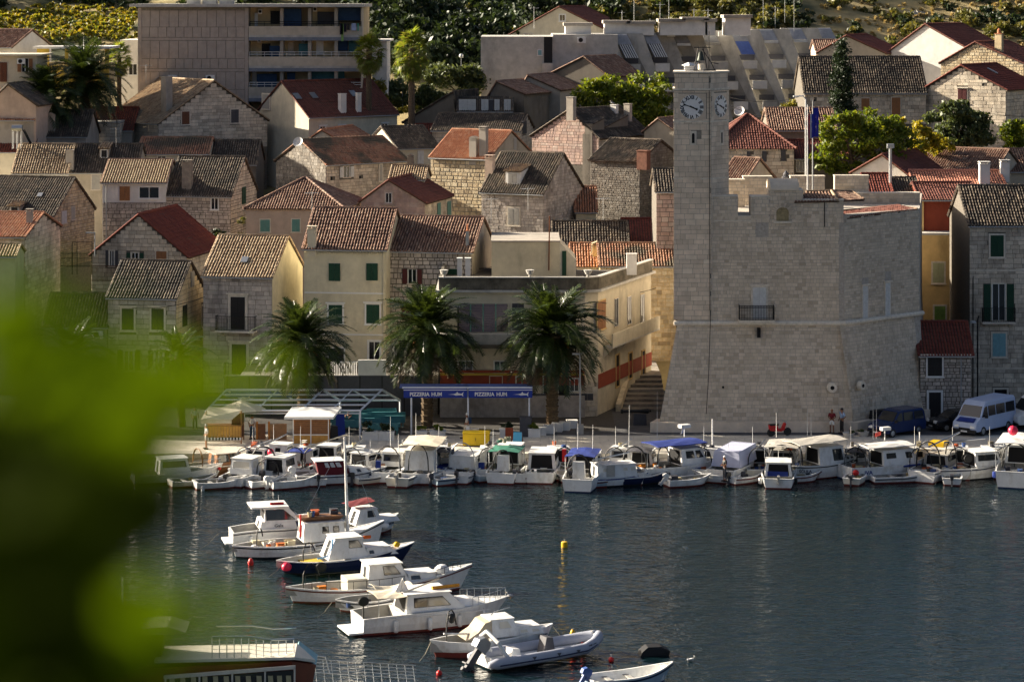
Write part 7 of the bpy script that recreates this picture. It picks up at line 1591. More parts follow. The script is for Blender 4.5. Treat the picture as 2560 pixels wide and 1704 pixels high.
inst('lettering', text_mesh('VIR KZ', .2, ENG, .006, bold=.008), rib, Matrix.Translation((L2-1.0,-1.03,.58))@Matrix.Rotation(R(22), 4, 'Z')@Matrix.Rotation(R(90), 4, 'X'))
c, hd, L = two(1480, 1722, 1672, 1702)
b = Boat('light blue open dinghy with blue outboard at the bottom edge', c, 0, hd, L+.4, 1.75, 'dinghy', 'dinghy', fb=(.95,.55,.55), hull=BLUEB, stripe=NAVYB, inner=GEL, bottom=BLUA, fore=.85); b.thwarts().outboard(plain('blue cowl', (.05,.10,.30), .35), tilt=30).line(2.2,0,.9,.5,-.9,-.9)
c, hd, L = two(28, 1352, 300, 1352)
b = Boat('dim wooden boat deep behind the dark blurred leaves', c, 0, hd, L, 2.0, 'small_boat', 'boat', fb=(1.0,.6,.8), dbl=True, hull=GEL2, fore=.8); b.thwarts()
d = MB(); d.prism([(-.75,-.35,-.1),(.7,-.35,-.1),(.8,-.35,.2),(.35,-.3,.42),(-.3,-.3,.42),(-.6,-.35,.2)], (0,.7,0)); o = d.build('covered_dinghy', varied('black tarpaulin', [(.012,.012,.014)], 3, .3, .6)); o.location = PZ(1632, 1634); o.rotation_euler = (0,0,R(10)); tag(o, 'tiny black covered dinghy floating right of the inflatable boat', 'dinghy')
# big excursion boat, lower left
c = PZ(560, 1790); ex = thing('excursion_boat', 'large maroon excursion boat with a band of curtained windows, cut by the bottom edge', 'excursion boat', c, R(2)); RB = varied('maroon hull paint', [(.17,.035,.015)], 1.5, .15, .45)
s_ = c.y/F; ez = lambda py: HC-py*c.y/F; exx = lambda px: (px-560)*s_
def slab(pts, y0, y1, nm, m_, par=ex): return MB().prism([(exx(x), y0, ez(z)) for x, z in pts], (0, y1-y0, 0)).build(nm, m_, par)
hl = MB(); P_ = lambda px, py, y: (exx(px), y, ez(py))
hl.add([P_(250,1900,-1.9),P_(745,1900,-1.7),P_(700,1900,0),P_(250,1900,1.9),P_(250,1640,-2.4),P_(735,1622,-2.2),P_(792,1650,-.9),P_(250,1640,.4),P_(735,1622,.3)], [(0,1,5,4),(1,2,6,5),(4,5,6,8,7),(2,3,7,8,6),(0,4,7,3)]); hl.build('hull', RB, ex)
for (xl, xr) in ((432,508),(512,588),(592,668),(672,740)):
    o = slab([(xl,lerp(1652,1632,(xl-432)/300)+8),(xr,lerp(1652,1632,(xr-432)/300)+8),(xr,lerp(1695,1675,(xr-432)/300)),(xl,lerp(1695,1675,(xl-432)/300))], -2.49, -2.42, 'window', TINT)
    for k in range(3): xm = lerp(xl+6, xr-18, k/2); slab([(xm,1652),(xm+12,1652),(xm+14,1688),(xm+2,1688)], -2.512, -2.495, 'curtain', varied('cream curtain', [(.42,.38,.22)], 4, .2), o)
slab([(424,1650),(745,1628),(745,1636),(424,1658)], -2.53, -2.40, 'window_trim', GEL2); slab([(424,1698),(745,1676),(745,1682),(424,1704)], -2.53, -2.40, 'window_trim', GEL2)
for xx_ in (426,509,589,669,741): slab([(xx_,lerp(1655,1633,(xx_-426)/315)),(xx_+4,lerp(1655,1633,(xx_-426)/315)),(xx_+4,lerp(1700,1680,(xx_-426)/315)),(xx_,lerp(1700,1680,(xx_-426)/315))], -2.53, -2.41, 'window_trim', GEL2)
dk = MB(); dk.prism([P_(400,1622,-2.3),P_(742,1618,-2.2),P_(790,1644,-.9),P_(742,1618,.2),P_(400,1622,.2)], (0,0,.12)); dk.build('upper_deck', GEL2, ex)
rl = MB(); tp_ = []
for i in range(12):
    px = 540+i*18; y_ = -2.1*(1-max(0,(i-8))*.12); b0 = Vector(P_(px, 1615+max(0,i-6)*1.2, y_)); t0 = Vector(P_(px, 1562+max(0,i-5)*2.8, y_)); rl.tube([b0,t0], .022, 4); tp_.append(t0)
rl.tube(tp_, .05, 6); rl.tube([Vector((p.x,p.y+2.0,p.z)) for p in tp_], .03, 5)
for z_ in range(1,5): rl.tube([Vector((p.x,p.y,p.z-z_*.18)) for p in tp_], .008, 4)
rl.build('railing', STEEL, ex); slab([(250,1545),(430,1538),(475,1552),(470,1556),(250,1560)], -2.0, .0, 'wheelhouse_roof', GEL2); slab([(270,1556),(420,1552),(410,1640),(262,1640)], -1.7, -.2, 'wheelhouse', SH['slate']); MB().tube([P_(308,1545,0),P_(308,1440,0)], .04, 5).build('mast', GEL, ex)
slab([(745,1615),(792,1650),(786,1668),(738,1628)], -.9, .9, 'bow_plate', SH['sky'])
nt = thing('boat_pulpit', 'white tube railing with netting of a boat below the bottom edge', 'railing', PZ(880, 1770)); q = MB(); s2 = nt.location.y/F
for z_ in range(5): q.tube([(-3.0,0,2.35-z_*.16),(-1.8,0,2.25-z_*.15),(2.9,0,1.95-z_*.15)], .012, 4)
for i in range(16): q.tube([(-2.8+i*.37,0,2.3-i*.025),(-2.8+i*.37+.1,0,1.2)], .012, 4)
q.tube([(-3.0,0,1.2),(-3.0,0,2.3),(-2.7,0,2.5),(-1.2,0,2.35),(-1.0,0,1.6)], .035, 5); q.build('netted_rail', STEEL, nt); MB().box(-3.2,3,-.3,1.5,-.3,.5).build('hull', GEL, nt)
# ---------- quay row
QUAY[0] = 1
def dinghy(label, px, py, hd, L=3.2, B=1.5, eng=None, **k):
    b = Boat(label, px, py, hd, L, B, 'dinghy', 'dinghy', fb=k.pop('fb', (.75,.45,.48)), fore=k.pop('fore', .88), inner=INN, rimw=.12, **{q_: v_ for q_, v_ in k.items() if q_ != 'inner'}).thwarts((.3,.58))
    b.clutter(-L*.3, L*.2, B*.5, .2, 3, int(px), [(.06,.06,.07),(.3,.24,.12),(.03,.06,.15)])
    if eng: b.outboard(eng, k=.8)
    return b
dinghy('small cream dinghy dimmed by the green blur at the far left', 483, 1212, 25, 3.2, fb=(.7,.4,.45), hull=GEL2)
b = Boat('white cabin boat half lost in the green blur, leftmost at the quay', 445, 1200, 20, 6.5, 2.3, 'cabin_boat', fb=(1.1,.7,.7), inner=INN, floor=.3); b.cabin(-1.5, .8, 1.6, 1.3, .3, .1).rail(.7,.97,.4).fender(.95,-1,BUOYR,round_=True)
dinghy('wide white dinghy left of the first clear cabin boat', 552, 1217, 20, 3.5, 1.7, fb=(.72,.45,.5)).fender(.1,-1,r=.12).fender(.1,1,r=.12)
b = Boat('varnished dark wooden boat with glazed hoop shelter behind the white cabin boats', 572, 1182, 30, 7.0, 2.4, 'wooden_boat', fb=(1.1,.8,.9), hull=WOODB, rim=GEL2, inner=INN, floor=.4); b.cabin(-1.3,1.0,1.7,1.1,.4,.1,mat=WOODB,wins=((.05,.45,.3,.9),(.5,.92,.3,.9)),roof=GEL2,over=.2).arch(-2.4,1.8,1.2,.9,r=.06,mat=WOODB)
b = Boat('white cabin boat with yellowish windows, stern to the harbour, first of the clear ones', 620, 1200, 70, 5.5, 2.3, 'cabin_boat', fb=(.95,.7,.72), inner=INN, floor=.3, stripe=None); b.cabin(-1.2, .9, 1.8, 1.35, .25, .15, wins=((.15,.5,.4,.85),(.6,.9,.4,.85)), wmat=GEL2, back='window').box(-2.6,-2.4,-.12,.12,.1,.7,'rudder',ENG)
b = Boat('white boat with black framed open cabin and black jacket hung inside', 705, 1196, 68, 5.6, 2.3, 'cabin_boat', fb=(.95,.7,.7), inner=INN, floor=.3); b.cabin(-1.2,.9,1.8,1.35,.3,.05,wins=((.15,.8,.4,.85),),back='open').outboard().arch(-2.2,1.8,1.2,.7,r=.05).box(-1.35,-1.2,-.2,.35,.7,1.5,'black_jacket',ENG)
b = dinghy('white dinghy with white outboard nosing out below the black framed cabin boat', 738, 1216, 28, 3.6, 1.6, eng=GEL, fb=(.85,.55,.55)); b.line(1.8,0,.7,.4,-.3,-.6)
b = Boat('long white boat with maroon cabin cover and an upright outboard', 852, 1204, 14, 6.6, 2.3, 'cabin_boat', fb=(1.05,.72,.75), inner=INN, floor=.3, fore=.45, stripe=NAVYB); b.cabin(-1.7, .6, 1.75, 1.25, .6, -.2, mat=MARC, wins=((.3,.42,.6,.9),(.5,.62,.6,.9),(.7,.84,.6,.9)), wmat=GEL, roof=GEL, over=.1).cabin(.5,2.0,1.5,.42,.4,0,z=.78,wins=((.4,.6,.2,.75),),front=False,back=None,over=None,name='fore_cabin').outboard(GEL,k=1.1,tilt=15).box(-3.9,-3.2,-.5,.5,.25,.6,'stern_locker',GEL).fender(.93,-1,RUB,round_=True).fender(.8,-1,NAVYB,round_=True)
b = Boat('fishing boat with a big black hoop and folded ladder mast behind the dinghies', 690, 1182, 75, 6.5, 2.4, 'fishing_boat', fb=(1.1,.8,.8), inner=INN, floor=.3); b.arch(-2.5,2.0,1.7,.8,r=.06).cabin(.3,1.9,1.6,1.5,.3,.1).tube([(-2.6,.6,2.3),(1.8,-.2,2.7)],.05,'folded_mast',STEEL).clutter(-2.6,0,1.6,.5,12,21); MB().ball((-1.6,-.2,1.9),.24,.24,.3).build('pink_buoy',BUOYP,b.t,smooth=True); b.antenna(.8,.5,2.4,1.2)
b = Boat('fishing boat with hoop and tilted ladder in front of the wooden kiosk', 812, 1180, 78, 6.8, 2.5, 'fishing_boat', fb=(1.1,.8,.8), inner=INN, floor=.3); b.arch(-2.3,2.1,1.6,.8,r=.05).tube([(-2.2,1.0,2.2),(.5,-1.6,2.9)],.06,'folded_ladder',CANV).cabin(.4,2.0,1.6,1.3,.2,.1,back='open').clutter(-2.8,-.2,1.8,.55,12,22,[(.02,.02,.02),(.05,.05,.05),(.4,.05,.04),(.5,.5,.5)])
b = Boat('white cabin boat with chrome rails behind the long maroon covered one', 920, 1182, 60, 6.2, 2.3, 'cabin_boat', fb=(1.1,.8,.8), inner=INN, floor=.35); b.cabin(-1.2,1.0,1.7,1.1,.5,0,back='open').rail(.05,.4,.6).antenna(.3,0,1.9,.7)
b = dinghy('pale blue dinghy squeezed between two larger boats', 972, 1199, 30, 3.2, 1.5, hull=BLUEB, inner=BLUEB)
b = Boat('grey white fishing boat with a tall black hoop and navy flag bag', 982, 1188, 82, 6.2, 2.4, 'fishing_boat', fb=(1.05,.75,.8), inner=INN, floor=.35); b.arch(-1.9,1.9,1.9,.7,r=.05).cabin(-.3,1.6,1.7,1.25,.2,.1,wins=((.2,.8,.4,.85),),back='window').box(-2.2,-2.0,.5,.85,.9,1.5,'blue_bag',BLUC).antenna(.6,.3,2.0,2.4).antenna(.6,-.3,2.0,1.1).box(-1.9,-.4,.5,.9,.75,1.0,'wooden_hatch',WOODB)
b = dinghy('cream dinghy with small grey outboard, stern to the harbour, left of the blue covered one', 1012, 1206, 76, 3.6, 1.95, eng=SH['grey'], fb=(.85,.62,.65), hull=GEL2, stripe=SH['slate'])
b = Boat('boxy white fishing boat with big cabin and beige sun awning', 1060, 1188, 82, 7.0, 2.7, 'fishing_boat', fb=(1.15,.8,.8), inner=INN, floor=.35); b.cabin(-2.0,1.0,2.3,1.75,.2,.05,wins=((.7,.9,.5,.8),),back=None,front=True).canopy(-2.6,1.6,2.9,3.05,CANV,.1,posts=True).arch(-2.3,1.5,2.0,.8,r=.045).antenna(1.0,.8,2.6,2.0).box(1.5,2.0,-.5,.5,1.5,2.4,'white_box',GEL); MB().lathe([(.2,0),(.2,.05)],12,(-2.2,1.2,2.9),'y').build('round_lamp',GEL,b.t)
b = dinghy('white dinghy with a blue bow cover, third from the maroon covered boat', 1087, 1197, 62, 3.6, 1.8, eng=ENG, fb=(.8,.6,.6)); b.canopy(.2,1.7,1.3,.78,BLUC,0,posts=False)
b = dinghy('white and navy dinghy with a big black outboard, stern out', 1158, 1198, 78, 3.5, 1.9, eng=ENG, fb=(.75,.55,.6), inner=GEL, stripe=NAVYB)
b = Boat('plain white boxy cabin boat with two hoops and a navy bag at its side', 1172, 1186, 76, 6.4, 2.6, 'fishing_boat', fb=(1.1,.8,.8), inner=INN, floor=.35); b.cabin(-1.7,1.0,2.2,1.15,.1,.0,wins=((.2,.4,.5,.75),),back=None,front=False).arch(-1.9,2.0,1.9,.9,r=.045,mat=STEEL).box(-1.3,-1.0,-1.5,-1.1,.6,1.2,'blue_bag',BLUC).clutter(-2.8,-1.9,1.2,.6,4,31)
b = Boat('fishing boat with green topped canopy and crates stacked on the roof', 1272, 1188, 80, 6.8, 2.6, 'fishing_boat', fb=(1.1,.8,.8), inner=INN, floor=.35); b.cabin(.2,1.8,1.9,1.7,.2,.0,back='open',wins=((.2,.8,.5,.85),)).canopy(-2.2,.6,2.3,2.45,varied('green roof',[(.03,.16,.11)]),0).arch(-2.4,1.5,1.6,.8,r=.05).clutter(-1.8,.4,1.6,2.6,5,33,[(.02,.10,.07),(.3,.28,.2),(.03,.03,.03)]).cabin(-2.4,-1.9,.9,1.4,0,0,z=.8,wins=(),front=False,back=None,over=None,name='control_stand').antenna(-1,1.0,2.5,1.2)
b = dinghy('white dinghy with grey outboard, stern out, below the green canopy boat', 1294, 1196, 84, 3.6, 2.0, eng=SH['slate'], fb=(.85,.68,.68), inner=GEL)
b = Boat('grey white wheelhouse boat with open back and white plastic chair', 1360, 1188, 84, 6.6, 2.5, 'fishing_boat', fb=(1.1,.85,.85), inner=INN, floor=.4); b.cabin(-1.8,.9,2.1,1.45,.2,.0,back='open',wins=((.1,.45,.5,.9),(.55,.9,.5,.9))).box(-1.9,-1.4,-.4,.1,.9,.95,'chair_seat',GEL).outboard(GEL,k=.6,y=.3)
b = Boat('white boat with navy striped awning and a black hoop, red overalls hanging beside', 1462, 1207, 80, 7.2, 2.6, 'fishing_boat', fb=(1.2,.95,.95), inner=INN, floor=.45, bottom=BLUA); b.cabin(.3,2.4,2.0,1.35,.3,0,back='open').canopy(-2.6,.8,2.2,2.75,BLUC,.05,th=.04).arch(-2.9,1.7,1.7,1.0,r=.06).cabin(-3.0,-2.5,.9,1.5,0,0,z=.9,wins=(),front=False,back=None,over=None,name='control_stand').box(-1.2,-1.0,1.2,1.5,1.8,2.7,'red_overalls',BUOYR).antenna(.5,.6,2.4,2.0).antenna(.5,-.5,2.4,1.9,.1)
b = Boat('white cabin boat lying side on with a blue stripe and pale windows', 1535, 1210, 16, 5.6, 2.1, 'cabin_boat', fb=(.95,.7,.8), inner=INN, floor=.3, fore=.3, stripe=BLUC, bottom=BLKB); b.cabin(-1.5,1.5,1.65,1.1,.15,.05,wins=((.15,.28,.5,.75),(.66,.78,.5,.78),(.85,.97,.5,.8)),wmat=GEL2,over=.08).box(-.8,-.2,-.86,-.83,.75,1.6,'cabin_door',SH['grey']).tube([(-1.6,0,1.9),(1.2,.2,2.3)],.05,'boom',GEL)
b = dinghy('navy hulled dinghy with cream deck and dark outboard', 1606, 1206, 22, 4.2, 1.7, eng=NAVYB, fb=(.9,.55,.55), hull=NAVYB, rim=GEL, bottom=BLKB, fore=.6)
b = Boat('grey hooded fishing boat with black hoop left of the blue awning boat', 1600, 1190, 75, 6.4, 2.4, 'fishing_boat', fb=(1.1,.85,.85), inner=INN, floor=.4); b.cabin(.2,1.9,1.8,1.2,.3,0,back='open').arch(-1.8,1.8,1.7,.9,r=.06).canopy(-1.6,.6,1.9,2.35,SH['slate'],.0).antenna(-.2,.8,2.4,3.0,.05).clutter(-2.8,-.4,1.6,.6,8,41)
b = Boat('white fishing boat under a bright blue awning with a radar and flag', 1705, 1190, 28, 7.4, 2.7, 'fishing_boat', fb=(1.5,1.0,1.05), inner=INN, floor=.5, fore=.55, stripe=None); b.cabin(-.6,1.6,2.1,1.45,.5,.0,back='open',wins=((.2,.55,.45,.88),(.65,.92,.45,.88,.05))).canopy(-2.7,1.4,2.5,2.95,BLUC,.0,th=.06).arch(-1.5,1.8,1.4,1.0,r=.05).text('Mira', .22, .38).clutter(-3.2,-1.0,1.8,.7,10,43,[(.6,.6,.58),(.7,.25,.02),(.05,.05,.05)]).fender(.9,-1,r=.16).tube([(.2,0,3.0),(.2,0,3.7)],.04,'radar_post',GEL).box(-.2,.6,-.25,.25,3.7,3.95,'radar',GEL).antenna(-1.9,.3,3.0,3.6).tube([(2.9,-.2,1.35),(3.3,-.3,1.5)],.28,'rolled_cover',GEL)
MB().prism([(.1,-.1,3.95),(-.15,-.1,3.25),(.1,-.1,3.35)], (0,.015,0)).build('flag', varied('red white blue flag', [(.55,.55,.6)], 6, .2), b.t)
b = Boat('boat wrapped in a pale lavender tarpaulin right of the blue awning boat', 1838, 1188, 65, 6.2, 2.5, 'boat', fb=(1.15,.95,.95), fore=.3); MB().prism([(-2.0,-1.15,1.0),(-2.0,1.15,1.0),(-1.8,.95,2.15),(-1.8,-.95,2.15)], (3.6,0,.1)).build('tarpaulin', CANW, b.t); b.fender(.85,-1,ORNG,r=.14,round_=True).fender(.9,-1,r=.16).antenna(-1.4,0,2.2,.7)
b = dinghy('white dinghy with tilted outboard, nearest of the pair beside the lavender boat', 1722, 1212, 20, 3.2, 1.5, fb=(.7,.5,.5), inner=GEL); b.outboard(GEL, tilt=35, k=.8).clutter(-1.2,-.6,.7,.4,3,51)
b = dinghy('white dinghy carrying a standing man in dark clothes', 1790, 1203, 160, 3.4, 1.6, fb=(.8,.55,.55), inner=GEL); b.outboard(SH['slate'], k=.6)
b = Boat('small white boat with open cabin and blue interior, stern to the harbour', 1946, 1204, 84, 5.4, 2.5, 'cabin_boat', fb=(.95,.75,.75), inner=INN, floor=.3); b.cabin(-1.6,.7,2.0,1.2,.3,.1,back='open',wins=((.1,.8,.4,.85),)).outboard(SH['grey'],k=.6).fender(.2,1,r=.16).fender(.2,-1,RUB,r=.12).box(-1.7,-1.5,-.7,.8,.75,1.1,'blue_gear',BLUC).antenna(-1.0,0,1.9,.7)
b = Boat('cluttered grey boat with a black hoop behind the small blue interior boat', 1960, 1186, 78, 6.8, 2.5, 'fishing_boat', fb=(1.2,.9,.9), inner=INN, floor=.4); b.arch(-1.8,1.9,1.7,.9,r=.05).cabin(-.4,1.6,2.0,1.2,.2,0,mat=SH['grey'],back='window').clutter(-1.4,1.4,1.8,2.15,7,55).canopy(-2.2,1.2,2.5,2.75,SH['grey'],0).antenna(.2,.6,2.8,1.9)
b = Boat('white fishing boat with green cabin pane, black rubbing band and large roof sheet', 2055, 1188, 26, 6.9, 2.7, 'fishing_boat', fb=(1.5,1.05,1.1), inner=INN, floor=.5, fore=.55, dbl=True, stripe=RUB, bottom=REDB); b.cabin(-.8,1.4,2.1,1.5,.25,.0,back='open',wins=((.55,.92,.2,.88),),wmat=GLASS).canopy(-2.6,1.4,2.5,3.0,SH['grey'],0,th=.05,slope=.15).arch(-2.2,1.8,1.5,1.1,r=.06).text('ŠĆULA', .2, .3).cabin(1.4,2.5,1.6,.45,.25,0,z=1.15,wins=((.2,.4,.3,.7),(.6,.8,.3,.7)),front=False,back=None,over=None,name='fore_cabin').fender(.78,-1,RUB,round_=True,r=.13).fender(.85,-1,RUB,round_=True,r=.13).rail(.8,.97,.5).antenna(-1.0,.4,3.1,2.0).antenna(-.8,.2,3.1,1.6).clutter(-2.9,-1.2,1.6,.75,8,57)
b = Boat('white boat with blue lettering, radar arch and mooring gear, right of the green pane boat', 2218, 1189, 24, 7.2, 2.7, 'fishing_boat', fb=(1.35,1.0,1.05), inner=INN, floor=.5, fore=.6, stripe=None, bottom=BLUA); b.cabin(-.9,1.9,2.1,1.3,.3,0,back='open',wins=((.1,.4,.5,.85),(.72,.9,.45,.85))).arch(-2.0,1.8,1.6,1.0,r=.05).canopy(-2.2,1.7,2.2,2.7,GEL,0,th=.05).text('IVA', .18, .42, mat=BLUC).tube([(.6,-1.3,.9),(2.0,-1.25,.95)],.07,'blue_roll',BLUC).clutter(-2.8,-1.1,1.8,.75,9,59).tube([(-.2,0,2.75),(-.2,0,3.5)],.04,'radar_post',GEL).box(-.5,.2,-.2,.2,3.5,3.75,'radar',GEL).antenna(-1.0,.3,2.8,2.9).antenna(-.6,.5,2.8,2.3).fender(.03,-1,BUOYR,round_=True,r=.18)
MB().prism([(-.9,.2,3.0),(-.4,.2,3.1),(-.4,.2,3.4),(-.85,.2,3.3)], (0,.015,0)).build('flag', varied('small red white flag', [(.6,.08,.06)], 6, .1), b.t)
dinghy('long low white rowing boat lying alone in front of the lettered boats', 2262, 1202, 12, 4.6, 1.5, fb=(.85,.42,.4), inner=GEL, stripe=SH['slate'])
b = Boat('dark cluttered fishing boat with yellow crate under a slanted ladder', 2345, 1188, 60, 6.6, 2.5, 'fishing_boat', fb=(1.1,.85,.85), inner=INN, floor=.4, stripe=SH['slate']); b.arch(-1.9,1.9,2.0,.9,r=.06).cabin(-.4,1.5,2.0,1.0,.2,0,mat=SH['grey'],back='open').box(-.4,.7,-.6,.6,2.25,2.6,'yellow_crate',BUOYY).tube([(-1.9,0,2.5),(.8,-1.4,3.3)],.07,'ladder',STEEL).clutter(-2.6,-.6,1.8,.6,10,61)
b = Boat('white fishing boat with round net drum and coiled lines at its bow', 2430, 1192, 20, 6.2, 2.5, 'fishing_boat', fb=(1.15,.9,.95), inner=INN, floor=.4, stripe=NAVYB, bottom=BLKB); b.cabin(-.2,1.9,2.0,1.3,.3,0,back='open').arch(-1.7,1.7,1.9,.9,r=.05).clutter(-2.5,-.4,1.8,.65,10,63).tube([(-2.0,.5,2.7),(.8,-.5,3.0)],.06,'ladder',STEEL).line(-2.9,-.5,.8,-1.0,-1.2,-.8)
MB().lathe([(.1,-.2),(.32,-.2),(.34,-.15),(.2,-.12),(.2,.12),(.34,.15),(.32,.2),(.1,.2)], 14, (-.8,-.7,1.6), 'y').build('net_drum', RUB, b.t)
b = Boat('white boat with open shelter roof and pink buoy at the right edge', 2545, 1199, 72, 7.0, 2.8, 'fishing_boat', fb=(1.5,1.2,1.25), floor=.6, bottom=BLUA); b.canopy(-3.0,1.6,2.6,3.6,GEL,0,th=.06).cabin(.2,2.0,2.0,1.6,.2,0,back='open').arch(-1.6,1.9,1.9,1.2,r=.06).clutter(-2.9,-1.0,1.9,.9,7,65).fender(.1,1,BLUC,r=.14)
MB().ball((-1.3,.2,3.95), .38).build('pink_buoy', BUOYP, b.t, smooth=True)
for px, py, lb, k_ in ((592,1205,'small cream dinghy tucked between the first two clear cabin boats',1),(668,1214,'white dinghy behind the black framed cabin boat with oars aboard',2),(790,1206,'pale dinghy under the stern of the maroon covered boat',3),(932,1205,'grey white dinghy touching the pale blue one',4),(1048,1206,'small white dinghy between the cream and blue covered ones',5),(1128,1207,'tiny white dinghy left of the navy trimmed one',6),(1232,1198,'white dinghy between the boxy boat and the green canopy boat',7),(1345,1200,'white dinghy left of the striped awning boat',8),(1412,1196,'cream dinghy beside the wheelhouse boat with the plastic chair',9),(1500,1214,'small white dinghy in front of the striped awning boat',10),(1868,1204,'white dinghy between the lavender boat and the open cabin boat',11),(2005,1202,'small dinghy under the bow of the open cabin boat',12),(2140,1204,'white dinghy left of the long rowing boat',13),(2380,1204,'white dinghy between the cluttered boat and the net drum boat',14)):
    dinghy(lb, px, py, rng.choice((20, 70, 80, 100, 35)), 2.9, 1.45, eng=rng.choice((None, ENG, SH['slate'])), fb=(.7,.48,.5), hull=rng.choice((GEL, GEL, GEL2, BLUEB)), stripe=rng.choice((None, NAVYB, REDB)))
for px, lb, k_ in ((640,'white wheelhouse boat moored bow out behind the first clear cabin boats',1),(760,'cream fishing boat with a blue hood left of the wooden kiosk front',2),(885,'white boat with a tall aerial behind the maroon covered one',3),(1110,'white fishing boat with grey hood right of the beige awning boat',4),(1225,'cream cabin boat with net heap left of the green canopy boat',5),(1400,'white boat with dark cabin opening right of the plastic chair boat',6),(1550,'grey white boat with long boom behind the blue striped side-on boat',7),(1770,'white boat with a bare mast between the blue awning and lavender boats',8),(1895,'cream boat with orange fender right of the lavender boat',9),(2140,'white boat with dark hood between the two lettered boats',10),(2300,'white boat with short mast right of the radar arch boat',11),(2395,'pale cabin boat left of the net drum boat',12),(2490,'white boat with black hoop left of the shelter roof boat',13)):
    b = Boat(lb, px, 1181, rng.uniform(70,100), 6, 2.1, 'fishing_boat', fb=(1.05,.8,.8), inner=INN, floor=.35, hull=GEL if k_%3 else GEL2); b.cabin(-.2,1.5,1.6,1.25,.3,.05,back=('open','window','door')[k_%3]).arch(-1.9,1.6,1.5,.8,r=.045).clutter(-2.5,-.4,1.4,.5,6,k_*7).antenna(.3,.4,1.9,1.6).clutter(.2,1.1,.9,1.95,2,k_)
    if k_%2: b.tube([(-2.3,.5,1.9),(1.4,-.6,2.35)], .045, 'boom', STEEL)
    if k_ in (2,4,10): b.canopy(-2.0,-.2,1.6,2.1,BLUC if k_ == 2 else SH['slate'],0)
    if k_ in (8,11): b.tube([(1.3,0,.8),(1.3,0,3.9 if k_ == 8 else 2.9)], .05, 'mast', GEL)
    if k_ == 9: b.fender(.1,-1,ORNG,round_=True)
for b_, q_, n_ in BOATS:
    if n_ == 'dinghy': b_.t.scale = (1, .95, .95)
    elif q_: b_.t.scale = (.94, .90, .88)
    elif n_ != 'dinghy': b_.t.scale = (1, .92, .90 if b_.L > 8.6 else .84)
# ---------- buoys, gulls
def buoy(label, px, py, r, mat, shape='ball'):
    o = thing('buoy', label, 'buoy', PZ(px, py)); m_ = MB()
    if shape == 'ball': m_.ball((0,0,r*.55), r)
    elif shape == 'can': m_.lathe([(.02,-.1),(r,-.05),(r,r*1.4),(r*.85,r*1.6),(.02,r*1.65)], 14)
    else: m_.lathe([(.02,-.1),(r*.8,.0),(r,r*.8),(r*.6,r*1.9),(r*.2,r*2.3),(.02,r*2.3)], 12)
    m_.build('float', mat, o, smooth=shape != 'can'); MB().tube([(0,0,r*1.3),(0,0,r*2.2)], .02, 4).lathe([(.05,0),(.06,.02)], 6, (0,0,r*2.2)).build('ring', STEEL, o)
buoy('yellow can buoy alone in the open water', 1411, 1366, .19, BUOYY, 'can'); buoy('yellow buoy off the bow of the mast boat', 984, 1372, .17, BUOYY, 'cone'); buoy('red tilted buoy below the stern of the mast boat', 627, 1412, .18, BUOYR, 'cone')
buoy('yellow cone buoy behind the inflatable boat', 1432, 1588, .15, BUOYY, 'cone'); buoy('dark red buoy under the yellow cone buoy', 1433, 1603, .15, BUOYR, 'ball'); buoy('red cone buoy just right of the yellow cone one', 1458, 1606, .12, BUOYR, 'cone')
buoy('small red ball buoy near the bottom edge', 1098, 1686, .15, BUOYR); buoy('dark red buoy right of the inflatable bow', 1528, 1652, .14, BUOYR)
GW = varied('gull white feathers', [(.62,.62,.60)], 6, .06, .7); GG = varied('gull grey feathers', [(.25,.26,.29)], 6, .1, .7)
def gull(label, p, rz=0, swim=False):
    t = thing('gull', label, 'gull', p, R(rz)); b = MB(); b.tube([(-.16,0,.10),(-.08,0,.13),(.04,0,.15),(.12,0,.19),(.15,0,.25),(.17,0,.31),(.21,0,.32)], [.02,.065,.08,.06,.035,.045,.015], 8); bd = b.build('body', GW, t, smooth=True)
    for s in (-1, 1): MB().ball((-.05,s*.055,.15), .15, .03, .05, 8).build('wing', GG, t, smooth=True)
    MB().tube([(.20,0,.315),(.26,0,.30)], [.014,.004], 4).build('beak', BUOYY, t)
    if not swim:
        for s in (-.03, .03): MB().tube([(0,s,.09),(0,s,0)], .007, 4).build('leg', BUOYY, t)
def PB(px, py, Y): return PW(px, py, Y)
gull('gull standing on the bow of the red striped fishing boat', PB(1163, 1427, 141)); gull('gull on the bow rail of the largest cruiser', PB(1276, 1495, 131.5), 180); gull('gull on the foredeck of the navy boat', PB(961, 1383, 146)); gull('gull perched at the bow of the inflatable boat', PB(1490, 1592, 126), 180); gull('gull swimming right of the inflatable boat', PZ(1727, 1652)-Vector((0,0,.06)), 0, True)
gull('gull on the chimney of the pink washed gable house', PW(1531, 261, 252), 180)
# ================================================================ PLAZA THINGS
ALU = varied('pale painted aluminium', [(.66,.69,.74)], 4, .08, .4); BLU = varied('royal blue awning', [(.012,.035,.26)], 3, .1, .7)
def GP_(px, py, z=1.0): return PZ(px, py, z)
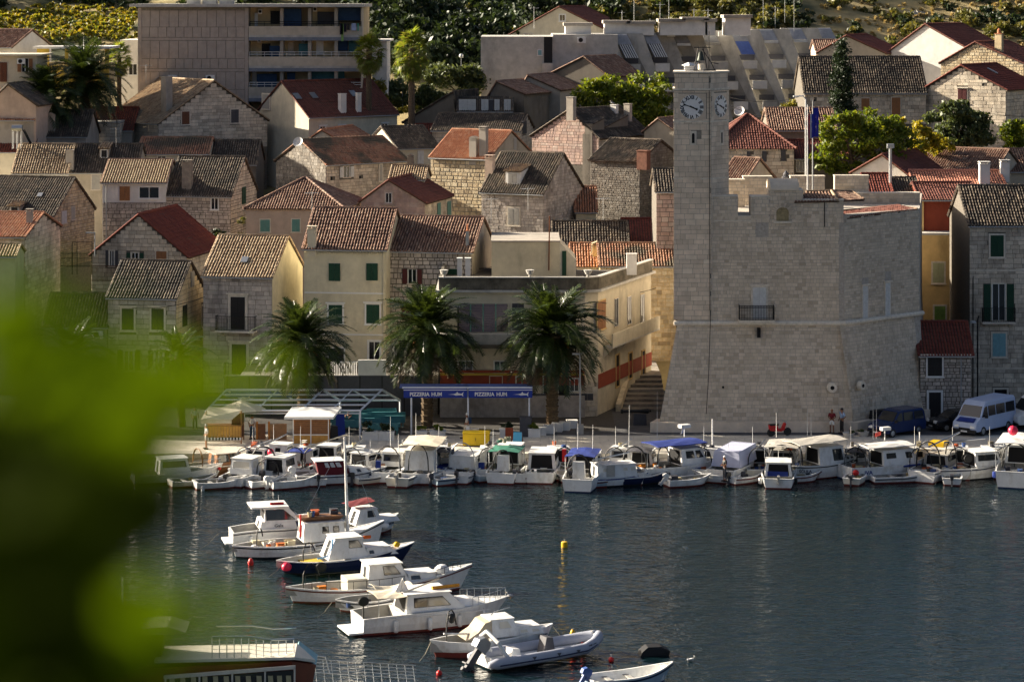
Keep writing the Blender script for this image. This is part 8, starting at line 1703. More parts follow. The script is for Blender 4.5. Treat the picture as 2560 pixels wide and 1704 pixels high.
# pergola
pg = thing('pergola', 'long bare pale metal pergola frame over the restaurant terrace', 'pergola', (0,0,0))
Yf, Yr_, Yb = 180.5, 184.5, 188.5
fl_, rl_, bl_ = [lambda px, Y=Y: 0 for Y in (1,2,3)]
def beam(mb, a, b, r=.05): mb.tube([a, b], r, 4)
ZF, ZR, ZB = zof(1026,Yf), zof(974,Yr_), zof(1000,Yb)
ends = [(515,563,640-40),(752,812-6,860),(900,955,1000)]
ends = [(515,566,610),(640,694,735),(752,806,850),(827,881,925),(900,955,1000)]
q = MB()
for i, (a, r_, b_) in enumerate(ends):
    pa, pr, pb = Vector((xof(a,Yf),Yf,ZF)), Vector((xof(r_,Yr_),Yr_,ZR)), Vector((xof(b_,Yb),Yb,ZB)); o = MB(); w_ = .09 if i in (0,2,4) else .06
    beam(o, pa, pr, w_); beam(o, pr, pb, w_)
    o.build('rafter', ALU, pg)
    if i in (0, 2, 4): MB().tube([(pa.x,pa.y,1),pa], .075, 4).build('post', ALU, pg); MB().tube([(pb.x,pb.y,1),pb], .07, 4).build('post', ALU, pg)
L_, R_ = ends[0], ends[-1]
def PT(k, u): # across: k 0 front ..1 ridge ..2 back ; u along
    def e(E): 
        pts = [Vector((xof(E[0],Yf),Yf,ZF)), Vector((xof(E[1],Yr_),Yr_,ZR)), Vector((xof(E[2],Yb),Yb,ZB))]; i = min(1, int(k)); return pts[i].lerp(pts[i+1], k-i)
    return e(L_).lerp(e(R_), u)
for k in (0,.27,.52,.76,1.0,1.5,2.0):
    MB().tube([PT(k,0), PT(k,1)], .075 if k in (0,1,2) else .055, 4).build('purlin', ALU, pg)
MB().tube([PT(0,0)-Vector((0,0,.2)), PT(0,1)-Vector((0,0,.2))], .04, 4).build('purlin', ALU, pg)
sg = thing('restaurant_sign', 'dark blue sign strip with faint pale lettering under the pergola ridge', 'sign', (xof(640,185.3), 185.3, zof(983,185.3))); MB().box(-2.2,2.6,0,.04,-.28,.28).build('board', BLU, sg)
inst('lettering', text_mesh('FINE FOOD & WINE BAR', .30, plain('dim blue letters', (.06,.11,.35), .6), .004), sg, Matrix.Translation((.9,-.006,0))@Matrix.Rotation(R(90), 4, 'X'))
# pizzeria awnings
LET = plain('white lettering', (.62,.62,.62), .6)
def awning(label, xl, xr, mast):
    Y = 182.0; t = thing('awning', label, 'awning', (xof(xl,Y), Y, zof(994,Y))); w = xof(xr,Y)-xof(xl,Y); h = zof(970,Y)-zof(994,Y)
    MB().box(0, w, 0, .03, 0, h).build('valance', BLU, t); MB().box(0, w, -.008, 0, h*.78, h*.86).build('white_stripe', LET, t)
    MB().prism([(-.3,0,h),(-.3,1.3,h+.08),(w,1.3,h+.08),(w,0,h)], (0,0,.04)).build('fabric', varied('awning fabric', [(.10,.14,.34)], 3, .15), t); MB().tube([(-.1,.05,h+.03),(w,.05,h+.03)], .07, 6).build('front_bar', ALU, t)
    M = Matrix.Translation((0,-.008,h*.36))@Matrix.Rotation(R(90), 4, 'X')
    inst('lettering', text_mesh('PIZZERIA', .36, LET, .003, bold=.012, sx=.95), t, Matrix.Translation((w*.25,0,0))@M); inst('lettering', text_mesh('HUM', .36, LET, .003, bold=.012, sx=.95), t, Matrix.Translation((w*.52,0,0))@M)
    x = w*.70; f = MB(); f.prism([(x,-.012,h*.35),(x+.38,-.012,h*.33),(x+.55,-.012,h*.24),(x+.95,-.012,h*.30),(x+1.08,-.012,h*.12),(x+1.05,-.012,h*.36),(x+1.1,-.012,h*.62),(x+.95,-.012,h*.42),(x+.72,-.012,h*.48),(x+.64,-.012,h*.64),(x+.58,-.012,h*.48),(x+.38,-.012,h*.40)], (0,.006,0)); f.build('fish_emblem', LET, t)
    for px in mast: MB().tube([(xof(px,Y)-xof(xl,Y),.2,1-zof(994,Y)),(xof(px,Y)-xof(xl,Y),.2,h)], .07, 6).build('post', ALU, t)
awning('left of the two blue PIZZERIA HUM awnings, beside the pergola', 1009, 1168, (1028,1170)); awning('right of the two blue PIZZERIA HUM awnings, beside the big palm', 1171, 1331, (1323,))
rd = struct('road', MB().box(-150,150,182.4,206.5,.99,1.014), varied('shade dark asphalt', [(.085,.085,.09)], 2, .25, .9, .3))  # asphalt strip whose dark colour stands in for shade on the quay
tfl = struct('terrace_floor', MB().box(-60,7.5,184.2,197,1.014,1.02), varied('shade dark terrace paving', [(.06,.055,.05)], 2, .25, .8))  # dark paving, with shade under the pergola put into its colour too
# terrace wall and dark restaurant fronts behind
twl = MB(); twl.box(xof(600,191.5), xof(1095,191.5), 191.5, 197, 1, zof(938,191.5)); tw_o = twl.build('terrace_wall', MO_DARK); tag(tw_o, 'stone terrace wall behind the pergola and below the yellow house', 'wall')
lay_stones(tw_o, (Vector((xof(600,191.5),191.5,1.0)), Vector((1,0,0)), Vector((0,0,1)), Vector((0,-1,0))), 0, 2.3, lambda v: 0, lambda v: xof(1095,191.5)-xof(600,191.5), ST_DARK, ch=.34, sw=.6, limit=160, seed=91, joint=.03)
tb_ = thing('terrace_parapet', 'white rendered terrace parapet with railing in front of the yellow house', 'wall', (xof(895,190.85),190.85,zof(938,190.85))); MB().box(0, 2.1, 0, .2, 0, 1.15).build('panel', PL_WHITE, tb_)
q = MB()
for i in range(16): q.tube([(-2.0+i*.125,.1,0),(-2.0+i*.125,.1,1.0)], .02, 4)
q.tube([(-2.0,.1,1.0),(0,.1,1.0)], .03, 4); q.build('railing', WHITE, tb_)
db = thing('bar_front', 'dark glazed bar front under the pergola', 'shopfront', (xof(560,190.9),190.9,1)); MB().box(0, 15, 0, .2, 0, 3.0).build('panel', SH['slate'], db)
for i in range(9): MB().box(.2+i*1.65, .28+i*1.65, -.03, -.001, 0, 3).build('frame_bar', SH['dark'], db)
TQ = varied('turquoise paint', [(.05,.18,.20)], 3, .12, .5)
def bench(label, px, py, w=2.2, mat=TQ):
    t = thing('table_set', label, 'table', GP_(px, py), R(rng.uniform(-6,6)), 'turquoise tables and benches under the pergola')
    MB().box(-w/2, w/2, -.35, .35, .72, .76).build('table_top', mat, t)
    for x in (-w/2+.15, w/2-.15): MB().box(x-.04,x+.04,-.3,.3,0,.72).build('leg', mat, t)
    for y in (-.65,.65): MB().box(-w/2,w/2,y-.14,y+.14,.42,.46).build('seat', mat, t); MB().box(-w/2,w/2,y+(.14 if y>0 else -.18),y+(.18 if y>0 else -.14),.42,.92).build('backrest', mat, t)
for i, (px, py, lb) in enumerate(((870,1078,'turquoise table set nearest the third pergola post'),(925,1072,'turquoise table set behind the left planter box'),(975,1066,'turquoise table set at the right end of the pergola'),(890,1060,'turquoise table set in the dark middle of the pergola'),(955,1056,'turquoise table set furthest back under the pergola'),(800,1066,'turquoise table set just right of the wooden kiosk'),(960,1085,'turquoise table set right beside the pair of planters'))): bench(lb, px, py)
# planters
def planter(label, px, py, w=.95, h=.55, plant=True, mat=LF_MID, ph=.5, group='white planter boxes along the terrace'):
    t = thing('planter', label, 'planter', GP_(px, py), R(rng.uniform(-8,8)), group); q = MB(); q.box(-w/2,w/2,-.3,.3,0,h).box(-w/2-.03,w/2+.03,-.33,.33,h-.07,h+.001); q.build('box', PL_WHITE, t)
    if plant: leafmass('foliage', [((0,0,h+ph*.5), (w*.5,.35,ph*.6))], 260, .10, mat, t, int(px))
planter('white planter with dark shrub, left of the pair in front of the pergola', 927, 1099, 1.15, .62, mat=LF_DARK, ph=.7); planter('white planter with dark shrub, right of the pair in front of the pergola', 966, 1099, 1.1, .62, mat=LF_DARK, ph=.7)
planter('small planter with sprigs beside the bright green one', 1053, 1094, .8, .5, mat=LF_GREEN, ph=.3); planter('white planter with a bright green bushy plant under the left awning', 1094, 1093, 1.1, .5, mat=LF_GREEN, ph=.5); planter('low white planter behind the walking man', 1185, 1086, .6, .4, False)
planter('white planter behind the red board', 1266, 1092, .95, .6, mat=LF_DARK, ph=.4)
for i, (px, py, lb) in enumerate(((1336,1091,'first'),(1352,1087,'second'),(1373,1083,'third'),(1393,1078,'fourth'),(1412,1075,'fifth'),(1430,1070,'sixth'))): planter('%s white planter box counted from the big palm, in the row to the lamp post' % lb, px, py, .75 if i else .85, .6, i == 0, LF_GREEN, .5)
# kiosk
Yk = 178.6; kk = thing('wooden_kiosk', 'wooden kiosk with white frames and a white flat roof on the quay', 'kiosk', (xof(732,Yk),Yk,1.0), 0); wk = xof(822,Yk)-xof(732,Yk); hk = zof(1046,Yk)-1
WB = varied('brown slatted wood', [(.20,.095,.045),(.24,.12,.06)], 5, .25); WO = varied('orange bounce wood', [(.50,.20,.035)], 4, .2); WY = varied('golden pine boards', [(.50,.27,.07)], 4, .2)  # orange tone holds the bounce light on the kiosk side
MB().box(.04,wk-.04,.03,1.9,0,hk).build('body', WO, kk); 
for i in range(2):
    for j in range(2):
        x0 = .07+i*(wk/2-.03); z0 = .08+j*(hk*.36); z1 = hk*.36 if j == 0 else hk-.05
        for s_ in range(8 if j else 4): n_ = 8 if j else 4; MB().box(x0+.02, x0+wk/2-.1, .0, .03-.001, z0+(z1-z0)*s_/n_+.01, z0+(z1-z0)*(s_+.92)/n_).build('board', WB if j else WY, kk)
q = MB()
for x in (0, wk/2-.03, wk-.06): q.box(x, x+.07, -.03, -.001, 0, hk)
for z in (0, hk*.36, hk-.06): q.box(.071, wk-.061, -.028, -.002, z, z+.07)
q.build('white_frame', WHITE, kk); MB().prism([(-.55,-.55,hk+.05),(wk+.35,-.55,hk+.05),(wk+.75,2.3,hk+.30),(-.25,2.3,hk+.30)], (0,0,.16)).build('roof', WHITE, kk)
o = thing('chalk_board', 'blue framed folding board leaning beside the kiosk', 'sign', GP_(850, 1093)); MB().prism([(-.35,0,0),(.35,0,0),(.28,.25,1.7),(-.28,.25,1.7)], (0,.04,0)).build('front_panel', BLU, o); MB().prism([(-.35,.6,0),(.35,.6,0),(.28,.3,1.7),(-.28,.3,1.7)], (0,-.04,0)).build('rear_panel', BLU, o)
o = thing('black_box', 'dark padded case standing at the kiosk side', 'case', GP_(834, 1100), R(10)); MB().prism([(-.35,0,0),(.35,0,0),(.3,.1,.95),(-.15,.1,1.0)], (0,.35,0)).build('case_body', IRON, o)
# stall with awning, umbrella
Ys = 178.9; sl_ = thing('market_stall', 'wooden stall with a cream cloth awning and chequered trim', 'stall', (xof(515,Ys),Ys,1.0)); ws = xof(603,Ys)-xof(515,Ys)
for i in range(12): MB().box(ws*i/12+.01, ws*(i+1)/12-.01, 0, .05, .45, 1.25).build('board', WY, sl_)
MB().box(-.05, ws+.05, -.1, 1.2, 1.25, 1.32).build('counter', WOODB, sl_)
q = MB(); q2 = MB()
for i in range(22): (q if i%2 else q2).box(ws*i/22, ws*(i+1)/22, -.12, -.09, .28, .46)
q.build('chequered_trim', WHITE, sl_); q2.build('chequered_trim', IRON, sl_)
for x, y in ((0,0),(ws,0),(0,1.5),(ws,1.5)): MB().tube([(x,y,0),(x,y,2.3)], .05, 5).build('post', WOODB, sl_)
MB().prism([(-.3,-.5,1.75),(ws*.75,-.5,1.75),(ws+.1,.2,2.3),(.1,.9,2.45)], (0,0,.04)).add([(-.3,-.5,1.5),(ws*.75,-.5,1.5),(ws*.75,-.5,1.76),(-.3,-.5,1.76)], [(0,1,2,3)]).build('cloth_awning', CANV, sl_); MB().box(ws*.72,ws*1.02,.1,1.3,.4,2.1).build('inner_shelf', varied('dark red cloth', [(.10,.02,.02)], 4, .3), sl_)
um = thing('parasol', 'wide beige parasol over the market stall', 'parasol', GP_(604, 1096)); m_ = MB(); apx = (0,0,2.75); n_ = 8
rim_ = [(1.75*math.cos(2*math.pi*i/n_), 1.75*math.sin(2*math.pi*i/n_), 2.1) for i in range(n_)]
for i in range(n_): MB().add([apx, rim_[i], rim_[(i+1)%n_]], [(0,1,2)]).build('canopy_panel', CANV, um)
MB().tube([(0,0,0),(0,0,2.9)], .04, 6).build('pole', ALU, um); q = MB(); rs = random.Random(2)
for i in range(5): a = Vector((rs.uniform(-.5,.5), rs.uniform(-.5,.5), 2.72)); q.tube([a, a+Vector((rs.uniform(-.5,.5),rs.uniform(-.3,.3),.18)), a+Vector((rs.uniform(-.6,.6),0,.02))], .035, 5)
q.build('draped_cloths', SH['grey'], um)
for i, (px, lb) in enumerate(((660,'brown board screen, left of the pair behind the quay boats'),(690,'beige board screen, right of the pair behind the quay boats'))):
    t = thing('board_screen', lb, 'screen', GP_(px, 1098)); MB().box(-.5,.75 if i else .1,0,.08,0,1.1).build('board', WB if i == 0 else varied('tan board', [(.33,.22,.12)], 3, .2), t); MB().box(-.56,-.44,-.03,.1,0,1.25).build('post', WO, t)
# yellow container, boards
yc = thing('yellow_container', 'bright yellow metal container box on the quay edge', 'container', GP_(1190, 1116), R(-3)); YM = varied('yellow paint metal', [(.62,.42,.01)], 2, .12, .45)
MB().box(-.92,.92,0,1.0,.08,.92).build('body', YM, yc); MB().box(-.95,.95,-.05,1.03,.92,.97).build('lid', YM, yc); MB().box(-.88,-.01,-.03,-.001,.12,.88).build('door', YM, yc); MB().box(.01,.88,-.03,-.001,.12,.88).build('door', YM, yc); MB().box(-.06,-.03,-.06,-.031,.4,.6).build('handle', IRON, yc); MB().box(-.8,.8,.1,.9,0,.079).build('skids', IRON, yc)
ab = thing('folding_board', 'sky blue folding pavement board on the quay', 'sign', GP_(1292, 1117), R(-15)); MB().prism([(-.33,0,0),(.33,0,0),(.3,.25,1.0),(-.3,.25,1.0)], (0,.04,0)).build('front_panel', plain('sky blue board', (.08,.38,.62), .5), ab); MB().prism([(-.33,.62,0),(.33,.62,0),(.3,.3,1.0),(-.3,.3,1.0)], (0,-.04,0)).build('rear_panel', WOODB, ab)
rb_ = thing('menu_board', 'brick red menu board behind the sky blue one', 'sign', GP_(1273, 1103)); MB().box(-.28,.28,0,.08,.1,.95).build('panel', varied('brick red paint', [(.32,.07,.03)], 4, .15), rb_); MB().box(-.2,.2,-.02,.1,0,.099).build('foot', IRON, rb_)
nb = thing('dark_bin', 'tall navy bin under the right awning post', 'bin', GP_(1314, 1092)); MB().box(-.42,.42,0,.5,0,1.35).build('bin_body', SH['slate'], nb); MB().box(-.45,.45,-.03,.53,1.35,1.42).build('lid', SH['slate'], nb)
lm = thing('street_lamp', 'tall grey quay lamp post beside the palm and planters', 'street lamp', GP_(1450, 1085)); MB().tube([(0,0,0),(0,0,5.7)], [.07,.05], 8).build('post', PVC, lm); MB().box(-.55,.15,-.12,.12,5.68,5.8).build('lamp_head', PVC, lm); MB().box(-.25,.25,-.2,.3,0,.7).build('base_block', PL_CONC, lm)
lm = thing('street_lamp', 'wall-side lamp on a black pole by the right edge town house', 'street lamp', (xof(2444,195.5),195.5,1.0)); MB().tube([(0,0,0),(0,0,6.6),(.1,0,6.9)], .06, 8).build('post', IRON, lm); MB().lathe([(.02,0),(.28,.02),(.2,.14),(.04,.2)], 10, (-.35,0,6.35)).build('lamp_head', PVC, lm); MB().tube([(0,0,6.45),(-.35,0,6.5)], .03, 5).build('arm', IRON, lm)
for px, py, Y, h_, lb in ((1153,140,296,2.6,'round globe lamp on a pole before the dark wood'),(1006,178,290,2.4,'smaller globe lamp left of the fan palm tree trunk'),):
    t = thing('street_lamp', lb, 'street lamp', PW(px, py, Y)-Vector((0,0,h_))); MB().tube([(0,0,-1.5),(0,0,h_)], .05, 6).build('post', PVC, t); MB().ball((0,0,h_), .25).build('globe', WHITE, t, smooth=True)
t = thing('street_lamp', 'white lamp with curved arm left of the flagpoles', 'street lamp', PW(2014, 450, 197)); MB().tube([(0,0,-2),(0,0,6.2),(-.2,0,6.45),(-.7,0,6.45)], .06, 6).build('post', WHITE, t); MB().box(-.95,-.5,-.1,.1,6.38,6.5).build('lamp_head', WHITE, t)
def flag(label, px, yt, yb_, Y, cols, yf0, yf1):
    t = thing('flagpole', label, 'flagpole', PW(px, yb_, Y)); h_ = (yb_-yt)*Y/F; MB().tube([(0,0,-1),(0,0,h_)], [.06,.035], 8).build('pole', WHITE if cols[0][0] > .2 else PVC, t); n_ = len(cols)
    z1, z0 = (yb_-yf0)*Y/F, (yb_-yf1)*Y/F
    for i, c in enumerate(cols):
        m_ = MB(); 
        for k in range(4): 
            a = .04+(.40)*(i+0)/n_; b = .04+.40*(i+1)/n_; za, zb_ = lerp(z1,z0,k/4), lerp(z1,z0,(k+1)/4); f = lambda z: .06*math.sin(z*3+i)
            m_.add([(a,f(za),za),(b,f(za)+.05,za),(b,f(zb_)+.05,zb_),(a,f(zb_),zb_)], [(0,1,2,3)])
        m_.build('flag', varied('flag cloth %.2f %.2f' % (c[0], c[2]), [c], 4, .1, .8), t)
flag('flagpole with hanging red, white and blue flag behind the castle roof', 2019, 262, 485, 189, [(.35,.02,.03),(.45,.45,.5),(.02,.03,.3)], 285, 345); flag('grey flagpole with hanging blue flag behind the castle roof', 2032, 252, 485, 190, [(.012,.02,.25),(.015,.025,.30)], 270, 342)
# cannon
cn = thing('cannon', 'old black iron cannon on a stone plinth at the castle corner', 'cannon', GP_(1597, 1063), R(8)); MB().lathe([(.02,-1.3),(.14,-1.28),(.16,-1.15),(.11,-1.1),(.13,0),(.18,.5),(.20,.75),(.08,.85),(.09,.95),(.02,1.0)], 12, (0,.3,1.0), 'x').build('barrel', IRON, cn); MB().prism([(-.45,0,0),(.6,0,0),(.55,0,.8),(-.35,0,.85)], (0,.6,0)).build('plinth', SH['slate'], cn)
# road sign, motorbike, flower tubs
rsn = thing('road_sign', 'round road sign on a post against the castle side wall', 'road sign', GP_(2255, 1050)); MB().tube([(0,0,0),(0,0,1.9)], .03, 6).build('post', PVC, rsn); MB().lathe([(.30,0),(.30,.02)], 20, (0,-.04,1.75), 'y').build('disc', SH['sky'], rsn); MB().lathe([(.33,0),(.33,.012),(.30,.013)], 20, (0,-.02,1.75), 'y').build('rim', BUOYR, rsn); MB().box(-.2,.2,-.05,-.03,1.05,1.3).build('plate', WHITE, rsn)
def moto(label, px, py, rz, col, cov=False):
    t = thing('scooter', label, 'scooter', GP_(px, py), R(rz)); 
    for x in (-.65,.65): o = MB().lathe([(.14,-.05),(.28,-.06),(.3,0),(.28,.06),(.14,.05)], 14, (x,0,.3), 'y').build('wheel', RUB, t)
    MB().prism([(-.75,-.14,.45),(.1,-.14,.35),(.35,-.14,.45),(.5,-.14,.9),(.4,-.14,.95),(.2,-.14,.55),(-.1,-.14,.55),(-.2,-.14,.8),(-.8,-.14,.85)], (0,.28,0)).build('body', col, t); MB().box(-.78,-.1,-.15,.15,.8,.9).build('seat', RUB, t); MB().tube([(.62,0,.3),(.45,0,1.0),(.4,-.35,1.1)], .03, 5).tube([(.45,0,1.0),(.4,.35,1.1)], .03, 5).build('handlebar', STEEL, t); MB().lathe([(.03,0),(.1,.02),(.06,.06)], 8, (.52,0,.9), 'x').build('headlight', GEL, t)
    if cov: MB().prism([(-.9,-.3,.5),(.8,-.3,.45),(.6,-.2,1.35),(-.7,-.2,1.3)], (0,.6,0)).build('cover', SH['dark'], t)
moto('red and white scooter parked in the castle shade behind the boats', 1948, 1090, 20, BUOYR); moto('black covered scooter against the castle side wall', 2200, 1070, 10, IRON, True)
for px, py, lb in ((2122,1093,'low round flower tub, left of the pair before the blue car'),(2158,1090,'low round flower tub, right of the pair before the blue car')):
    t = thing('flower_tub', lb, 'flower tub', GP_(px, py)); MB().lathe([(.3,0),(.45,.35),(.42,.36),(.3,.3)], 12).build('bowl', PL_CONC, t); leafmass('foliage', [((0,0,.45),(.38,.38,.15))], 160, .09, LF_MID, t, int(px))
# ---------------------------------------------------------------- vehicles
def car(label, p, rz, prof, belt, w, paint, side_w, wheels, wr, ws=None, rear=None, grille=True, name='car', cat='car', extra=None):
    t = thing(name, label, cat, p, R(rz)); top = max(z for x, z in prof); yy = lambda z: w/2*(1-.13*max(0,(z-belt)/(top-belt)))
    n = len(prof); vs = [(x,-yy(z),z) for x, z in prof]+[(x,yy(z),z) for x, z in prof]
    b_ = MB().add(vs, [tuple(range(n-1,-1,-1)), tuple(range(n,2*n))]+[(i,(i+1)%n,n+(i+1)%n,n+i) for i in range(n)]).build('body', paint, t)
    md = b_.modifiers.new('bevel', 'BEVEL'); md.width = .06; md.segments = 2; md.limit_method = 'ANGLE'
    for poly in side_w:
        for s in (-1, 1):
            q = [Vector((x, s*(yy(z)+.012), z)) for x, z in poly]; MB().prism(q, (0,-s*.03,0)).build('side_window', GLASS, t)
    for nm, seg in (('windscreen', ws), ('rear_window', rear)):
        if seg: (xa,za),(xb,zb_) = seg; d = Vector((zb_-za,0,xa-xb)).normalized()*.02; d = d if (d.x > 0) == (nm == 'windscreen') else -d; ya, yb2 = yy(za)-.1, yy(zb_)-.12; MB().prism([Vector((xa,-ya,za))+d, Vector((xa,ya,za))+d, Vector((xb,yb2,zb_))+d, Vector((xb,-yb2,zb_))+d], -d*1.5).build(nm, GLASS, t)
    for x in wheels:
        for s in (-1, 1):
            o = MB().lathe([(wr*.6,-.1),(wr*.95,-.11),(wr,0),(wr*.95,.11),(wr*.6,.1)], 18, (x,s*(w/2-.1),wr), 'y').build('wheel', RUB, t); MB().lathe([(wr*.6,0),(wr*.2,.02)], 12, (x,s*(w/2+.0),wr), 'y').build('rim', STEEL, o)
    fx_ = max(x for x, z in prof)
    for s in (-1, 1): MB().prism([(fx_-.03,s*(w/2-.15),.62),(fx_-.03,s*(w/2-.5),.62),(fx_-.07,s*(w/2-.5),.80),(fx_-.12,s*(w/2-.12),.82)], (.06,0,0)).build('headlight', GEL, t); MB().box(min(x for x,z in prof)-.01, min(x for x,z in prof)+.04, s*(w/2-.2)-.08, s*(w/2-.2)+.08, .7, 1.0).build('tail_light', BUOYR, t)
    if grille: MB().box(fx_-.02, fx_+.02, -.45, .45, .5, .62).build('grille', IRON, t)
    MB().box(fx_-.1, fx_+.05, -w/2+.05, w/2-.05, .25, .48).build('bumper', IRON, t); MB().box(fx_+.051, fx_+.06, -.26, .26, .32, .43).build('number_plate', GEL, t)
    for s in (-1, 1): MB().box(wheels[-1]-.25, wheels[-1]-.1, s*(w/2+.14)-.09, s*(w/2+.14)+.09, belt+.02, belt+.2).build('mirror', IRON, t)
    return t
vp = [(-2.7,.35),(2.55,.35),(2.75,.55),(2.72,.95),(2.1,1.3),(1.55,2.1),(1.2,2.38),(-2.6,2.42),(-2.75,2.2),(-2.78,.6)]
vn = car('white minibus with a blue lettered bonnet sticker parked at the right', GP_(2462, 1078), 228, vp, 1.25, 1.95, varied('bluish white van paint', [(.44,.52,.70)], 2, .05, .35), [[(1.15,1.35),(1.95,1.35),(1.5,2.0),(1.15,2.05)],[(.1,1.35),(1.0,1.35),(1.0,2.05),(.1,2.05)],[(-1.2,1.35),(-.05,1.35),(-.05,2.05),(-1.2,2.05)],[(-2.5,1.35),(-1.35,1.35),(-1.35,2.05),(-2.5,2.05)]], (-1.6,1.75), .34, ws=((2.07,1.34),(1.58,2.06)), rear=((-2.77,1.4),(-2.75,2.1)), name='minibus', cat='van')
MB().prism([(2.68,-.7,1.02),(2.68,.7,1.02),(2.25,.65,1.25),(2.25,-.65,1.25)], (.03,0,.03)).build('blue_sticker', BLUC, vn)
mp = [(-2.05,.3),(1.95,.3),(2.15,.5),(2.12,.85),(1.25,1.08),(.6,1.75),(.2,1.84),(-1.8,1.82),(-2.0,1.6),(-2.1,.7)]
car('dark blue family van parked beside the castle side wall', GP_(2243, 1085), 218, mp, 1.05, 1.75, varied('dark blue car paint', [(.006,.02,.085)], 2, .05, .25), [[(.35,1.1),(1.1,1.1),(.62,1.62),(.35,1.66)],[(-.75,1.1),(.2,1.1),(.2,1.66),(-.75,1.66)],[(-1.85,1.1),(-.9,1.1),(-.9,1.66),(-1.75,1.66)]], (-1.3,1.35), .31, ws=((1.22,1.11),(.66,1.70)), rear=((-2.06,1.1),(-1.99,1.65)))
cp_ = [(-2.0,.3),(1.95,.3),(2.1,.5),(2.05,.75),(1.1,.92),(.4,1.38),(-.9,1.42),(-1.6,1.0),(-2.05,.9)]
car('black car mostly hidden behind the white minibus', GP_(2392, 1072), 200, cp_, .9, 1.7, plain('black car paint', (.01,.01,.012), .25), [[(-.2,.95),(.85,.95),(.35,1.3),(-.2,1.33)],[(-1.3,.95),(-.3,.95),(-.3,1.33),(-.8,1.32)]], (-1.25,1.3), .3, ws=((1.05,.95),(.45,1.34)), rear=((-1.55,1.02),(-.95,1.39)))
car('white van cut off by the right edge of the view', GP_(2615, 1066), 195, vp, 1.25, 1.95, GEL, [[(1.15,1.35),(1.95,1.35),(1.5,2.0),(1.15,2.05)]], (-1.6,1.75), .34, ws=((2.07,1.34),(1.58,2.06)), name='van', cat='van')
# ---------------------------------------------------------------- people
SKIN = varied('skin', [(.42,.22,.14)], 8, .05, .6); SKIND = varied('tanned skin', [(.24,.11,.06)], 8, .05, .6)
def skin_mesh(name, vs, es, rs_, mat, sub=1):
    me = bpy.data.meshes.new(name); me.from_pydata([tuple(v) for v in vs], es, []); ob = bpy.data.objects.new(name, me); COL.objects.link(ob)
    md = ob.modifiers.new('s', 'SKIN'); md.use_smooth_shade = True
    if not me.skin_vertices: bpy.context.view_layer.objects.active = ob; bpy.ops.mesh.customdata_skin_add()
    for i, r in enumerate(rs_): me.skin_vertices[0].data[i].radius = (r, r) if not isinstance(r, tuple) else r; me.skin_vertices[0].data[i].use_root = (i == 0)
    sb = ob.modifiers.new('u', 'SUBSURF'); sb.levels = sb.render_levels = sub
    bpy.context.view_layer.update(); out = bpy.data.meshes.new_from_object(ob.evaluated_get(bpy.context.evaluated_depsgraph_get())); out.name = name
    bpy.data.objects.remove(ob); out.materials.clear(); out.materials.append(mat); return out
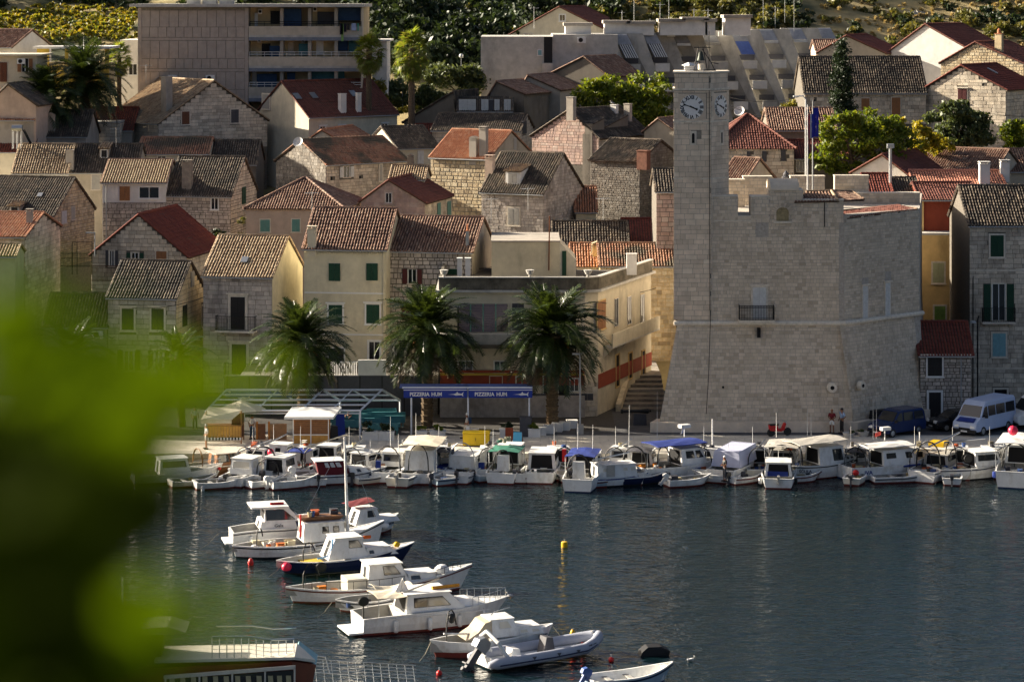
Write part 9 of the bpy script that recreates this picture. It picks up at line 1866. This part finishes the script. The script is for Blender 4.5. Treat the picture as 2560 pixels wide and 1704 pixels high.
def person(label, p, face, h=1.75, shirt=GEL, pants=SH['slate'], hair=SH['dark'], skin=SKIN, shorts=False, pose='stand', extra=None):
    t = thing('person', label, 'person', p, R(face)); k = h/1.75
    hipL, hipR = (0,.10,.93), (0,-.10,.93)
    J = dict(stand=dict(kL=(.03,.11,.50), fL=(-.02,.12,.07), kR=(.02,-.11,.50), fR=(0,-.12,.07), eL=(-.03,.26,1.16), hL=(.08,.27,.90), eR=(-.03,-.26,1.16), hR=(.08,-.27,.90)),
        walk=dict(kL=(.20,.10,.52), fL=(.28,.10,.08), kR=(.02,-.10,.50), fR=(-.30,-.10,.14), eL=(-.14,.25,1.18), hL=(-.12,.27,.94), eR=(.08,-.25,1.16), hR=(.22,-.25,.96)),
        akimbo=dict(kL=(.03,.14,.50), fL=(0,.17,.07), kR=(.02,-.13,.50), fR=(0,-.16,.07), eL=(-.05,.42,1.18), hL=(.05,.18,1.02), eR=(-.05,-.30,1.16), hR=(.10,-.26,.92)),
        hold=dict(kL=(.03,.11,.50), fL=(-.02,.12,.07), kR=(.02,-.11,.50), fR=(0,-.12,.07), eL=(.02,.26,1.16), hL=(.24,.12,1.12), eR=(.02,-.26,1.16), hR=(.26,-.08,1.10)),
        sit=dict(kL=(.42,.13,.52), fL=(.42,.13,.07), kR=(.42,-.13,.52), fR=(.42,-.13,.07), eL=(.05,.25,1.0-.0), hL=(.28,.15,.85), eR=(.05,-.25,1.0), hR=(.28,-.15,.85)))[pose]
    dz = -.43 if pose == 'sit' else 0
    up = lambda v: Vector((v[0], v[1], v[2]+dz))
    pel, ab, chs, nk, hd_, ht = [up(v) for v in ((0,0,.98),(0,0,1.12),(0,0,1.34),(.0,0,1.48),(.02,0,1.60),(.02,0,1.70))]
    sL, sR = up((0,.19,1.41)), up((0,-.19,1.41)); eL, eR, hL, hR = [up(J[q]) if pose != 'sit' else Vector(J[q]) for q in ('eL','eR','hL','hR')]; HL, HR = up(hipL), up(hipR)
    kL, kR, fL, fR = [Vector(J[q]) for q in ('kL','kR','fL','fR')]
    def fing(hd__): return [hd__+Vector((.05,y,-.07+.01*abs(y)*40*0)) for y in (-.02,.0,.02)]
    V = [pel,ab,chs,nk,hd_,ht,sL,eL,hL,sR,eR,hR,HL,kL,fL,HR,kR,fR,fL+Vector((.16,.01,-.02)),fR+Vector((.16,-.01,-.02)),hd_+Vector((.10,0,-.01))]
    E_ = [(0,1),(1,2),(2,3),(3,4),(4,5),(2,6),(6,7),(7,8),(2,9),(9,10),(10,11),(0,12),(12,13),(13,14),(0,15),(15,16),(16,17),(14,18),(17,19),(4,20)]
    Rr = [.12,.11,.13,.055,.09,.08,.06,.042,.035,.06,.042,.035,.085,.058,.04,.085,.058,.04,.035,.035,.022]
    for hh_, ee in ((8,7),(11,10)):
        d = (V[hh_]-V[ee]).normalized(); s_ = d.cross(Vector((0,1,0))).normalized()
        for i, (o_, L) in enumerate(((-.03,.075),(-.01,.09),(.01,.085),(.03,.07))): V.append(V[hh_]+d*L+s_*o_*1.2); E_.append((hh_, len(V)-1)); Rr.append(.010)
        V.append(V[hh_]+d*.03+s_*-.06); E_.append((hh_, len(V)-1)); Rr.append(.011)
    S = Matrix.Diagonal((k,k,k,1)); inst('body', skin_mesh('body', V, E_, Rr, skin), t, S)
    mid = lambda a, b, q: a.lerp(b, q)
    g = .022; VS = [ab-Vector((0,0,.10)),chs,chs+Vector((0,0,.08)),sL,mid(sL,eL,.85),sR,mid(sR,eR,.85)]; inst('shirt', skin_mesh('shirt', VS, [(0,1),(1,2),(1,3),(3,4),(1,5),(5,6)], [.135+g*.5,.14+g,.09,.07+g*.6,.052+g*.5,.07+g*.6,.052+g*.5], shirt), t, S)
    q_ = .9 if not shorts else .0
    eLg = mid(kL,fL,q_*.95) if not shorts else mid(HL,kL,.8); eRg = mid(kR,fR,q_*.95) if not shorts else mid(HR,kR,.8)
    VP = [pel,pel+Vector((0,0,.07)),HL,HR]+([kL,eLg,kR,eRg] if not shorts else [eLg,eRg]); EP = [(0,1),(0,2),(0,3)]+([(2,4),(4,5),(3,6),(6,7)] if not shorts else [(2,4),(3,5)])
    inst('trousers', skin_mesh('trousers', VP, EP, [.13+g*.4,.12+g*.4,.10,.10]+([.078,.062,.078,.062] if not shorts else [.095,.095]), pants), t, S)
    m_ = MB().ball((hd_.x-.015,0,hd_.z+.06), .105,.10,.10, 10); inst('hair', m_.mesh('hair', hair, True), t, S)
    for f_, nm in ((fL,'shoe'),(fR,'shoe')): inst(nm, MB().box(f_.x-.09,f_.x+.19,f_.y-.05,f_.y+.05,f_.z-.07,f_.z+.02).mesh('shoe', SH['dark']), t, S)
    return t
pz = 1.01
p_ = person('man in a grey shirt walking past the pizzeria with a white bag and backpack', GP_(1168, 1096), 168, 1.82, SH['grey'], CANV, SH['white'], SKIND, pose='walk'); MB().box(-.28,-.12,-.16,.16,1.1,1.5).build('backpack', NAVY, p_); MB().box(-.22,.0,.24,.34,.62,.95).build('bag', GEL, p_)
person('man in a white printed shirt standing by the stall with his back turned', GP_(630, 1098), 60, 1.78, GEL, NAVY, SH['dark'], SKIND)
person('person in a white shirt and light shorts leaning on the stall at its left', GP_(516, 1122), 200, 1.72, GEL, SH['grey'], SH['grey'], SKIN, shorts=True, pose='akimbo')
person('woman in a dark red top and white shorts beside the castle wall', GP_(2080, 1083), 250, 1.74, varied('dark red shirt', [(.16,.015,.02)], 5, .1), GEL, SH['wood'], SKIND, shorts=True, pose='hold')
person('heavy man in a pale blue shirt and dark trousers beside the castle wall', GP_(2105, 1084), 200, 1.86, varied('pale blue shirt', [(.30,.42,.62)], 5, .1), SH['dark'], SH['dark'], SKIND, pose='akimbo')
pw = PZ(1812, 1203, .2); person('man in black with a white cap standing in the dinghy', Vector((pw.x, pw.y, .2)), 200, 1.72, SH['dark'], SH['slate'], GEL, SKIND, pose='hold')
person('dim seated figure at a table under the pergola', GP_(872, 1072), 250, 1.75, SH['slate'], SH['dark'], SH['dark'], SKIND, pose='sit')
person('blurred standing figure in a white shirt behind the leaves at the far left', GP_(487, 1075), 300, 1.75, GEL, SH['slate'], SH['dark'], SKIN)
# ---------------------------------------------------------------- overhead wires
def wire(label, a, b, sag=.8):
    a, b = PW(*a), PW(*b); t = thing('overhead_cable', label, 'cable', a); MB().tube([(b-a)*k/8+Vector((0,0,-sag*4*(k/8)*(1-k/8))) for k in range(9)], .022, 4).build('cable', IRON, t)
wire('thin cable across the concrete flats right of the clock tower', (1822,243,190), (2010,238,250), .5)
wire('drooping cable below the round dish right of the tower', (1822,262,190), (1985,285,250), .6)
wire('black cable across the upper right gable house', (2440,276,246), (2600,288,246), .3)
wire('thin cable hanging over the terrace wall towards the rusty pole', (1196,672,203), (1372,600,205), .5)
wire('cable crossing the alley between the restaurant and the tower', (1500,1060-340,203), (1640,720,200), .4)
wire('thin cable over the golden gable of the small grey house', (330,770,197), (512,742,198), .3)
GRP = {'house':'old houses of the harbour town','palm tree':'palm trees along the quay and above the town','tree':'trees among the houses','gull':'gulls around the harbour','buoy':'mooring buoys on the water','aerial':'television aerials on the roofs','cable':'overhead cables','street lamp':'street lamps','awning':'blue pizzeria awnings','rock':'rocks on the hillside','greenery':'dark greenery between houses','chimney':'chimneys on the terrace','scooter':'scooters by the castle','flagpole':'flagpoles on the castle','satellite dish':'satellite dishes','flower tub':'flower tubs before the blue car','screen':'board screens by the stall','person':'people on the quay'}
for o in COL.objects:
    if o.parent is None and o.get('category') in GRP and not o.get('group'): o['group'] = GRP[o['category']]
